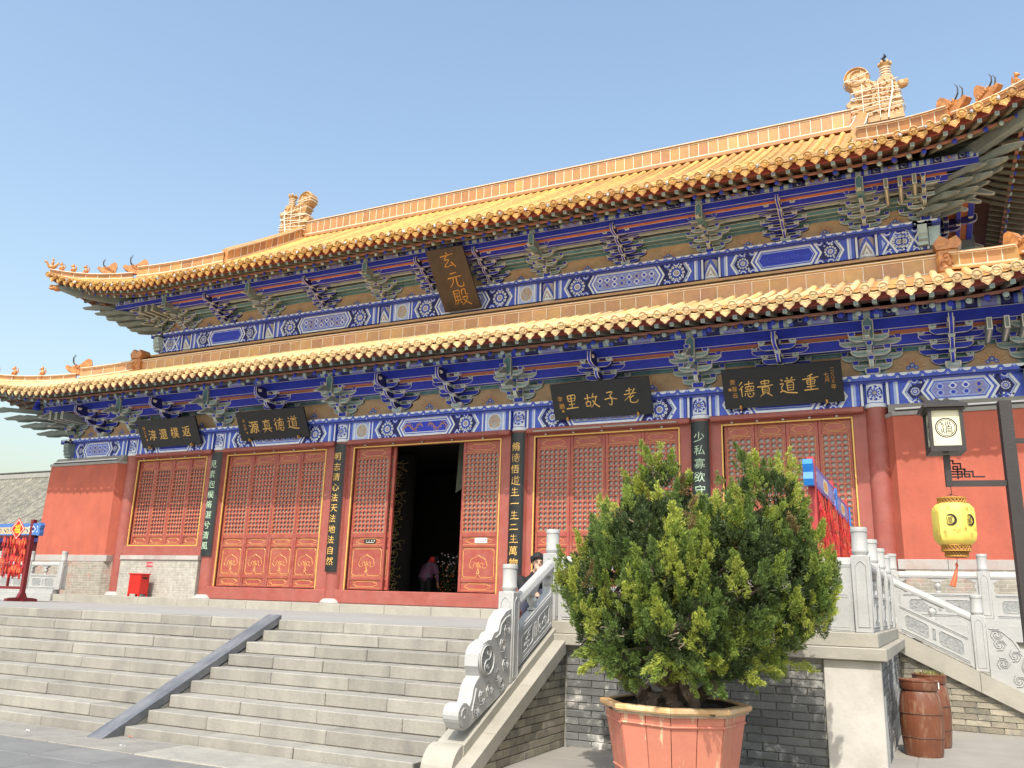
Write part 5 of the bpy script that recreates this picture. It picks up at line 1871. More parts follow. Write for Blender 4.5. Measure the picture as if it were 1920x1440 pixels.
# corner beams
for sx in (-1, 1):
    for R, roof, cc, yw, zi, zo in ((RL, lower, CC, .15, 6.35, 6.55), (RU, upper, CU, YU + .1, 10.2, 10.35)):
        mb = MB()
        p0 = Vector((sx * cc, yw, zi))
        p1 = Vector((sx * (R.uc - .32), R.ye - R.OT + .32, zo))
        d = (p1 - p0)
        side_ = Vector((d.y, -d.x, 0)).normalized() * .1
        q = []
        for p, z0, z1 in ((p0, -.22, .08), (p0.lerp(p1, .85), -.14, .1), (p1, .0, .12)):
            q.append([p + side_ + Vector((0, 0, z0)), p - side_ + Vector((0, 0, z0)), p - side_ + Vector((0, 0, z1)), p + side_ + Vector((0, 0, z1))])
        vs = [v for r in q for v in r]
        mb.add(vs, [(i * 4 + j, i * 4 + (j + 1) % 4, (i + 1) * 4 + (j + 1) % 4, (i + 1) * 4 + j) for i in range(2) for j in range(4)] + [(0, 1, 2, 3), (8, 9, 10, 11)])
        mb.build('corner_beam', 'teal_grey', roof)
        # little dragon head on the beam's nose
        mb = MB()
        n_ = d.normalized()
        rot = n_.to_track_quat('X', 'Z').to_matrix()
        mb.ell(p1 + n_ * .06 + Vector((0, 0, .04)), (.17, .11, .12), 10, 7, 0, rot)
        mb.ell(p1 + n_ * .22 + Vector((0, 0, .00)), (.11, .075, .055), 8, 6, 0, rot)
        mb.ell(p1 + n_ * .22 + Vector((0, 0, .09)), (.10, .075, .045), 8, 6, 0, rot)
        for s2 in (-1, 1):
            mb.tube([p1 + side_ * s2 * .5 + Vector((0, 0, .12)), p1 + side_ * s2 * .8 - n_ * .1 + Vector((0, 0, .24))], [.03, .008], 5)
        mb.build('dragon_spout', 'beast', roof, True)
    # short struts under the corner
        mb = MB()
        mb.lathe([(.10, -.30), (.13, -.26), (.13, -.2), (.09, -.15), (.09, .0)], 10, (sx * (cc + .95), yw - .95, zi - .1))
        mb.build('corner_strut', 'blue', roof)

# ================================================================== RIDGES AND ROOF ORNAMENTS
def ridge_run(name, path, h, w, parent, m='ridge', step=.33, base=True, strips=True):
    """a ridge built of glazed tiles standing on edge along a 3-D path (bottom line), with cap, moulding and light strips"""
    P = [Vector(p) for p in path]
    acc = [0]
    for i in range(1, len(P)):
        acc.append(acc[-1] + (P[i] - P[i - 1]).length)
    tot = acc[-1]
    def at(s_):
        s_ = min(max(s_, 0), tot)
        for i in range(1, len(P)):
            if s_ <= acc[i] or i == len(P) - 1:
                t = (s_ - acc[i - 1]) / max(acc[i] - acc[i - 1], 1e-9)
                return P[i - 1].lerp(P[i], t), (P[i] - P[i - 1]).normalized()
    root = empty(name, (0, 0, 0), parent)
    n = max(1, round(tot / step))
    def sect(s_, prof):
        p, d = at(s_)
        hd = Vector((d.x, d.y, 0)).normalized()
        sd = Vector((hd.y, -hd.x, 0))
        return [p + sd * a + Vector((0, 0, b)) for a, b in prof]
    cache = {}
    straight = len(P) == 2
    for k in range(n):
        a, b = tot * k / n + .004, tot * (k + 1) / n - .004
        prof = [(-w / 2, h * .18), (w / 2, h * .18), (w / 2, h * .80), (-w / 2, h * .80)]
        if straight and 'q' in cache:
            o0 = at(tot * k / n)[0]
            link('ridge_tile', cache['q'], root, o0)
            continue
        o0 = at(tot * k / n)[0]
        A, B = sect(a, prof), sect(b, prof)
        mb = MB()
        mb.add([v - o0 for v in A + B], [(0, 1, 5, 4), (1, 2, 6, 5), (2, 3, 7, 6), (3, 0, 4, 7), (3, 2, 1, 0), (4, 5, 6, 7)])
        cache['q'] = mb.mesh('ridge_tile', m)
        link('ridge_tile', cache['q'], root, o0)
    mb = MB()
    def sweep(prof, mi, N=None):
        N = N or (1 if straight else len(P) * 3)
        vs = []
        for i in range(N + 1):
            vs += sect(tot * i / N, prof)
        k = len(prof)
        mb.add(vs, [(i * k + j, i * k + (j + 1) % k, (i + 1) * k + (j + 1) % k, (i + 1) * k + j) for i in range(N) for j in range(k)] + [tuple(range(k)), tuple(N * k + j for j in range(k - 1, -1, -1))], mi)
    e = .03
    sweep([(-w / 2 - .05, 0), (w / 2 + .05, 0), (w / 2 + .05, h * .10), (w / 2 + .015, h * .175), (-w / 2 - .015, h * .175), (-w / 2 - .05, h * .10)], 0)
    sweep([(-w / 2 - .02, h * .805), (w / 2 + .02, h * .805), (w / 2 + .05, h * .86), (w / 2 + .02, h * .91), (w * .36, h * .97), (0, h * 1.03), (-w * .36, h * .97), (-w / 2 - .02, h * .91), (-w / 2 - .05, h * .86)], 0)
    if strips:
        for sg in (-1, 1):
            x = sg * (w / 2 + .004)
            for z in (.19, .795):
                sweep([(x - .012, h * z - .012), (x + .012, h * z - .012), (x + .012, h * z + .012), (x - .012, h * z + .012)], 1)
            for k in range(n + 1):
                s0 = tot * k / n
                A = sect(s0 - .008, [(x - .008, h * .19), (x + .008, h * .19), (x + .008, h * .80), (x - .008, h * .80)])
                B = sect(s0 + .008, [(x - .008, h * .19), (x + .008, h * .19), (x + .008, h * .80), (x - .008, h * .80)])
                if s0 < .02 or s0 > tot - .02:
                    continue
                mb.add(A + B, [(0, 1, 5, 4), (1, 2, 6, 5), (2, 3, 7, 6), (3, 0, 4, 7), (3, 2, 1, 0), (4, 5, 6, 7)], 1)
            x2 = sg * (w / 2 + .052)
            sweep([(x2 - .01, h * .865 - .01), (x2 + .01, h * .865 - .01), (x2 + .01, h * .865 + .01), (x2 - .01, h * .865 + .01)], 1)
    mb.build('ridge_moulding', [m, 'grout'], root)
    return root, at, tot

zr = RU.P(0, 7.95)[2]
ridge_run('main_ridge', [(-11.0, YR, zr - .02), (11.0, YR, zr - .02)], .82, .30, upper, 'ridge', .335)
for sx in (-1, 1):
    # the ridge falling from the dragon to the hip, then the hip ridge out to the corner
    path = [(sx * 11.22, RU.P(11, t)[1], RU.P(11, t)[2] + .04) for t in (7.9, 7.0, 6.0, 5.0, 4.2, 3.72)]
    ridge_run('falling_ridge', path, .62, .27, upper, 'ridge', .40)
    def hip(R, f):
        x = R.ug + (R.uc - R.ug) * f
        yc = R.ye - R.OT
        y = R.yg + (yc - R.yg) * f
        z = R.P(x, y - R.ye + R.out(x) * .6)[2]
        return Vector((sx * x, y, z + .02))
    fb = .50
    ridge_run('hip_ridge', [hip(RU, f) for f in np.linspace(.0, fb, 7)], .50, .25, upper, 'ridge', .38)
    ridge_run('hip_ridge_tail', [hip(RU, f) for f in np.linspace(fb + .02, .985, 9)], .27, .2, upper, 'ridge', .40)
    fl = .34
    ridge_run('hip_ridge', [hip(RL, f) for f in np.linspace(.02, fl, 6)], .46, .25, lower, 'ridge_lo', .38)
    ridge_run('hip_ridge_tail', [hip(RL, f) for f in np.linspace(fl + .02, .985, 9)], .26, .2, lower, 'ridge_lo', .40)
    # beasts
    def figure(p, s_, dirv, kind):
        mb = MB()
        d = Vector((dirv.x, dirv.y, 0)).normalized()
        rot = d.to_track_quat('X', 'Z').to_matrix()
        Q = lambda a, b, c: p + rot @ Vector((a * s_, b * s_, c * s_))
        if kind == 'small':
            mb.ell(Q(0, 0, .22), (.13 * s_, .11 * s_, .24 * s_), 8, 6, 0, rot)
            mb.ell(Q(.05, 0, .5), (.11 * s_, .09 * s_, .12 * s_), 8, 6, 0, rot)
            mb.ell(Q(.16, 0, .46), (.07 * s_, .06 * s_, .05 * s_), 6, 5, 0, rot)
            mb.tube([Q(.12, .06, .25), Q(.16, .06, .0)], .04 * s_, 5)
            mb.tube([Q(.12, -.06, .25), Q(.16, -.06, .0)], .04 * s_, 5)
            mb.tube([Q(-.1, 0, .1), Q(-.2, 0, .3), Q(-.14, 0, .55)], [.05 * s_, .05 * s_, .02 * s_], 5)
            for b in (-.05, .05):
                mb.tube([Q(.02, b, .58), Q(-.02, b * 1.4, .68)], [.03 * s_, .008 * s_], 4)
            mb.box(p.x - .1, p.x + .1, p.y - .1, p.y + .1, p.z - .12, p.z + .02)
        elif kind == 'rider':
            mb.ell(Q(0, 0, .2), (.3 * s_, .13 * s_, .16 * s_), 8, 6, 0, rot)
            mb.tube([Q(.2, 0, .25), Q(.38, 0, .5)], [.1 * s_, .07 * s_], 6)
            mb.ell(Q(.42, 0, .54), (.12 * s_, .07 * s_, .08 * s_), 7, 5, 0, rot)
            mb.tube([Q(-.2, 0, .25), Q(-.42, 0, .6)], [.12 * s_, .03 * s_], 6)
            mb.ell(Q(-.02, 0, .5), (.1 * s_, .1 * s_, .2 * s_), 7, 6, 0, rot)
            mb.ell(Q(-.02, 0, .76), (.07 * s_, .07 * s_, .09 * s_), 7, 6, 0, rot)
        else:   # large horned head: flat-backed slab body with jaws
            q = [(-.5, 0), (.28, 0), (.36, .1), (.5, .16), (.62, .30), (.52, .42), (.36, .36), (.22, .42), (.05, .46), (-.1, .58), (-.22, .74), (-.36, .84), (-.5, .80), (-.56, .55), (-.5, .3)]
            mb.prism(q, -.13, .13, lambda u, w, dd: tuple(Q(u, dd, w)))
            for b in (-.14, .14):
                mb.ell(Q(.12, b, .34), (.06 * s_, .03 * s_, .05 * s_), 7, 5, 0, rot)
                for k in range(5):
                    mb.tube([Q(-.4 + .12 * k, b, .1 + .05 * k), Q(-.3 + .12 * k, b * 1.15, .2 + .05 * k), Q(-.36 + .12 * k, b, .3 + .05 * k)], .03 * s_, 5)
        o = mb.build('ridge_beast', 'beast', upper if p.z > 8.6 else lower, True)
        if kind == 'big':
            w = MB()
            for b in (-.1, .1):
                w.tube([Q(.15, b, .42), Q(.3, b, .6), Q(.32, b, .82), Q(.22, b, 1.0)], [.022, .02, .014, .006], 5)
            w.build('wire_horn', 'wire', o)
        return o
    dv = Vector((sx, -1, 0))
    figure(hip(RU, fb + .01) + Vector((0, 0, .2)), .72, dv, 'big')
    figure(hip(RU, fb + .17) + Vector((0, 0, .28)), .55, dv, 'big')
    for f in (.79, .86, .925):
        figure(hip(RU, f) + Vector((0, 0, .28)), .5, dv, 'small')
    figure(hip(RU, .98) + Vector((0, 0, .27)), .5, dv, 'rider')
    figure(hip(RL, fl + .01) + Vector((0, 0, .2)), .72, dv, 'big')
    for f in (.55, .70, .8, .9):
        figure(hip(RL, f) + Vector((0, 0, .26)), .5, dv, 'small')
    # block carved with scrolls where the low ridge turns the corner
    mb = MB()
    mb.bbox(sx * 12.98 - .24, sx * 12.98 + .24, 1.02, 1.48, 7.55, 8.12, .05)
    mb.prism([(-.22, .0), (.22, 0), (.3, .14), (.2, .3), (.04, .22), (-.14, .34), (-.28, .16)], 1.04, 1.46, lambda u, w, d: (sx * 12.98 + u, d, 8.12 + w))
    for k in range(4):
        f = lambda u, w, d=0: (sx * 12.98 + u, 1.02 - d, 7.85 + w)
        mb.line2([(-.12 + .08 * k + (.09 - .014 * t) * cos(t + k), (.08 if k % 2 else -.1) + (.09 - .014 * t) * sin(t + k)) for t in range(6)], .03, f, 0, th=.03)
    mb.build('corner_boss', 'beast', lower, False)
# low ridge under the upper storey
ridge_run('low_ridge', [(-12.9, 1.30, 7.50), (12.9, 1.30, 7.50)], .62, .24, lower, 'ridge_lo', .43)
MB().box(-12.7, 12.7, 1.42, 1.70, 7.5, 8.30).build('ridge_backing', 'ridge_lo', lower)
MB().add([(-12.8, 1.20, 8.14), (12.8, 1.20, 8.14), (12.8, 1.62, 8.32), (-12.8, 1.62, 8.32)], [(0, 1, 2, 3)]).build('ridge_flashing', 'ridge_lo', lower)

# ---- the dragons at the two ends of the main ridge
def dragon(sx):
    z0 = zr + .72
    X0 = sx * 10.98
    f = lambda u, w, d: (X0 + sx * u, YR + d, z0 + w)
    mb = MB()
    body = [(0, -.62), (0, .0), (-.14, .04), (-.20, .16), (-.08, .26), (.06, .22), (.10, .40), (.04, .62), (-.02, .82), (.10, 1.02), (.34, 1.08), (.50, .98), (.58, .84), (.72, .78), (.86, .92), (.96, .94), (1.18, .96), (1.26, .78), (1.34, .5), (1.40, .1), (1.46, -.62)]
    mb.prism(body, -.2, .2, f)
    # curled tail disc
    mb.prism(circ(.16, 1.08, .38, 22), -.18, .18, f)
    for sg in (-1, 1):
        g = lambda u, w, d=0, sg=sg: f(u, w, sg * (.182 + d))
        mb.line2(circ(.16, 1.08, .33, 22), .07, g, 0, closed=True, th=.05)
        mb.line2([(.16 + (.24 - .022 * t) * cos(t * .7 + 1), 1.08 + (.24 - .022 * t) * sin(t * .7 + 1)) for t in range(11)], .06, g, 0, th=.05)
        g2 = lambda u, w, d=0, sg=sg: f(u, w, sg * (.202 + d))
        # eye, brow, teeth, scales, mane
        mb.ell(f(.22, .22, sg * .21), (.09, .05, .07), 8, 6)
        mb.line2([(.02, .30), (.2, .36), (.42, .28), (.6, .36)], .07, g2, 0, th=.06)
        mb.line2([(.02, -.02), (.2, -.10), (.42, -.06), (.55, .02)], .06, g2, 0, th=.05)
        mb.line2([(.05, -.2), (.28, -.30), (.5, -.22), (.66, -.3)], .06, g2, 0, th=.05)
        for k in range(6):
            for j in range(3):
                cx, cz = .5 + .14 * k, .04 + .2 * j + .06 * (k % 2)
                mb.line2([(cx + .075 * cos(t), cz + .075 * sin(t)) for t in np.linspace(-1.6, 1.6, 5)], .03, g2, 0, th=.03)
        for k in range(5):
            mb.line2([(.35 + .2 * k, .52), (.45 + .2 * k, .66), (.36 + .2 * k, .8)], .05, g2, 0, th=.04)
        for k in range(4):
            mb.line2([(.62 + .2 * k + (.09 - .014 * t) * cos(t * .9), -.35 + (.09 - .014 * t) * sin(t * .9)) for t in range(6)], .04, g2, 0, th=.04)
    mb.ell(f(1.46, .62, 0), (.2, .13, .15), 10, 7)
    mb.ell(f(1.58, .70, 0), (.09, .08, .08), 8, 6)
    o = mb.build('ridge_dragon', 'dragon', upper, False)
    # sword handle stuck into its back
    m2 = MB()
    c = f(1.02, .9, 0)
    m2.lathe([(.17, -.1), (.17, .0), (.13, .06), (.12, .36), (.15, .42), (.20, .52), (.13, .50), (.10, .40)], 12, c)
    for k in range(6):
        a = 2 * pi * k / 6
        m2.ell((c[0] + .17 * cos(a), c[1] + .17 * sin(a), c[2] + .55), (.05, .05, .08), 6, 5)
    m2.build('sword_handle', 'dragon', o, True)
    # pale light cord wound round it
    m3 = MB()
    for k in range(9):
        t = k / 8
        zc, tl = -.30 + 1.2 * t, random.uniform(-.10, .14)
        x0, x1 = (-.06 + .06 * t, 1.46 - .15 * t) if t < .86 else (-.2, .52)
        if t >= .86:
            zc += .15
        pts = [f(x0, zc - tl, -.27), f((x0 + x1) / 2, zc + random.uniform(-.05, .05), -.27), f(x1, zc + tl, -.25), f(x1 + .05, zc + tl, 0), f(x1, zc + tl, .25), f((x0 + x1) / 2, zc, .27), f(x0, zc - tl, .27), f(x0 - .05, zc - tl, 0), f(x0, zc - tl, -.27)]
        m3.tube(pts, .016, 5)
    for k in range(4):
        m3.tube([f(1.02 + .17 * cos(a), 1.02 + .09 * k + .03 * sin(a), .17 * sin(a)) for a in np.linspace(0, 2 * pi, 12)], .016, 5)
    for x in (.30, .78):
        m3.tube([f(x, -.55, -.26), f(x, .75, -.27)], .012, 5)
    m3.tube([f(1.0, -.60, -.25), f(1.06, -.2, -.26), f(1.18, .3, -.24), f(1.2, .7, -.22)], .03, 5)
    m3.build('light_cord', 'grout', o)
    return o
dl = dragon(-1)
dr = dragon(1)
# dark ragged tip on the right-hand dragon's sword
mb = MB()
c = Vector((10.98 + 1.02, YR, zr + .72 + .9 + .52))
mb.tube([c, c + Vector((.0, 0, .12)), c + Vector((-.05, 0, .22)), c + Vector((.03, 0, .31)), c + Vector((.0, 0, .42))], [.05, .06, .04, .05, .008], 6)
mb.tube([c + Vector((-.0, 0, .2)), c + Vector((-.1, 0, .27))], [.04, .01], 5)
mb.tube([c + Vector((.02, 0, .06)), c + Vector((.08, 0, .12))], [.05, .02], 5)
mb.build('dark_tip', 'ink', dr)

# ---- strings of small lamps along both eaves
for R, lab in ((RU, 'thin dark wire with small metal lamps strung along the upper eave tiles'), (RL, 'thin dark wire strung along the lower eave tiles, sagging here and there')):
    t = empty('string_lights', (0, 0, 0))
    tag(t, lab, 'string lights')
    mb = MB()
    n = 240
    pts = []
    for i in range(n + 1):
        u = -R.uc + .3 + (2 * R.uc - .6) * i / n
        p = R.P(u, 0)
        pts.append((p[0], p[1] - .085 - random.uniform(0, .015), p[2] + .04 + random.uniform(-.035, .03)))
    mb.tube(pts, .0045, 4)
    mb.build('wire', 'wire', t)
    if R is RU:
        lm = MB().lathe([(.022, -.05), (.035, -.03), (.035, .03), (.012, .05)], 8).mesh('lamp', 'silver')
        i = 6
        while i < n - 4:
            o = link('lamp', lm, t, (pts[i][0], pts[i][1], pts[i][2] - .03))
            o.rotation_euler = (random.uniform(-1, 1), random.uniform(-1, 1), 0)
            i += random.choice((3, 4, 4, 5, 6))

# ================================================================== THINGS ON AND ROUND THE HALL
# ---- brush characters: (x, y, stroke width) in a unit square
H_ = .075
def S_(*p, w=.085, e=.6):
    n = len(p)
    return [(a, b, w * (1 - (1 - e) * (i / max(n - 1, 1)))) for i, (a, b) in enumerate(p)]
BR = {
 '一': [S_((.04, .48), (.35, .52), (.70, .50), (.97, .54), w=.12, e=1.1)],
 '二': [S_((.18, .72), (.5, .75), (.82, .76), w=.11, e=1), S_((.04, .22), (.4, .25), (.7, .23), (.97, .27), w=.12, e=1.1)],
 '生': [S_((.30, .93), (.20, .66), e=.4), S_((.24, .73), (.5, .75), (.84, .78)), S_((.20, .43), (.5, .45), (.82, .47)), S_((.04, .10), (.4, .13), (.7, .11), (.97, .14), w=.11, e=1.1), S_((.52, .97), (.51, .5), (.51, .12))],
 '老': [S_((.25, .80), (.62, .86)), S_((.47, .98), (.44, .60)), S_((.10, .58), (.5, .62), (.88, .66)), S_((.80, .92), (.52, .55), (.08, .22), e=.3), S_((.70, .5), (.46, .36)), S_((.47, .47), (.45, .16), (.58, .07), (.86, .09), (.92, .24), e=.5)],
 '子': [S_((.28, .85), (.64, .89), (.47, .66)), S_((.47, .67), (.57, .42), (.5, .08), (.34, .18), w=.1, e=.4), S_((.10, .45), (.5, .51), (.90, .42))],
 '故': [S_((.05, .66), (.47, .72)), S_((.27, .93), (.26, .44)), S_((.13, .43), (.15, .15)), S_((.13, .43), (.41, .45), (.38, .17)), S_((.15, .18), (.39, .2)), S_((.66, .96), (.5, .62), e=.3), S_((.58, .72), (.92, .77)), S_((.82, .74), (.66, .34), (.40, .08), e=.3), S_((.55, .54), (.72, .28), (.98, .08), w=.07, e=1.4)],
 '里': [S_((.24, .88), (.28, .52)), S_((.24, .88), (.74, .92), (.69, .56)), S_((.28, .70), (.70, .73), w=.06), S_((.28, .54), (.69, .57), w=.06), S_((.48, .88), (.48, .12)), S_((.28, .33), (.70, .37), w=.07), S_((.10, .09), (.90, .14), w=.1)],
 '重': [S_((.64, .99), (.33, .86), e=.4), S_((.06, .70), (.5, .76), (.94, .80), w=.08), S_((.5, .9), (.48, .08)), S_((.28, .63), (.31, .38), w=.07), S_((.28, .63), (.72, .67), (.68, .4), w=.07), S_((.3, .52), (.68, .54), w=.05), S_((.3, .39), (.67, .41), w=.06), S_((.26, .25), (.74, .28), w=.07), S_((.12, .07), (.88, .10), w=.09)],
 '道': [S_((.14, .88), (.24, .77)), S_((.06, .60), (.25, .62), (.13, .36), (.21, .2), w=.07), S_((.04, .12), (.22, .20), (.45, .09), (1.0, .03), w=.075, e=1.2), S_((.46, .97), (.54, .85)), S_((.80, .99), (.68, .85), e=.4), S_((.34, .76), (.94, .81)), S_((.63, .80), (.55, .66), w=.06), S_((.46, .65), (.47, .2), w=.07), S_((.46, .65), (.81, .67), (.78, .2), w=.07), S_((.48, .5), (.78, .52), w=.05), S_((.48, .36), (.78, .38), w=.05), S_((.48, .22), (.78, .23), w=.06)],
 '貴': [S_((.28, .9), (.31, .74), w=.07), S_((.28, .9), (.74, .93), (.69, .76), w=.07), S_((.3, .76), (.7, .78), w=.05), S_((.5, 1.0), (.5, .64)), S_((.05, .59), (.5, .62), (.95, .66), w=.09), S_((.32, .53), (.33, .2), w=.08), S_((.32, .53), (.70, .55), (.68, .2), w=.07), S_((.34, .42), (.67, .43), w=.045), S_((.34, .31), (.67, .32), w=.045), S_((.34, .21), (.67, .22), w=.05), S_((.42, .2), (.16, .0), e=.3), S_((.58, .2), (.86, .0))],
 '德': [S_((.28, .97), (.08, .76), e=.4), S_((.3, .72), (.06, .48), e=.4), S_((.2, .58), (.2, .06)), S_((.40, .80), (.94, .86)), S_((.68, 1.0), (.64, .68), w=.07), S_((.44, .65), (.92, .67), (.87, .49), w=.06), S_((.44, .65), (.47, .49), w=.06), S_((.47, .49), (.88, .5), w=.06), S_((.58, .65), (.58, .5), w=.05), S_((.74, .66), (.73, .5), w=.05), S_((.38, .38), (.94, .41), w=.07), S_((.42, .27), (.36, .09), w=.07), S_((.54, .3), (.58, .07), (.80, .05), (.85, .18), w=.07), S_((.64, .28), (.71, .19), w=.07), S_((.84, .3), (.94, .17), w=.07)],
 '真': [S_((.16, .85), (.86, .90)), S_((.52, 1.0), (.47, .78), w=.07), S_((.29, .75), (.31, .3), w=.08), S_((.29, .75), (.73, .77), (.70, .3), w=.07), S_((.32, .63), (.70, .65), w=.045), S_((.32, .52), (.70, .54), w=.045), S_((.32, .41), (.70, .43), w=.045), S_((.05, .27), (.95, .31), w=.09), S_((.40, .25), (.14, .02), e=.3), S_((.60, .22), (.86, .03), w=.09)],
 '玄': [S_((.48, 1.0), (.58, .88), w=.1), S_((.08, .78), (.92, .88)), S_((.5, .8), (.28, .58), (.56, .56), (.22, .24), (.30, .17), (.80, .28), w=.075), S_((.66, .42), (.88, .10), w=.1)],
 '元': [S_((.28, .86), (.72, .91)), S_((.06, .60), (.94, .68)), S_((.40, .62), (.34, .36), (.06, .06), e=.4), S_((.6, .64), (.57, .2), (.68, .07), (.92, .08), (.97, .28))],
 '殿': [S_((.08, .9), (.46, .93), (.44, .72), w=.07), S_((.12, .74), (.44, .77), w=.06), S_((.10, .9), (.09, .4), (.0, .08), e=.4), S_((.16, .56), (.50, .59), w=.06), S_((.25, .67), (.25, .36), w=.06), S_((.41, .68), (.41, .36), w=.06), S_((.1, .33), (.54, .37), w=.07), S_((.24, .28), (.12, .1), w=.07), S_((.38, .28), (.48, .13), w=.08), S_((.64, .94), (.58, .62), e=.5), S_((.64, .94), (.86, .95), (.83, .68), (1.0, .66), w=.07), S_((.56, .48), (.88, .51), (.7, .22), (.46, .04), e=.4), S_((.6, .4), (.76, .2), (1.02, .02), w=.06, e=1.5)],
}
def write(mb, ch, size, fn, u, w, mi, wk=1.0):
    if ch in BR:
        brush(mb, BR[ch], size, fn, u, w, mi, .007, wk)
    else:
        put_text(mb, ch, size * 1.02, fn, u, w, mi, .004, .96, 1.0, .04)

# ---- horizontal name boards hung under the lower eave, leaning forward
def board_fn(cx, w, yb, zb, yt, zt):
    H = hypot(yt - yb, zt - zb)
    ey, ez = (yt - yb) / H, (zt - zb) / H
    ny, nz = -ez, ey                       # outward normal: towards -Y, tipped down
    return H, (lambda u, v, d=0: (cx + u, yb + ey * v + ny * d, zb + ez * v + nz * d))
def name_board(label, cx, w, yb, zb, yt, zt, chars, notes, m='black', ink='gold', size=.40, vertical=False, mid=.5, wk=.80):
    H, f = board_fn(cx, w, yb, zb, yt, zt)
    root = tag(empty('name_board', (0, 0, 0)), label, 'plaque', None)
    mb = MB()
    q = [(-w / 2, 0), (w / 2, 0), (w / 2, H), (-w / 2, H)]
    mb.prism(q, -.06, 0, f)
    mb.build('board', m, root)
    f2 = lambda u, v, d=0: f(u, v, d + .001)
    for ch, fu, fv in chars:
        t = MB()
        write(t, ch, size, f2, (fu - .5) * w, fv * H, 0, wk)
        t.build('character', ink, root)
    if notes:
        t = MB()
        for ch, fu, fv, s_ in notes:
            if ch == '#':
                t.flat([((fu - .5) * w - s_, fv * H - s_), ((fu - .5) * w + s_, fv * H - s_), ((fu - .5) * w + s_, fv * H + s_), ((fu - .5) * w - s_, fv * H + s_)], f2)
            else:
                put_text(t, ch, s_, f2, (fu - .5) * w, fv * H, 0, .002)
        t.build('signature', 'gold_dull' if ink == 'gold' else ink, root)
    # two hooks under the board
    k = MB()
    for s_ in (-.36, .36):
        k.bbox(cx + s_ * w - .02, cx + s_ * w + .02, yb - .09, yb + .02, zb - .03, zb + .05, .006)
    if not vertical:
        k.build('board_hook', 'gold_dull', root)
    return root
name_board('black board at the left end lettered in gold, four characters and a tiny signature', -9.33, 2.53, -.10, 4.52, -.50, 5.33,
           [('淳', .225, .46), ('還', .415, .47), ('樸', .61, .49), ('返', .81, .51)], [('陳', .10, .72, .12), ('立', .10, .58, .12), ('夫', .10, .44, .12), ('#', .11, .30, .03)], size=.36)
name_board('black gold-lettered board second from the left, over the closed doors left of the open doorway', -5.13, 2.57, -.10, 4.53, -.50, 5.32,
           [('源', .235, .46), ('真', .43, .47), ('德', .61, .49), ('道', .81, .52)], [('高', .10, .70, .10), ('占', .10, .55, .10), ('祥', .10, .42, .10), ('#', .115, .28, .025)], size=.40)
name_board('black gold-lettered board right of the open doorway, four brush characters and signature', 5.15, 2.53, -.10, 4.50, -.50, 5.32,
           [('里', .205, .48), ('故', .41, .47), ('子', .605, .50), ('老', .805, .53)], [('李', .085, .58, .15), ('鵬', .095, .38, .15), ('#', .10, .24, .028)], size=.40)
name_board('black board at the right end with gold brush characters, a date and a seal', 9.40, 2.56, -.10, 4.48, -.50, 5.30,
           [('德', .205, .47), ('貴', .365, .47), ('道', .555, .49), ('重', .745, .52)],
           [('姜', .09, .68, .13), ('春', .10, .50, .13), ('云', .10, .33, .13), ('#', .06, .49, .03), ('二', .925, .80, .09), ('〇', .925, .70, .07), ('〇', .925, .61, .07), ('五', .925, .51, .08), ('年', .925, .38, .12), ('七', .875, .68, .11), ('月', .875, .55, .11)], size=.38)
name_board('tall brown board leaning out under the upper eave with three ochre brush characters', .15, 1.22, 1.50, 8.42, .20, 9.87,
           [('玄', .52, .80), ('元', .55, .50), ('殿', .57, .21)], None, 'bronze_board', 'gold_dull', .52, True)

# ---- couplet boards fixed round the front of four columns
def couplet(label, x, half, zb, zt, text, ink, m):
    R_ = .262
    f = lambda u, w, d=0: (x + (R_ + d) * sin(u / R_), .235 - (R_ + d) * cos(u / R_), w)
    root = tag(empty('couplet_board', (x, 0, zb)), label, 'couplet board', 'couplet boards on the columns')
    mb = MB()
    n = 8
    us = [-half + 2 * half * i / n for i in range(n + 1)]
    vs = [f(u, z, d) for z in (zb, zt) for d in (0, .028) for u in us]
    k = n + 1
    fs = []
    for i in range(n):
        fs += [(k + i, k + i + 1, 3 * k + i + 1, 3 * k + i), (2 * k + i, 2 * k + i + 1, 3 * k + i + 1, 3 * k + i)[::-1], (i, i + 1, k + i + 1, k + i)]
    fs += [(0, k, 3 * k, 2 * k), (k - 1, 2 * k - 1, 4 * k - 1, 3 * k - 1)]
    mb.add(vs, fs)
    o = mb.build('board', m, root)
    o.location = (-x, 0, -zb)
    n = len(text)
    st = (zt - zb - .36) / n
    for i, ch in enumerate(text):
        t = MB()
        z = zt - .22 - st * (i + .5)
        write(t, ch, min(.25, st * .80), lambda u, w, d=0: f(u, w, d + .029), random.uniform(-.014, .010) - .01, z, 0, .72)
        o = t.build('character', ink, root)
        o.location = (-x, 0, -zb)
M['verdigris'] = mat('verdigris_lettering', (0.42, 0.56, 0.40), .6, .3, 12)
couplet('black board with pale green writing on the column left of the closed doors', CX[1], .215, 1.13, 4.26, '見素抱樸脩湛兮清風', 'verdigris', 'black2')
couplet('black board with gold writing on the column just left of the open doorway', CX[2], .195, .72, 4.27, '明志清心法天法地法自然', 'gold', 'black')
couplet('black board with gold writing on the column just right of the open doorway', CX[3], .20, .72, 4.27, '脩德悟道生一生二生萬物', 'gold', 'black')
couplet('black board with pale green writing on the column behind the juniper top', CX[4], .215, 1.13, 4.26, '少私寡欲守静處柔和', 'verdigris', 'black2')

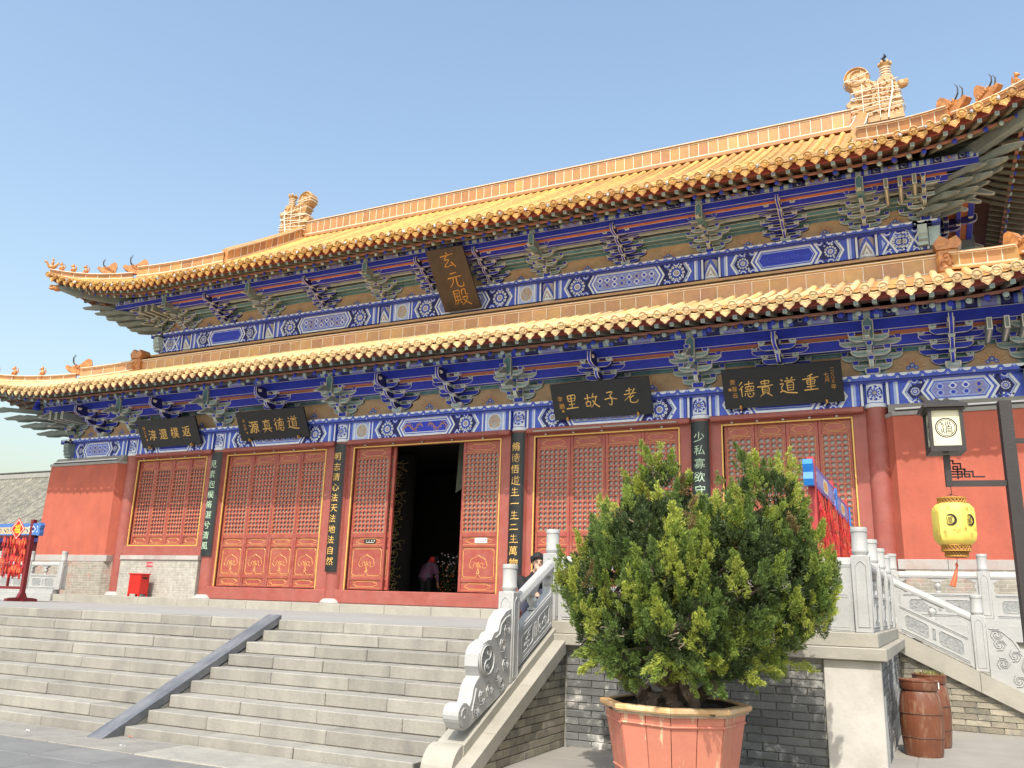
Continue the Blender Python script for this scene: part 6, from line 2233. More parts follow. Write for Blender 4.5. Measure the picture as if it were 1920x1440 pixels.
# ---- small signs
def sign(label, x, y, z, w, h, m, ink, rows=1):
    r = tag(empty('small_sign', (x, y, z)), label, 'sign')
    MB().bbox(-w / 2, w / 2, -.008, 0, -h / 2, h / 2, .002).build('plate', m, r)
    t = MB()
    n = 4
    for k in range(n):
        put_text(t, '小心地滑'[k], h * .42 if rows == 2 else h * .5, lambda u, v, d=0: (u, -.0085 - d, v), -w * .30 + w * .22 * k + w * .02, h * .12 if rows == 2 else 0, 0, .001)
    if rows == 2:
        t.box(-w * .34, w * .38, -.010, -.0085, -h * .3, -h * .2)
    t.build('lettering', ink, r)
    return r
sign('tiny black notice with pale writing on the left door leaf of the open doorway', -1.72, YL - .006, 1.56, .38, .12, 'black', 'sign_white', 2)
sign('tiny white and pink notice on the right door leaf of the open doorway', 1.72, YL - .006, 1.57, .36, .13, 'sign_white', 'sign_red', 2)
sign('small red notice with white lettering on the pale brick above the red bin', -9.73, .018, .86, .26, .15, 'sign_red', 'sign_white', 1)

# ---- red bin
b = tag(empty('rubbish_bin', (-9.66, -.36, HP)), 'bright red metal bin standing against the pale brick wall', 'bin')
MB().bbox(-.24, .24, -.17, .17, .075, .64, .008).build('body', 'bin_red', b)
MB().bbox(-.27, .27, -.195, .195, .642, .68, .01).build('lid', 'bin_red', b)
MB().bbox(.238, .247, -.09, .1, .52, .57, .002).build('slot', 'ink', b)
for sx in (-1, 1):
    for sy in (-1, 1):
        MB().bbox(sx * .215 - .025, sx * .215 + .025, sy * .145 - .025, sy * .145 + .025, 0, .08, .004).build('leg', 'bin_red', b)
MB().bbox(-.22, .22, -.176, -.169, .36, .366, .001).build('seam', 'red_deep', b)

# ---- racks hung with red prayer tags
tag_c = {}
def tag_mesh(v):
    mb = MB()
    w, h = .078, .15
    mb.bbox(-w / 2, w / 2, -.006, .006, -h, 0, .004, 0)
    mb.box(-w * .32, w * .32, -.0085, -.0065, -h * .82, -h * .2, 1)
    mb.tube([(0, 0, 0), (0, 0, .05)], .004, 4, 0)
    n = 7
    for k in range(n):
        a = 2 * pi * k / n
        mb.tube([(0, 0, -h), (.012 * cos(a), .012 * sin(a), -h - .03), (.017 * cos(a), .017 * sin(a), -h - .10 - .02 * v)], [.006, .005, .003], 3, 0)
    return mb.mesh('prayer_tag', ['tag', 'tag_wood'])
TAGS = [tag_mesh(v) for v in range(3)]
def rack(label, P0, dv, nv, ln, zt, zb_, style, taglabel, tagn, fu=False, faces=(1,)):
    """a frame of two posts and a painted crest beam, tags hung in rows"""
    root = tag(empty('prayer_rack', P0), label, 'prayer rack')
    D, N = Vector((dv[0], dv[1], 0)), Vector((nv[0], nv[1], 0))
    f = lambda u, o, z: tuple(D * u + N * o + Vector((0, 0, z)))
    pm = 'rack_red' if style == 'left' else 'rack_red2'
    for u in (.06, ln - .06):
        mb = MB()
        boxf(mb, f, u - .05, u + .05, -.05, .05, .06, zt + .16)
        mb.build('post', pm, root)
        mb = MB()
        q = [(-.42, 0), (.42, 0), (.42, .06), (.30, .085), (.12, .095), (.06, .22), (-.06, .22), (-.12, .095), (-.30, .085), (-.42, .06)]
        mb.prism(q, u - .055, u + .055, lambda a, w, d: f(d, a, w))
        boxf(mb, f, u - .16, u + .16, -.05, .05, .0, .055)
        mb.build('foot', pm, root)
    for z, h in ((.30, .07), ((zt - .30), .05)):
        mb = MB()
        boxf(mb, f, .111, ln - .111, -.035, .035, z, z + h)
        mb.build('rail', pm, root)
    nb = 3
    for k in range(1, nb):
        mb = MB()
        boxf(mb, f, ln * k / nb - .02, ln * k / nb + .02, -.03, .03, .371, zt - .301)
        mb.build('divider', pm, root)
    # crest
    mb = MB()
    bm_ = 'rack_blue' if style == 'left' else 'rack_violet'
    z0, z1 = zt - .24, zt + .06
    boxf(mb, f, -.22, ln + .22, -.045, .045, z0, z1, 0)
    for s_ in (1, -1):
        F = lambda u, w, d=0, s_=s_: f(u, s_ * (.0465 + d), w)
        if style == 'left':
            mb.flat([(.0, z0 + .03), (ln, z0 + .03), (ln, z1 - .09), (0, z1 - .09)], F, 4)
            n = 7
            for k in range(n):
                c = ln * (k + .5) / n
                for j in range(3):
                    mb.line2([(c + .05 * cos(t) - .03 + .04 * j, (z0 + z1) / 2 - .03 + .045 * sin(t + j)) for t in np.linspace(0, 4.5, 7)], .018, lambda u, w: F(u, w, .002), 2 if j % 2 else 3)
            for c in (-.03, ln + .03):
                mb.flat([(c - .13, (z0 + z1) / 2), (c, z0 + .02), (c + .13, (z0 + z1) / 2), (c, z1 - .02)], lambda u, w: F(u, w, .002), 0)
                mb.flat([(c - .09, (z0 + z1) / 2), (c, z0 + .06), (c + .09, (z0 + z1) / 2), (c, z1 - .06)], lambda u, w: F(u, w, .003), 1)
                mb.flat([(c - .065, (z0 + z1) / 2), (c, z0 + .085), (c + .065, (z0 + z1) / 2), (c, z1 - .085)], lambda u, w: F(u, w, .004), 3)
                for s2 in (-1, 1):
                    mb.line2([(c + s2 * (.15 + .03 * cos(t)), (z0 + z1) / 2 + .07 * sin(t)) for t in np.linspace(-2, 2, 7)], .02, lambda u, w: F(u, w, .003), 1)
        else:
            mb.flat([(.25, z0 + .05), (ln - .25, z0 + .05), (ln - .25, z1 - .05), (.25, z1 - .05)], F, 4)
            mb.flat(cartouche(ln / 2, (z0 + z1) / 2, .62, .19), lambda u, w: F(u, w, .002), 2)
            mb.flat(cartouche(ln / 2, (z0 + z1) / 2, .50, .13), lambda u, w: F(u, w, .003), 5)
            for c in (.14, ln - .14):
                for j in range(3):
                    mb.line2([(c + (.07 - .01 * t) * cos(t + j * 2), (z0 + z1) / 2 + (.08 - .01 * t) * sin(t + j * 2)) for t in range(5)], .016, lambda u, w: F(u, w, .003), 1)
    mb.build('crest_beam', [bm_, 'white_paint', 'yellow' if style == 'left' else 'cream', 'blue_dark', 'rack_band' if style == 'left' else 'blue_mauve', 'gold'], root)
    for c in (-.22, ln + .22):
        mb = MB()
        s_ = -1 if c < 0 else 1
        q = [(0, z0 - .02), (s_ * .07, z0 - .02), (s_ * .10, z0 + .06), (s_ * .07, (z0 + z1) / 2), (s_ * .11, z1 - .05), (s_ * .06, z1 + .02), (0, z1 + .02)]
        mb.prism([(c + a, b) for a, b in q], -.06, .06, lambda u, w, d: f(u, d, w))
        mb.build('scroll_end', 'sky_blue' if style != 'left' else 'rack_blue', root)
    if fu:
        uf = fu
        d_ = tag(empty('fu_sign', tuple(Vector(P0) + Vector(f(uf, -0, 0)))), 'red diamond with a yellow good-luck character on the blue rack beam', 'paper sign')
        mb = MB()
        c = (z0 + z1) / 2 + .01
        g = lambda u, w, d=0: tuple(N * (.052 + d) + D * u + Vector((0, 0, w)))
        for s_, mi, l in ((.30, 0, 0), (.26, 1, .002), (.235, 0, .004)):
            mb.flat([(-s_, c), (0, c - s_), (s_, c), (0, c + s_)], lambda u, w: g(u, w, l), mi)
        mb.build('diamond', ['bin_red', 'cream'], d_)
        t = MB()
        put_text(t, '福', .26, lambda u, w, d=0: g(-u if D.x < 0 else u, w, .006 + d), 0, c, 0, .002)
        t.build('character', 'yellow', d_)
    # tags
    rows = int((zt - .30 - .42) / .245)
    for r in range(rows):
        z = zt - .32 - .245 * r
        n = int((ln - .26) / (.062 if style == 'left' else .088))
        for side_ in faces:
            for k in range(n):
                u = .15 + (ln - .30) * k / (n - 1)
                if abs(u - ln / 3) < .03 or abs(u - 2 * ln / 3) < .03 or random.random() < .10 or (style == 'left' and u > 1.05):
                    continue
                p = Vector(P0) + Vector(f(u + random.uniform(-.02, .02), side_ * (.05 + random.uniform(0, .03)), z + random.uniform(-.06, .06)))
                o = link('prayer_tag', random.choice(TAGS), None, p)
                o.rotation_euler = (random.uniform(-.08, .08), random.uniform(-.15, .15), atan2(N.y, N.x) + pi / 2 + random.uniform(-.35, .35))
                tag(o, taglabel, 'prayer tag', tagn)
        w_ = MB().tube([f(.12, .05, z + .045), f(ln - .12, .05, z + .045)], .006, 4)
        w_.build('tag_wire', 'wire', root)
rack('maroon rack with blue painted crest beam and red prayer tags, left of the hall', (-9.00, -4.5, L0), (-1, 0), (0, -1), 2.1, 1.92, 0, 'left',
     'red wooden prayer tag with tassel hanging on the maroon rack at the left', 'prayer tags on the left rack', fu=.60, faces=(1, -1))
rack('nearer red prayer rack with violet crest behind the juniper', (10.78, -7.6, L0), (0, 1), (1, 0), 2.4, 2.17, 0, 'right',
     'red prayer tag with tassel on the nearer rack behind the juniper', 'prayer tags on the nearer right rack')
rack('farther red prayer rack with violet crest behind the juniper', (10.78, -4.95, L0), (0, 1), (1, 0), 2.0, 2.12, 0, 'right',
     'red prayer tag with tassel on the farther rack behind the juniper', 'prayer tags on the farther right rack')

# ---- lamp post with box lamp and hanging lantern
lp = tag(empty('lamp_post', (12.765, -11.5, G)), 'dark square lamp post with a bracket arm at the right edge', 'lamp post')
TH = radians(9)
ax, ay = cos(TH), sin(TH)
def lf(u, o, z):      # u towards the right, o towards the viewer
    return (u * ax + o * ay, u * ay - o * ax, z)
zz = -G
mb = MB()
boxf(mb, lf, -.045, .045, -.045, .045, 0, 1.745 + zz)
mb.build('post', 'lamp_metal', lp)
mb = MB()
boxf(mb, lf, -.16, .16, -.16, .16, 0, .03)
boxf(mb, lf, -.12, .12, -.12, .12, .03, .06)
mb.build('base_plate', 'lamp_metal', lp)
mb = MB()
boxf(mb, lf, -.47, -.046, -.022, .022, 1.055 + zz, 1.10 + zz)
mb.build('arm', 'lamp_metal', lp)
mb = MB()
boxf(mb, lf, -.484, -.44, -.024, .024, 1.053 + zz, 1.31 + zz)
mb.build('arm_upright', 'lamp_metal', lp)
mb = MB()
boxf(mb, lf, .046, .55, -.018, .018, 1.40 + zz, 1.436 + zz)
mb.build('cross_bar', 'lamp_metal', lp)
mb = MB()
fr = lambda u, w, d=0: lf(u, d, w)
def fret(p, r=.006):
    P = [lf(u, 0, w + zz) for u, w in p]
    for a, b in zip(P[:-1], P[1:]):
        a, b = Vector(a), Vector(b)
        d = (b - a).normalized() * r
        mb.tube([a - d, b + d], r, 4)
X0 = -.44
fret([(X0, 1.265), (X0 + .022, 1.265), (X0 + .022, 1.24), (X0 + .075, 1.24), (X0 + .075, 1.195), (X0 + .105, 1.195), (X0 + .105, 1.175), (X0 + .16, 1.175), (X0 + .16, 1.132), (X0 + .24, 1.132)])
fret([(X0 + .02, 1.195), (X0 + .02, 1.217), (X0 + .052, 1.217), (X0 + .052, 1.195), (X0 + .02, 1.195)])
fret([(X0 + .02, 1.195), (X0 + .10, 1.195), (X0 + .10, 1.155), (X0 + .135, 1.155), (X0 + .135, 1.132), (X0 + .10, 1.132), (X0 + .10, 1.155), (X0, 1.155)])
fret([(X0, 1.175), (X0 + .08, 1.175), (X0 + .08, 1.132), (X0, 1.132)])
fret([(X0 + .05, 1.195), (X0 + .05, 1.12)])
mb.build('fretwork', 'lamp_metal', lp)
# box lamp on the upright
bl = tag(empty('box_lamp', (0, 0, 0)), 'cream box lamp with a seal-script character in a ring, on the lamp post arm', 'lamp')
bl.location = Vector((12.765, -11.5, 0)) + Vector(lf(-.462, 0, 0))
zb_, zt_ = 1.325, 1.665
mb = MB()
boxf(mb, lf, -.130, .130, -.130, .130, zb_, zb_ + .045)
mb.build('lamp_base', 'lamp_metal', bl)
mb = MB()
boxf(mb, lf, -.108, .108, -.108, .108, zb_ + .046, zt_)
mb.build('lamp_glass', 'lamp_panel', bl)
mb = MB()
for a in (-1, 1):
    for c in (-1, 1):
        boxf(mb, lf, a * .117 - .013, a * .117 + .013, c * .117 - .013, c * .117 + .013, zb_ + .045, zt_ + .002)
mb.build('lamp_frame', 'lamp_metal', bl)
mb = MB()
for (h0, h1, z0_, z1_) in ((.14, .14, zt_ + .002, zt_ + .02), (.165, .165, zt_ + .02, zt_ + .045), (.165, .10, zt_ + .045, zt_ + .075)):
    vs = [lf(a * h0, c * h0, z0_) for a, c in ((-1, -1), (1, -1), (1, 1), (-1, 1))] + [lf(a * h1, c * h1, z1_) for a, c in ((-1, -1), (1, -1), (1, 1), (-1, 1))]
    mb.add(vs, [(3, 2, 1, 0), (4, 5, 6, 7)] + [(i, (i + 1) % 4, 4 + (i + 1) % 4, 4 + i) for i in range(4)])
q = [(-.14, 0), (.14, 0), (.125, .03), (.06, .035), (.045, .055), (.0, .03), (-.045, .055), (-.06, .03), (-.10, .04), (-.13, .085), (-.165, .07), (-.15, .05), (-.13, .03)]
mb.prism([(a, zt_ + .073 + b) for a, b in q], -.02, .02, lambda u, w, d: lf(u, d, w))
mb.build('lamp_roof', 'lamp_metal', bl)
mb = MB()
zc = (zb_ + zt_) / 2 + .025
for turn in range(4):
    a = turn * pi / 2
    g = lambda u, w, d=0, a=a: lf(u * cos(a) + (.1085 + d) * sin(a), -u * sin(a) + (.1085 + d) * cos(a), w)
    mb.line2(circ(0, zc, .078, 32), .009, g, 0, closed=True, th=.001)
    mb.line2(circ(0, zc, .066, 32), .005, g, 0, closed=True, th=.001)
    for p in ([(-.042, .042), (-.03, .048), (-.036, .03), (-.02, .036)], [(-.038, .022), (-.02, .026), (-.018, .016), (-.03, .006), (-.018, .002)], [(-.04, -.008), (-.034, -.012), (-.034, -.045), (-.026, -.03), (-.012, -.046)], [(-.02, -.004), (-.02, -.03)],
              [(-.002, .05), (-.004, .03), (.002, .016)], [(.014, .052), (.012, .034), (.018, .02), (.014, .01)], [(.03, .05), (.028, .034), (.036, .02)],
              [(.0, .008), (.04, .008), (.04, -.046), (.0, -.046), (.0, .008)], [(.006, -.008), (.034, -.008)], [(.006, -.022), (.034, -.022)], [(.006, -.034), (.034, -.034)], [(.02, .008), (.02, .016)]):
        mb.line2([(x, zc + z) for x, z in p], .0065, g, 0, th=.001)
mb.build('ring_character', 'ink', bl)
# lantern
ln_ = tag(empty('lantern', tuple(Vector((12.765, -11.5, 0)) + Vector(lf(-.455, 0, 0)))), 'yellow cloth lantern with a black round emblem hanging under the lamp arm', 'lantern')
def hexa_loft(prof, mb, mi, rnd=.22, n=6):
    """six soft-cornered sides"""
    m = n * 4
    vs = []
    for r, z in prof:
        for k in range(m):
            a = 2 * pi * k / m
            seg = 2 * pi / n
            b = ((a + seg / 2) % seg) - seg / 2
            rr = r * ((1 - rnd) * cos(seg / 2) / cos(b) + rnd * .97) / ((1 - rnd) + rnd)
            vs.append((rr * cos(a), rr * sin(a), z))
    mb.add(vs, [(i * m + j, i * m + (j + 1) % m, (i + 1) * m + (j + 1) % m, (i + 1) * m + j) for i in range(len(prof) - 1) for j in range(m)] + [tuple(range(m - 1, -1, -1)), tuple((len(prof) - 1) * m + j for j in range(m))], mi)
mb = MB()
zl = .585
hexa_loft([(.10, zl - .002), (.125, zl + .006), (.152, zl + .04), (.160, zl + .08), (.160, zl + .255), (.152, zl + .295), (.125, zl + .326), (.10, zl + .33)], mb, 0)
mb.build('shade', 'lantern', ln_, True)
for z, r, h in ((zl + .33, .104, .042), (zl - .045, .106, .043), (zl - .088, .084, .042)):
    m2 = MB()
    nn = 24
    m2.lathe([(r - .006, z), (r - .006, z + h)], nn, mi=0, close=False)
    for k in range(nn):
        a, b_ = 2 * pi * k / nn, 2 * pi * (k + 1) / nn
        m2.tube([(r * cos(a), r * sin(a), z + .004), (r * cos(b_), r * sin(b_), z + h - .004)], .0035, 3, 1)
        m2.tube([(r * cos(b_), r * sin(b_), z + .004), (r * cos(a), r * sin(a), z + h - .004)], .0035, 3, 1)
    for zz_ in (z, z + h):
        m2.lathe([(r - .008, zz_ - .005), (r + .004, zz_ - .005), (r + .004, zz_ + .005), (r - .008, zz_ + .005)], nn, mi=1, close=False)
    m2.build('ring_band', ['ring_wood', 'gold_dull'], ln_)
mb = MB()
mb.tube([(0, 0, 1.055), (.006, 0, 1.02), (-.004, .004, zl + .36)], .003, 4)
for k in range(3):
    a = 2 * pi * k / 3
    mb.tube([(0, 0, zl + .41), (.1 * cos(a), .1 * sin(a), zl + .375)], .002, 3)
mb.build('hanging_cord', 'wire', ln_)
mb = MB()
mb.tube([(0, 0, zl - .09), (-.004, 0, zl - .14)], .003, 4)
mb.ell((-.008, 0, zl - .155), (.011, .011, .02), 8, 6)
mb.tube([(-.008, 0, zl - .17), (-.03, 0, zl - .25), (-.055, .0, zl - .32)], [.007, .018, .024], 8)
mb.build('tassel', 'tassel', ln_, True)
mb = MB()
m2 = MB()
for k in range(6):
    am = pi / 3 * k
    rr = .160 * (.78 * cos(pi / 6) + .22 * .97) + .001
    g = lambda u, w, d=0, am=am: ((rr + .0035 + d) * cos(am) - u * sin(am), (rr + .0035 + d) * sin(am) + u * cos(am), w)
    zc = zl + .19
    if k in (1, 2, 4, 5):
        n = 18
        pts = [(.040 * cos(t), zc + .040 * sin(t)) for t in np.linspace(2.2, -2.3, n)]
        vs = []
        for i, (u, w) in enumerate(pts):
            th = .005 + .014 * sin(pi * i / (n - 1))
            for s_ in (-1, 1):
                q = (u * (1 + s_ * th / .04 * .5), zc + (w - zc) * (1 + s_ * th / .04 * .5))
                vs.append(g(q[0], q[1], .001))
        mb.add(vs, [(2 * i, 2 * i + 1, 2 * i + 3, 2 * i + 2) for i in range(n - 1)])
        put_text(mb, '道', .055, lambda u, w, d=0: g(u, w, .001 + d), -.006, zc, 0, .0004)
    for j in range(7):
        put_text(m2, '福', .026, lambda u, w, d=0: g(u, w, .0005 + d), random.uniform(-.065, .065), zl + .19 + random.choice((-1, 1)) * random.uniform(.06, .12), 0, .0003)
mb.build('emblem', 'ink', ln_)
struct(m2.build('small_print', 'ink_fade', ln_), 'stuff')
ln_.rotation_euler = (0, 0, radians(20))

# ---- two brown barrels beside the terrace wall
def barrel(label, x, y, s_, top):
    r = tag(empty('barrel', (x, y, G)), label, 'barrel', 'brown barrels by the side steps')
    mb = MB()
    H = top - G - .13 * s_
    mb.lathe([(.205 * s_, 0), (.225 * s_, .05 * s_), (.243 * s_, H * .28), (.255 * s_, H * .5), (.25 * s_, H * .72), (.228 * s_, H * .92), (.205 * s_, H), (.0, H)], 28)
    mb.build('body', 'barrel', r, True)
    for t in (.30, .66):
        m2 = MB()
        rr = (.247 if t < .5 else .256) * s_
        for k in range(28):
            a, b_ = 2 * pi * k / 28, 2 * pi * (k + 1) / 28
            w0 = random.uniform(-.004, .004)
            m2.tube([(rr * cos(a), rr * sin(a), H * t + w0), (rr * cos(b_), rr * sin(b_), H * t + w0)], .0055, 4)
        m2.build('hoop', 'barrel_dk', r)
    m2 = MB()
    z = H + .004
    R1 = .228 * s_
    m2.lathe([(.19 * s_, z), (R1 - .01, z + .004), (R1, z + .02), (R1, z + .105 * s_), (R1 + .008, z + .112 * s_), (R1 + .008, z + .128 * s_), (R1 - .03, z + .130 * s_), (R1 - .034, z + .112 * s_), (0, z + .108 * s_)], 28)
    lid = m2.build('lid', 'barrel', r, True)
    return r
ba = barrel('nearer brown wooden-look barrel bin beside the terrace wall', 11.84, -6.95, .98, -.74)
o = MB().bbox(.219, .232, -.09, -.055, .80, .875, .002).build('white_label', 'sign_white', ba)
bb = barrel('farther brown barrel bin with weeds on top, behind the first', 11.95, -6.02, .92, -.72)
gm = MB()
for k in range(120):
    a, rr = random.uniform(0, 2 * pi), random.uniform(.0, .19)
    p = Vector((rr * cos(a), rr * sin(a), .80 + .11))
    t = p + Vector((random.uniform(-.05, .05), random.uniform(-.05, .05), random.uniform(.03, .075)))
    w = Vector((random.uniform(-1, 1), random.uniform(-1, 1), 0)).normalized() * .006
    gm.add([p - w, p + w, t], [(0, 1, 2)])
M['weed'] = mat('dry_weeds', (0.22, 0.22, 0.07), .8, .3, 30)
w = tag(gm.build('weeds', 'weed', None, loc=(11.95, -6.02, G)), 'dry weeds growing on the farther barrel lid', 'weeds')
w['kind'] = 'stuff'

# ---- litter
for k, (x, y, c, m) in enumerate(((2.35, -12.12, 'crumpled white scrap of paper on the lowest left paving', 'litter'), (4.05, -12.2, 'small white scrap of paper near the foot of the dark ramp', 'litter'), (3.62, -11.74, 'crumpled pink wrapper at the foot of the dark ramp', 'pot'))):
    mb = MB()
    for j in range(4):
        vs = [Vector((random.uniform(-.03, .03), random.uniform(-.03, .03), random.uniform(.0, .025))) for _ in range(4)]
        mb.add(vs, [(0, 1, 2), (0, 2, 3)])
    tag(mb.build('litter', m, None, loc=(x, y, G + .028)), c, 'litter')

# ---- grey-tiled side hall far on the left
gh = tag(empty('side_hall', (-36, 10, G)), 'low side hall with a grey tiled roof behind the left end wall', 'side hall')
def gz(y):      # roof profile, local
    t = (14 - y)
    return 6.48 - G - .93 * t + .038 * t * t
ys = np.linspace(8.6, 14, 9)
mb = MB()
vs = []
for y in ys:
    for x in (-26, 17):
        vs.append((x, y - 10, gz(y)))
for y in ys[::-1]:
    for x in (-26, 17):
        vs.append((x, 28 - y - 10, gz(y) - .01))
n = len(vs) // 2
mb.add(vs, [(2 * i, 2 * i + 1, 2 * i + 3, 2 * i + 2) for i in range(n - 1)])
mb.build('roof', 'grey_tile_dk', gh)
rm = MB()
pts = [(0, y - 10, gz(y) + .03) for y in ys]
rm.tube(pts, .065, 6)
rme = rm.mesh('tile_row', 'grey_tile')
for k in range(62):
    link('tile_row', rme, gh, (-8 + k * .235, 0, 0))
mb = MB()
for x in (-26, -8.2):
    pass
MB().bbox(-26, 17, 3.82, 4.18, gz(14) - .05, gz(14) + .28, .04).build('ridge', 'grey_cornice', gh)
MB().bbox(-26, 17, 3.78, 4.22, gz(14) + .281, gz(14) + .36, .02).build('ridge_cap', 'grey_tile_dk', gh)
MB().box(-26, 17, -.5, 7, 0, gz(8.6) - .25).build('wall', 'rack_red', gh)
MB().box(-26, 17, -1.35, -.6, gz(8.6) - .32, gz(8.6) - .12).build('eave', 'blue_dark', gh)

# ================================================================== POTTED JUNIPER
PC = Vector((9.83, -10.95, G))
RZ = -.82 - G                       # rim height above ground
planter = tag(empty('planter', PC), 'faded red octagonal wooden planter with a varnished rim', 'planter')
n8 = 8
A0 = radians(-100) - pi / 8
def octp(r, k):
    a = A0 + 2 * pi * k / n8
    return Vector((r * .885 * cos(a), r * .885 * sin(a), 0))
Rt_, Rb_ = .735, .60
for k in range(n8):
    for h in range(2):
        a0, a1 = octp(1, k).lerp(octp(1, k + 1), h * .5), octp(1, k).lerp(octp(1, k + 1), h * .5 + .5)
        gap = (a1 - a0).normalized() * .004
        mid = (octp(1, k) + octp(1, k + 1)) / 2
        nrm = mid.normalized()
        bump_ = random.uniform(-.004, .006)
        vs = []
        zt_ = RZ - .075
        for r, z in ((Rb_, .03), (Rb_ + (Rt_ - Rb_) * .5, .03 + (zt_ - .03) * .5), (Rt_, zt_)):
            vs += [a0 * r + gap + nrm * bump_ + Vector((0, 0, z)), a1 * r - gap + nrm * bump_ + Vector((0, 0, z)), a1 * (r - .04) - gap + Vector((0, 0, z)), a0 * (r - .04) + gap + Vector((0, 0, z))]
        mb = MB().add(vs, [(i * 4 + j, i * 4 + (j + 1) % 4, (i + 1) * 4 + (j + 1) % 4, (i + 1) * 4 + j) for i in range(2) for j in range(4)] + [(3, 2, 1, 0), (8, 9, 10, 11)])
        mb.build('slat', 'pot', planter)
    # rim board
    mb = MB()
    q = [(.70, RZ - .052), (.785, RZ - .052), (.80, RZ - .035), (.80, RZ - .008), (.79, RZ), (.71, RZ + .004), (.70, RZ - .006)]
    vs = [octp(r, k) + Vector((0, 0, z)) for r, z in q] + [octp(r, k + .9999) if False else octp(r, k + 1) + Vector((0, 0, z)) for r, z in q]
    m = len(q)
    e = (octp(1, k + 1) - octp(1, k)).normalized() * .0015
    vs = [v + e if i < m else v - e for i, v in enumerate(vs)]
    mb.add(vs, [(i, (i + 1) % m, m + (i + 1) % m, m + i) for i in range(m)] + [tuple(range(m - 1, -1, -1)), tuple(range(m, 2 * m))])
    mb.build('rim_board', 'pot_rim', planter)
    mb = MB()
    q = [(.70, RZ - .074), (.765, RZ - .074), (.765, RZ - .0525), (.70, RZ - .0525)]
    vs = [octp(r, k) + e + Vector((0, 0, z)) for r, z in q] + [octp(r, k + 1) - e + Vector((0, 0, z)) for r, z in q]
    mb.add(vs, [(i, (i + 1) % 4, 4 + (i + 1) % 4, 4 + i) for i in range(4)] + [(3, 2, 1, 0), (4, 5, 6, 7)])
    mb.build('rim_batten', 'pot_edge', planter)
for zf, rf in ((RZ - .155, 0), (.24, 0)):     # iron hoops
    mb = MB()
    t = (zf - .03) / (RZ - .075 - .03)
    r = Rb_ + (Rt_ - Rb_) * t + .006
    pts = [octp(r, k) + Vector((0, 0, zf + random.uniform(-.006, .006))) for k in range(9)]
    mb.tube(pts, .011, 5)
    mb.build('hoop', 'pot', planter)
mb = MB()
mb.add([octp(.69, k) + Vector((0, 0, RZ - .06)) for k in range(8)], [tuple(range(8))])
mb.add([octp(.50 if z < .1 else .685, k) + Vector((0, 0, z)) for z in (.01, RZ - .01) for k in range(8)], [(k, (k + 1) % 8, 8 + (k + 1) % 8, 8 + k) for k in range(8)])
mb.build('inner_shell', 'soil', planter)
for k in range(4):
    a = A0 + pi / 8 + k * pi / 2
    MB().bbox(.4 * cos(a) - .06, .4 * cos(a) + .06, .4 * sin(a) - .06, .4 * sin(a) + .06, 0, .03, .004).build('foot', 'pot_edge', planter)
soil = MB()
N = 14
vs = []
for i in range(N + 1):
    for j in range(N + 1):
        x, y = (i / N - .5) * .98, (j / N - .5) * .98
        vs.append((x, y, RZ - .055 + random.uniform(-.02, .02) + .05 * max(0, 1 - hypot(x, y) / .5)))
soil.add(vs, [(i * (N + 1) + j, (i + 1) * (N + 1) + j, (i + 1) * (N + 1) + j + 1, i * (N + 1) + j + 1) for i in range(N) for j in range(N)])
so = soil.build('soil', 'soil', planter, True)
so['kind'] = 'stuff'

# tree: trunk, limbs and crown
tree = tag(empty('juniper_tree', PC + Vector((0, 0, RZ - .06))), 'bushy green potted juniper with gnarled stems and twin pointed tops', 'tree')
TB = PC + Vector((0, 0, RZ - .06))
LOBES = [(9.77, -11.0, 1.14, 0.31), (9.74, -11.4, 0.66, 0.431), (10.09, -11.1, 0.72, 0.36), (10.74, -10.9, 1.0, 0.353), (10.82, -10.8, 0.62, 0.353), (10.56, -11.3, 0.55, 0.4), (9.27, -10.9, 0.59, 0.375), (9.0, -10.8, 0.28, 0.388), (9.28, -11.02, 0.17, 0.478), (9.14, -10.9, -0.16, 0.35), (9.55, -11.22, -0.22, 0.431), (9.99, -11.42, 0.31, 0.492), (10.12, -11.52, -0.11, 0.405), (10.45, -11.32, 0.19, 0.483), (10.8, -10.92, 0.3, 0.471), (10.94, -10.8, 0.51, 0.254), (10.96, -10.8, 0.18, 0.31), (10.68, -10.82, -0.08, 0.36), (10.42, -11.32, -0.32, 0.28), (10.3, -11.35, -0.49, 0.228), (9.65, -11.25, -0.5, 0.224), (9.3, -10.7, -0.5, 0.2), (9.8, -10.4, 0.45, 0.55), (10.31, -10.3, 0.36, 0.55), (9.31, -10.3, 0.24, 0.6), (10.15, -10.4, -0.1, 0.55), (10.72, -10.3, 0.2, 0.5)]
def crooked(p0, p1, r0_, r1_, amp, n=8, seed=0):
    rr = random.Random(seed)
    P, R_ = [], []
    for i in range(n + 1):
        t = i / n
        p = Vector(p0).lerp(Vector(p1), t)
        k = amp * sin(pi * t) if i not in (0, n) else 0
        P.append(p + Vector((rr.uniform(-k, k), rr.uniform(-k, k), rr.uniform(-k, k) * .5)))
        R_.append(r0_ + (r1_ - r0_) * t)
    return P, R_
mb = MB()
base = Vector((0, 0, -.02))
stems = [((-.12, -.1, 0), (-.62, -.05, .42), .10, .05), ((.06, -.14, 0), (-.10, -.32, .62), .085, .04), ((.22, -.12, 0), (.15, -.25, .72), .055, .035), ((.0, .05, 0), (-.05, .1, .95), .10, .05), ((.12, .05, 0), (.6, .05, .62), .07, .03), ((-.02, .0, 0), (.15, .25, .9), .08, .04), ((-.26, -.05, 0), (-.05, -.25, .06), .09, .07)]
for i, (a, b, r0_, r1_) in enumerate(stems):
    P, R_ = crooked(a, b, r0_, r1_, .10, 9, 11 + i)
    mb.tube(P, R_, 8)
mb.build('trunk', 'bark', tree, True)
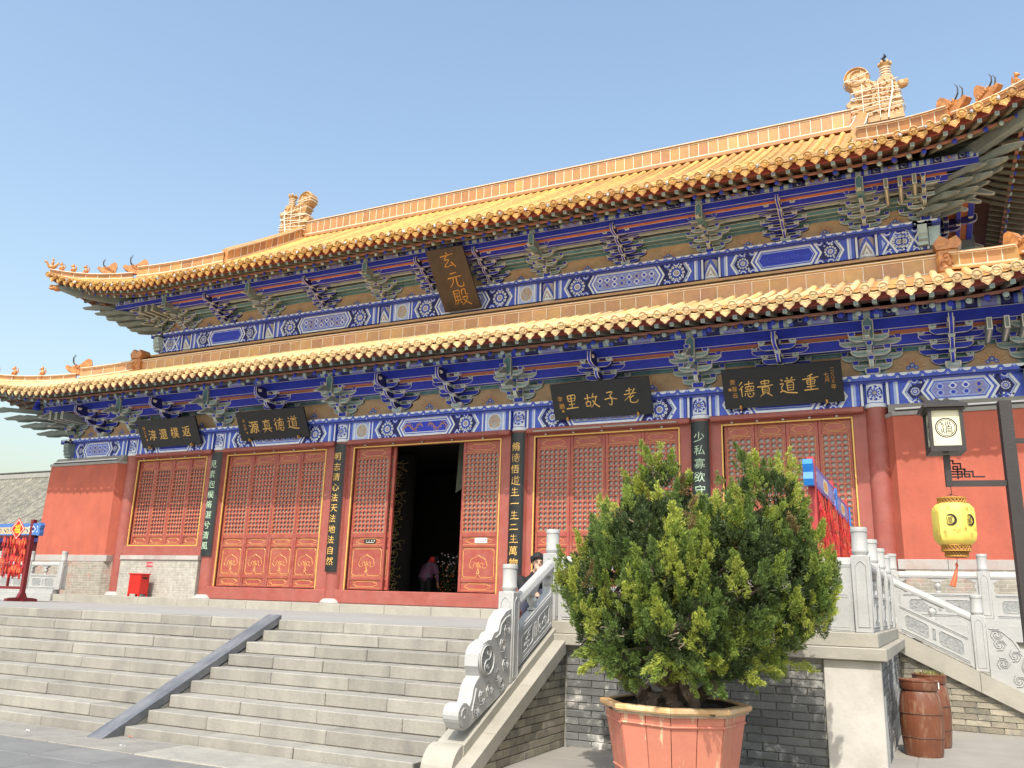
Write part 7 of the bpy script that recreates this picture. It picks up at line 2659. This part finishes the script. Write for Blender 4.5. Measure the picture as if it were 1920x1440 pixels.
for i, (x, y, z, r) in enumerate(LOBES):
    s0 = stems[i % 6][1]
    P, R_ = crooked(s0, (x - TB.x, y - TB.y, z - TB.z), .035, .012, .09, 7, 50 + i)
    MB().tube(P, R_, 6).build('limb', 'bark', tree, True)
mb = MB()
for i in range(70):       # dead twigs poking out
    x, y, z, r = random.choice(LOBES)
    d = Vector((random.gauss(0, 1), random.gauss(-.8, 1), random.gauss(-.1, .7))).normalized()
    p0 = Vector((x, y, z)) - TB + d * r * .5
    p1 = p0 + d * r * random.uniform(.4, .65)
    P, R_ = crooked(p0, p1, .008, .003, .05, 5, 200 + i)
    mb.tube(P, R_, 4)
mb.tube([(-.1, -.55, 1.62), (.0, -.72, 1.66), (-.05, -.74, 1.56)], .008, 4)
struct(mb.build('dead_twig', 'dead', tree), 'stuff')

# foliage: thousands of upright flame-shaped sprays of small scale leaves
FM = bpy.data.materials.new('juniper_foliage')
FM.use_nodes = True
t = FM.node_tree
b_ = t.nodes['Principled BSDF']
at_ = t.nodes.new('ShaderNodeVertexColor')
at_.layer_name = 'tint'
t.links.new(at_.outputs[0], b_.inputs['Base Color'])
b_.inputs['Roughness'].default_value = .55
b_.inputs['Specular IOR Level'].default_value = .35
tr = t.nodes.new('ShaderNodeBsdfTranslucent')
t.links.new(at_.outputs[0], tr.inputs[0])
mxs = t.nodes.new('ShaderNodeMixShader')
mxs.inputs[0].default_value = .22
t.links.new(b_.outputs[0], mxs.inputs[1])
t.links.new(tr.outputs[0], mxs.inputs[2])
t.links.new(mxs.outputs[0], t.nodes['Material Output'].inputs[0])

def spray(nb, L, W):
    """one spray in local space, pointing up +Z: (nb,3 verts) rhombic blades"""
    s_ = rng.random(nb) ** .8
    ang = rng.random(nb) * 2 * np.pi
    rad = W * (1 - s_) ** .7 * (.35 + .65 * rng.random(nb)) * np.minimum(1, .35 + s_ * 3)
    base_ = np.stack([rad * np.cos(ang), rad * np.sin(ang), L * s_ * .92], 1)
    out_ = np.stack([np.cos(ang) * .75, np.sin(ang) * .75, .75 + .8 * s_], 1) + rng.normal(0, .28, (nb, 3))
    out_ /= np.linalg.norm(out_, axis=1)[:, None]
    ln_b = L * (.22 + .20 * rng.random(nb))
    side_ = np.cross(out_, rng.normal(0, 1, (nb, 3)))
    side_ /= np.linalg.norm(side_, axis=1)[:, None]
    wd = ln_b * .135
    v0 = base_
    v1 = base_ + out_ * (ln_b * .45)[:, None] + side_ * wd[:, None]
    v2 = base_ + out_ * ln_b[:, None]
    v3 = base_ + out_ * (ln_b * .45)[:, None] - side_ * wd[:, None]
    return np.stack([v0, v1, v2, v3], 1)      # nb,4,3
VAR = [spray(40, 1.0, .27) for _ in range(14)]
C_, R2 = np.array([l[:3] for l in LOBES]), np.array([l[3] for l in LOBES])
V_all, T_all = [], []
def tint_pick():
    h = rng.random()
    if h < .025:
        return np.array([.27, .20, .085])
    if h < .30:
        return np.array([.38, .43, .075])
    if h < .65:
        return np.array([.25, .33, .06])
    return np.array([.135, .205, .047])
def add_spray(q, axis_, s_, c):
    axis_ = axis_ / np.linalg.norm(axis_)
    e1 = np.cross(axis_, [0.3, .9, .2])
    e1 /= np.linalg.norm(e1)
    e2 = np.cross(axis_, e1)
    a = rng.random() * 6.28
    Mx = np.stack([e1 * np.cos(a) + e2 * np.sin(a), -e1 * np.sin(a) + e2 * np.cos(a), axis_], 0)
    V_all.append((VAR[rng.integers(len(VAR))] * s_) @ Mx + q - np.array(TB) - axis_ * s_ * .3)
    T_all.append(c * (.82 + .36 * rng.random()))
def flame(p, d, h, w, c, nt_):
    """a pointed upright cluster: sprays set round a leaning axis"""
    ax = d * .42 + np.array([0, 0, 1.0]) + rng.normal(0, .16, 3)
    if p[2] < -.30:
        ax = d * .9 + np.array([0, 0, .35]) + rng.normal(0, .2, 3)
    ax /= np.linalg.norm(ax)
    u_ = np.cross(ax, [.2, .1, .97] if abs(ax[2]) < .9 else [1, 0, .1])
    u_ /= np.linalg.norm(u_)
    v_ = np.cross(ax, u_)
    for k in range(nt_):
        t_ = rng.random() ** .85
        a = rng.random() * 6.28
        rr = w * (1 - t_) ** .75 * (.55 + .45 * rng.random())
        rad = u_ * cos(a) + v_ * sin(a)
        add_spray(p + ax * (h * (t_ - .35)) + rad * rr, ax * .9 + rad * .55 * (1 - t_) + rng.normal(0, .14, 3), .078 * (.7 + .6 * rng.random()), c)
for i, (x, y, z, r) in enumerate(LOBES):
    cnt = int(265 * r * r)
    base_c = .85 + .3 * rng.random()
    d = rng.normal(0, 1, (cnt, 3))
    d /= np.linalg.norm(d, axis=1)[:, None]
    for dd in d:
        kk = rng.uniform(.86, 1.06)
        p = np.array([x, y, z]) + dd * r * kk
        dist = np.linalg.norm(p[None] - C_, axis=1) / R2
        dist[i] = 9
        if dist.min() < .84 or (p[2] < -.60 and hypot(p[0] - 9.83, p[1] + 10.95) < .9):
            continue
        w = rng.uniform(.045, .11)
        flame(p, dd, w * rng.uniform(2.6, 4.2), w, tint_pick() * base_c, int(9 + 150 * w))
    cnt = int(1300 * r * r)                  # inner sprays, coloured dark so the crown's gaps look shaded
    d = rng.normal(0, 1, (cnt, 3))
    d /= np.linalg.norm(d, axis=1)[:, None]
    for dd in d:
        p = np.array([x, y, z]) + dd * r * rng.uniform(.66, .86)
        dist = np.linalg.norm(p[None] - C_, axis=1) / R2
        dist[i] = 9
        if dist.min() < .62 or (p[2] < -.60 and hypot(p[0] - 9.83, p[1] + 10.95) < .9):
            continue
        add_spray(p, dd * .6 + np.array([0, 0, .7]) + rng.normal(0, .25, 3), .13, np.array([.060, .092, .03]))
V = np.concatenate(V_all)                      # nblades,4,3
T = np.repeat(np.array(T_all), [len(v) for v in V_all], axis=0)
nb = len(V)
me = bpy.data.meshes.new('crown')
me.vertices.add(nb * 4)
me.vertices.foreach_set('co', V.reshape(-1).astype(np.float32))
me.loops.add(nb * 4)
me.loops.foreach_set('vertex_index', np.arange(nb * 4, dtype=np.int32))
me.polygons.add(nb)
me.polygons.foreach_set('loop_start', np.arange(0, nb * 4, 4, dtype=np.int32))
ca = me.color_attributes.new('tint', 'FLOAT_COLOR', 'POINT')
tc = np.ones((nb * 4, 4), np.float32)
tip = np.tile(np.array([.8, .95, 1.25, .95]), nb)       # young leaf tips are yellower
tc[:, :3] = np.repeat(T, 4, axis=0) * tip[:, None]
ca.data.foreach_set('color', tc.reshape(-1))
me.materials.append(FM)
me.update()
me.validate()
link('crown', me, tree)

# ================================================================== PEOPLE
def fused(mb, name, m, parent, voxel=.012, smooth=4):
    """melts the tubes of a figure into one continuous skin"""
    me = mb.mesh(name + '_raw', m)
    ob = bpy.data.objects.new(name + '_raw', me)
    COL.objects.link(ob)
    r = ob.modifiers.new('r', 'REMESH')
    r.mode = 'VOXEL'
    r.voxel_size = voxel
    s_ = ob.modifiers.new('s', 'SMOOTH')
    s_.iterations = smooth
    s_.factor = .5
    dg = bpy.context.evaluated_depsgraph_get()
    m2 = bpy.data.meshes.new_from_object(ob.evaluated_get(dg))
    bpy.data.objects.remove(ob)
    m2.name = name
    m2.materials.clear()
    m2.materials.append(M[m])
    m2.polygons.foreach_set('use_smooth', [True] * len(m2.polygons))
    return link(name, m2, parent)
def chain(mb, pts, rad, n=10):
    mb.tube(pts, rad, n)
    for p, r in zip(pts, rad):
        mb.ell(p, (r, r, r), 10, 7)
def hand(mb, wrist, d, palm_n, s_=1.0, curl=.6):
    """palm, four unequal bent fingers and a thumb"""
    w, d, pn = Vector(wrist), Vector(d).normalized(), Vector(palm_n).normalized()
    sd = d.cross(pn).normalized()
    mb.ell(w + d * .045 * s_, (.038 * s_, .038 * s_, .03 * s_), 10, 7)
    mb.tube([w, w + d * .085 * s_], [.026 * s_, .034 * s_], 8)
    for k, (o, l) in enumerate(((-.030, .062), (-.010, .072), (.010, .068), (.029, .052))):
        b0 = w + d * .085 * s_ + sd * o * s_
        b1 = b0 + (d * cos(curl * .5) + pn * sin(curl * .5)) * l * .5 * s_
        b2 = b1 + (d * cos(curl * 1.5) + pn * sin(curl * 1.5)) * l * .5 * s_
        mb.tube([b0 - d * .02, b0, b1, b2], [.0095 * s_, .0095 * s_, .009 * s_, .007 * s_], 7)
    t0 = w + d * .03 * s_ - sd * .03 * s_
    t1 = t0 + (d * .6 - sd * .7 + pn * .3).normalized() * .035 * s_
    mb.tube([t0, t1, t1 + (d * .9 + pn * .4).normalized() * .03 * s_], [.013 * s_, .011 * s_, .008 * s_], 7)
def head(mb, c, face, s_=1.0):
    """skull, jaw, nose, ears, lips, brow; face = direction of the gaze"""
    c, F = Vector(c), Vector(face).normalized()
    rot = F.to_track_quat('X', 'Z').to_matrix()
    Q = lambda a, b, z: c + rot @ Vector((a, b, z)) * s_
    mb.ell(Q(-.01, 0, .03), (.095 * s_, .075 * s_, .10 * s_), 14, 10, 0, rot)
    mb.ell(Q(.03, 0, -.05), (.062 * s_, .058 * s_, .07 * s_), 12, 9, 0, rot)
    mb.tube([Q(.085, 0, .03), Q(.108, 0, -.012), Q(.09, 0, -.022)], [.009 * s_, .015 * s_, .012 * s_], 8)
    for b in (-1, 1):
        mb.ell(Q(.0, b * .077, .0), (.022 * s_, .010 * s_, .034 * s_), 8, 6, 0, rot)
        mb.ell(Q(.078, b * .03, .035), (.012 * s_, .022 * s_, .007 * s_), 8, 5, 0, rot)
    mb.ell(Q(.082, 0, -.055), (.012 * s_, .024 * s_, .007 * s_), 8, 5, 0, rot)
    mb.ell(Q(.07, 0, -.10), (.018 * s_, .022 * s_, .016 * s_), 8, 6, 0, rot)
    return Q
# seated man at the top of the steps, hand at his mouth
man = tag(empty('person', (7.14, -8.44, L0)), 'person in black coat sitting behind the sloping balustrade, hand to mouth', 'person')
Z = lambda p: Vector(p) - Vector((7.14, -8.44, L0))
hip = Vector((7.16, -8.42, -.10))
chest = Vector((7.19, -8.47, .245))
neck = Vector((7.25, -8.52, .43))
hd = Vector((7.31, -8.56, .565))
fc = Vector((.55, -.83, -.02))
kr, kl = Vector((7.47, -8.74, .16)), Vector((7.30, -8.86, .10))
fr_, fl_ = Vector((7.40, -8.86, -.26)), Vector((7.20, -9.02, -.26))
shr, shl = chest + Vector((.10, .14, .08)), chest + Vector((-.12, -.13, .08))
elr, ell_ = Vector((7.44, -8.50, .10)), Vector((7.26, -8.78, .12))
hnr = hd + fc.normalized() * .125 + Vector((0, 0, -.135))
hnl = Vector((7.36, -8.78, .17))
body = MB()
chain(body, [Z(hip), Z(chest), Z(neck), Z(hd) + Vector((0, 0, -.06))], [.14, .14, .052, .05])
for h_, k_, f_ in ((hip + Vector((.06, .05, 0)), kr, fr_), (hip + Vector((-.05, -.06, 0)), kl, fl_)):
    chain(body, [Z(h_), Z(k_), Z(f_)], [.085, .06, .042])
for s_, e_, w_ in ((shr, elr, hnr), (shl, ell_, hnl)):
    chain(body, [Z(s_), Z(e_), Z(w_)], [.055, .045, .03])
Qm = head(body, Z(hd), fc, 1.0)
hand(body, Z(hnr), Vector((-.1, .1, .8)) - fc * .2, -fc, .95, .9)
hand(body, Z(hnl), Vector((.6, -.5, -.1)), Vector((0, 0, -1)), .95, .6)
fused(body, 'body', 'skin', man, .009, 3)
ct = MB()
chain(ct, [Z(hip), Z(hip).lerp(Z(chest), .5), Z(chest), Z(neck) + Vector((0, 0, -.02))], [.168, .175, .172, .072])
for s_, e_, w_ in ((shr, elr, hnr), (shl, ell_, hnl)):
    w2 = e_.lerp(w_, .82)
    chain(ct, [Z(chest).lerp(Z(s_), .6), Z(s_), Z(e_), Z(w2)], [.09, .082, .066, .048])
fused(ct, 'coat', 'coat', man, .014, 4)
tr_ = MB()
for h_, k_, f_ in ((hip + Vector((.06, .05, 0)), kr, fr_), (hip + Vector((-.05, -.06, 0)), kl, fl_)):
    chain(tr_, [Z(h_), Z(k_), Z(f_.lerp(k_, .1))], [.105, .078, .06])
fused(tr_, 'trousers', 'jeans', man, .014, 3)
sh_ = MB()
for f_ in (fr_, fl_):
    p = Z(f_)
    sh_.ell(p + Vector((.05, -.06, -.012)), (.075, .075, .038), 12, 8)
    sh_.ell(p, (.05, .05, .05), 10, 7)
fused(sh_, 'shoes', 'shoe', man, .01, 2)
hr = MB()
rot = fc.normalized().to_track_quat('X', 'Z').to_matrix()
hr.ell(Z(hd) + rot @ Vector((-.034, 0, .062)), (.100, .088, .092), 16, 11, 0, rot)
for k in range(26):      # fringe and sides
    a = random.uniform(-1.5, 1.5)
    p = Z(hd) + rot @ Vector((.085 * cos(a), .085 * sin(a), .09))
    hr.tube([p, p + rot @ Vector((.014 * cos(a), .012 * sin(a), -.015)), p + rot @ Vector((.012 * cos(a), .010 * sin(a), -.02 - .05 * abs(a)))], [.02, .017, .006], 5)
hr.build('hair', 'hair', man, True)
ey = MB()
for b in (-1, 1):
    ey.ell(Qm(.088, b * .03, .018), (.008, .012, .006), 8, 6)
ey.build('eyes', 'ink', man, True)
em = MB()
for k, (p, s_) in enumerate(((shl + Vector((-.06, -.07, -.02)), .03), (shl + Vector((-.03, -.09, -.12)), .025), (ell_ + Vector((-.02, -.06, .02)), .025), (shl + Vector((-.07, -.03, -.2)), .03), (hip + Vector((-.1, -.14, .02)), .04), (hip + Vector((-.13, -.10, -.05)), .035))):
    c = Z(p)
    em.ell(c, (s_ * .5, s_ * .4, s_), 7, 5)
em.build('coat_pattern', 'yellow', man, True)
bag = tag(empty('handbag', (7.22, -8.95, L0)), 'brown leather bag standing at the seated person’s feet', 'bag')
mb = MB()
mb.bbox(-.06, .06, -.11, .11, 0, .26, .025)
mb.build('bag_body', 'bag', bag, True)
mb = MB()
mb.tube([(0, -.08, .25), (0, -.06, .36), (0, 0, .41), (0, .06, .36), (0, .08, .25)], .011, 6)
mb.build('handle', 'bag', bag, True)

# woman bending forward inside the doorway, seen from behind
WP = Vector((-1.66, 3.15, HP))
wo = tag(empty('person', WP), 'person in floral jacket and red scarf bending inside the dark doorway', 'person')
body = MB()
hipc = Vector((0, 0, .82))
lh = [Vector((-.09, 0, .80)), Vector((.09, 0, .80))]
kn = [Vector((-.10, .04, .45)), Vector((.10, .04, .45))]
an = [Vector((-.10, .0, .07)), Vector((.10, .0, .07))]
che = Vector((-.02, .28, 1.12))
nek = Vector((-.04, .40, 1.26))
hed = Vector((-.02, .50, 1.34))
for h_, k_, a_ in zip(lh, kn, an):
    chain(body, [h_, k_, a_], [.09, .06, .042])
chain(body, [hipc, hipc.lerp(che, .5), che, nek, hed], [.13, .14, .14, .055, .05])
shd = [che + Vector((-.19, 0, .02)), che + Vector((.19, 0, .02))]
elb = [Vector((-.30, .18, .86)), Vector((.31, .16, .86))]
wri = [Vector((-.28, .22, .66)), Vector((.32, .20, .64))]
for s_, e_, w_ in zip(shd, elb, wri):
    chain(body, [s_, e_, w_], [.055, .042, .03])
    hand(body, w_, Vector((0, .15, -1)), Vector((0, 1, 0)), .95, .5)
head(body, hed, Vector((0, .9, -.4)))
fused(body, 'body', 'skin', wo, .012, 3)
jk = MB()
chain(jk, [hipc + Vector((0, 0, .02)), hipc.lerp(che, .5), che, nek + Vector((0, -.04, -.03))], [.175, .195, .19, .09])
jk.ell(hipc + Vector((0, .02, .02)), (.225, .17, .12), 14, 8)
jk.ell(che, (.24, .15, .15), 14, 8)
for s_, e_, w_ in zip(shd, elb, wri):
    chain(jk, [s_, e_, e_.lerp(w_, .75)], [.085, .068, .05])
fused(jk, 'jacket', 'floral', wo, .016, 4)
tr_ = MB()
for h_, k_, a_ in zip(lh, kn, an):
    chain(tr_, [h_, k_, a_], [.12, .09, .075])
fused(tr_, 'trousers', 'coat', wo, .016, 3)
sc_ = MB()
sc_.ell(nek + Vector((-.02, .0, .02)), (.13, .12, .085), 12, 8)
sc_.ell(hed + Vector((-.05, -.02, .02)), (.115, .12, .11), 12, 8)
fused(sc_, 'scarf', 'scarf', wo, .014, 3)
hr = MB()
hr.ell(hed + Vector((.03, .03, .05)), (.11, .11, .10), 14, 9)
hr.build('hair', 'hair', wo, True)
sh_ = MB()
for a_ in an:
    sh_.ell(a_ + Vector((0, .05, -.03)), (.05, .12, .04), 12, 8)
fused(sh_, 'shoes', 'shoe', wo, .012, 2)

# flowers standing inside, and a hanging banner
fp = tag(empty('potted_flowers', (-.82, 3.0, HP)), 'dark potted plant with orange fruit and pale blossom inside the doorway', 'potted plant')
mb = MB()
mb.lathe([(.14, 0), (.2, .12), (.19, .28), (.22, .32)], 14)
mb.build('pot', 'barrel', fp, True)
mb = MB()
m2 = MB()
m3 = MB()
for k in range(260):
    a, h, r = random.uniform(0, 6.28), random.uniform(.35, 1.5), random.uniform(0, .36)
    p = Vector((r * cos(a) + .12 * (h - .7), r * sin(a), h))
    d = Vector((cos(a), sin(a), random.uniform(-.2, .7))) * .10
    s_ = d.cross(Vector((random.random(), random.random(), 1))).normalized() * .022
    mb.add([p, p + d * .5 + s_, p + d, p + d * .5 - s_], [(0, 1, 2, 3)])
    if k % 5 == 0 and h < 1.15:
        m2.ell(p + d * .6, (.02, .02, .02), 6, 5)
    if k % 6 == 0 and h > .8:
        m3.ell(p + d, (.026, .026, .02), 6, 5)
for k in range(6):
    a = k * 1.05
    mb.tube([(0, 0, .3), (.1 * cos(a), .1 * sin(a), .7), (.25 * cos(a) + .05, .25 * sin(a), 1.2)], .008, 4)
mb.build('leaves', 'leafp', fp)
m2.build('fruit', 'berry', fp, True)
m3.build('blossom', 'blossom', fp, True)
M['banner'] = mat('grey_green_banner', (0.055, 0.062, 0.042), .8, .2, 8)
bn = tag(empty('banner', (0, 0, 0)), 'pointed grey-green banner hanging inside at the upper right of the doorway', 'banner')
mb = MB()
q = [(.42, 4.4), (.78, 4.4), (.78, 3.2), (.36, 2.95)]
mb.prism(q, 1.2, 1.215, lambda u, w, d: (u, d, w))
mb.build('cloth', 'banner', bn)
mb = MB()
for k in range(3):
    mb.line2([(.3 + .1 * k % .2 + (.07 - .01 * t) * cos(t), 3.9 - .35 * k + (.07 - .01 * t) * sin(t)) for t in range(6)], .02, lambda u, w, d=0: (u + .2, 1.199 - d, w), 0, th=.004)
mb.build('banner_print', 'soil', bn)
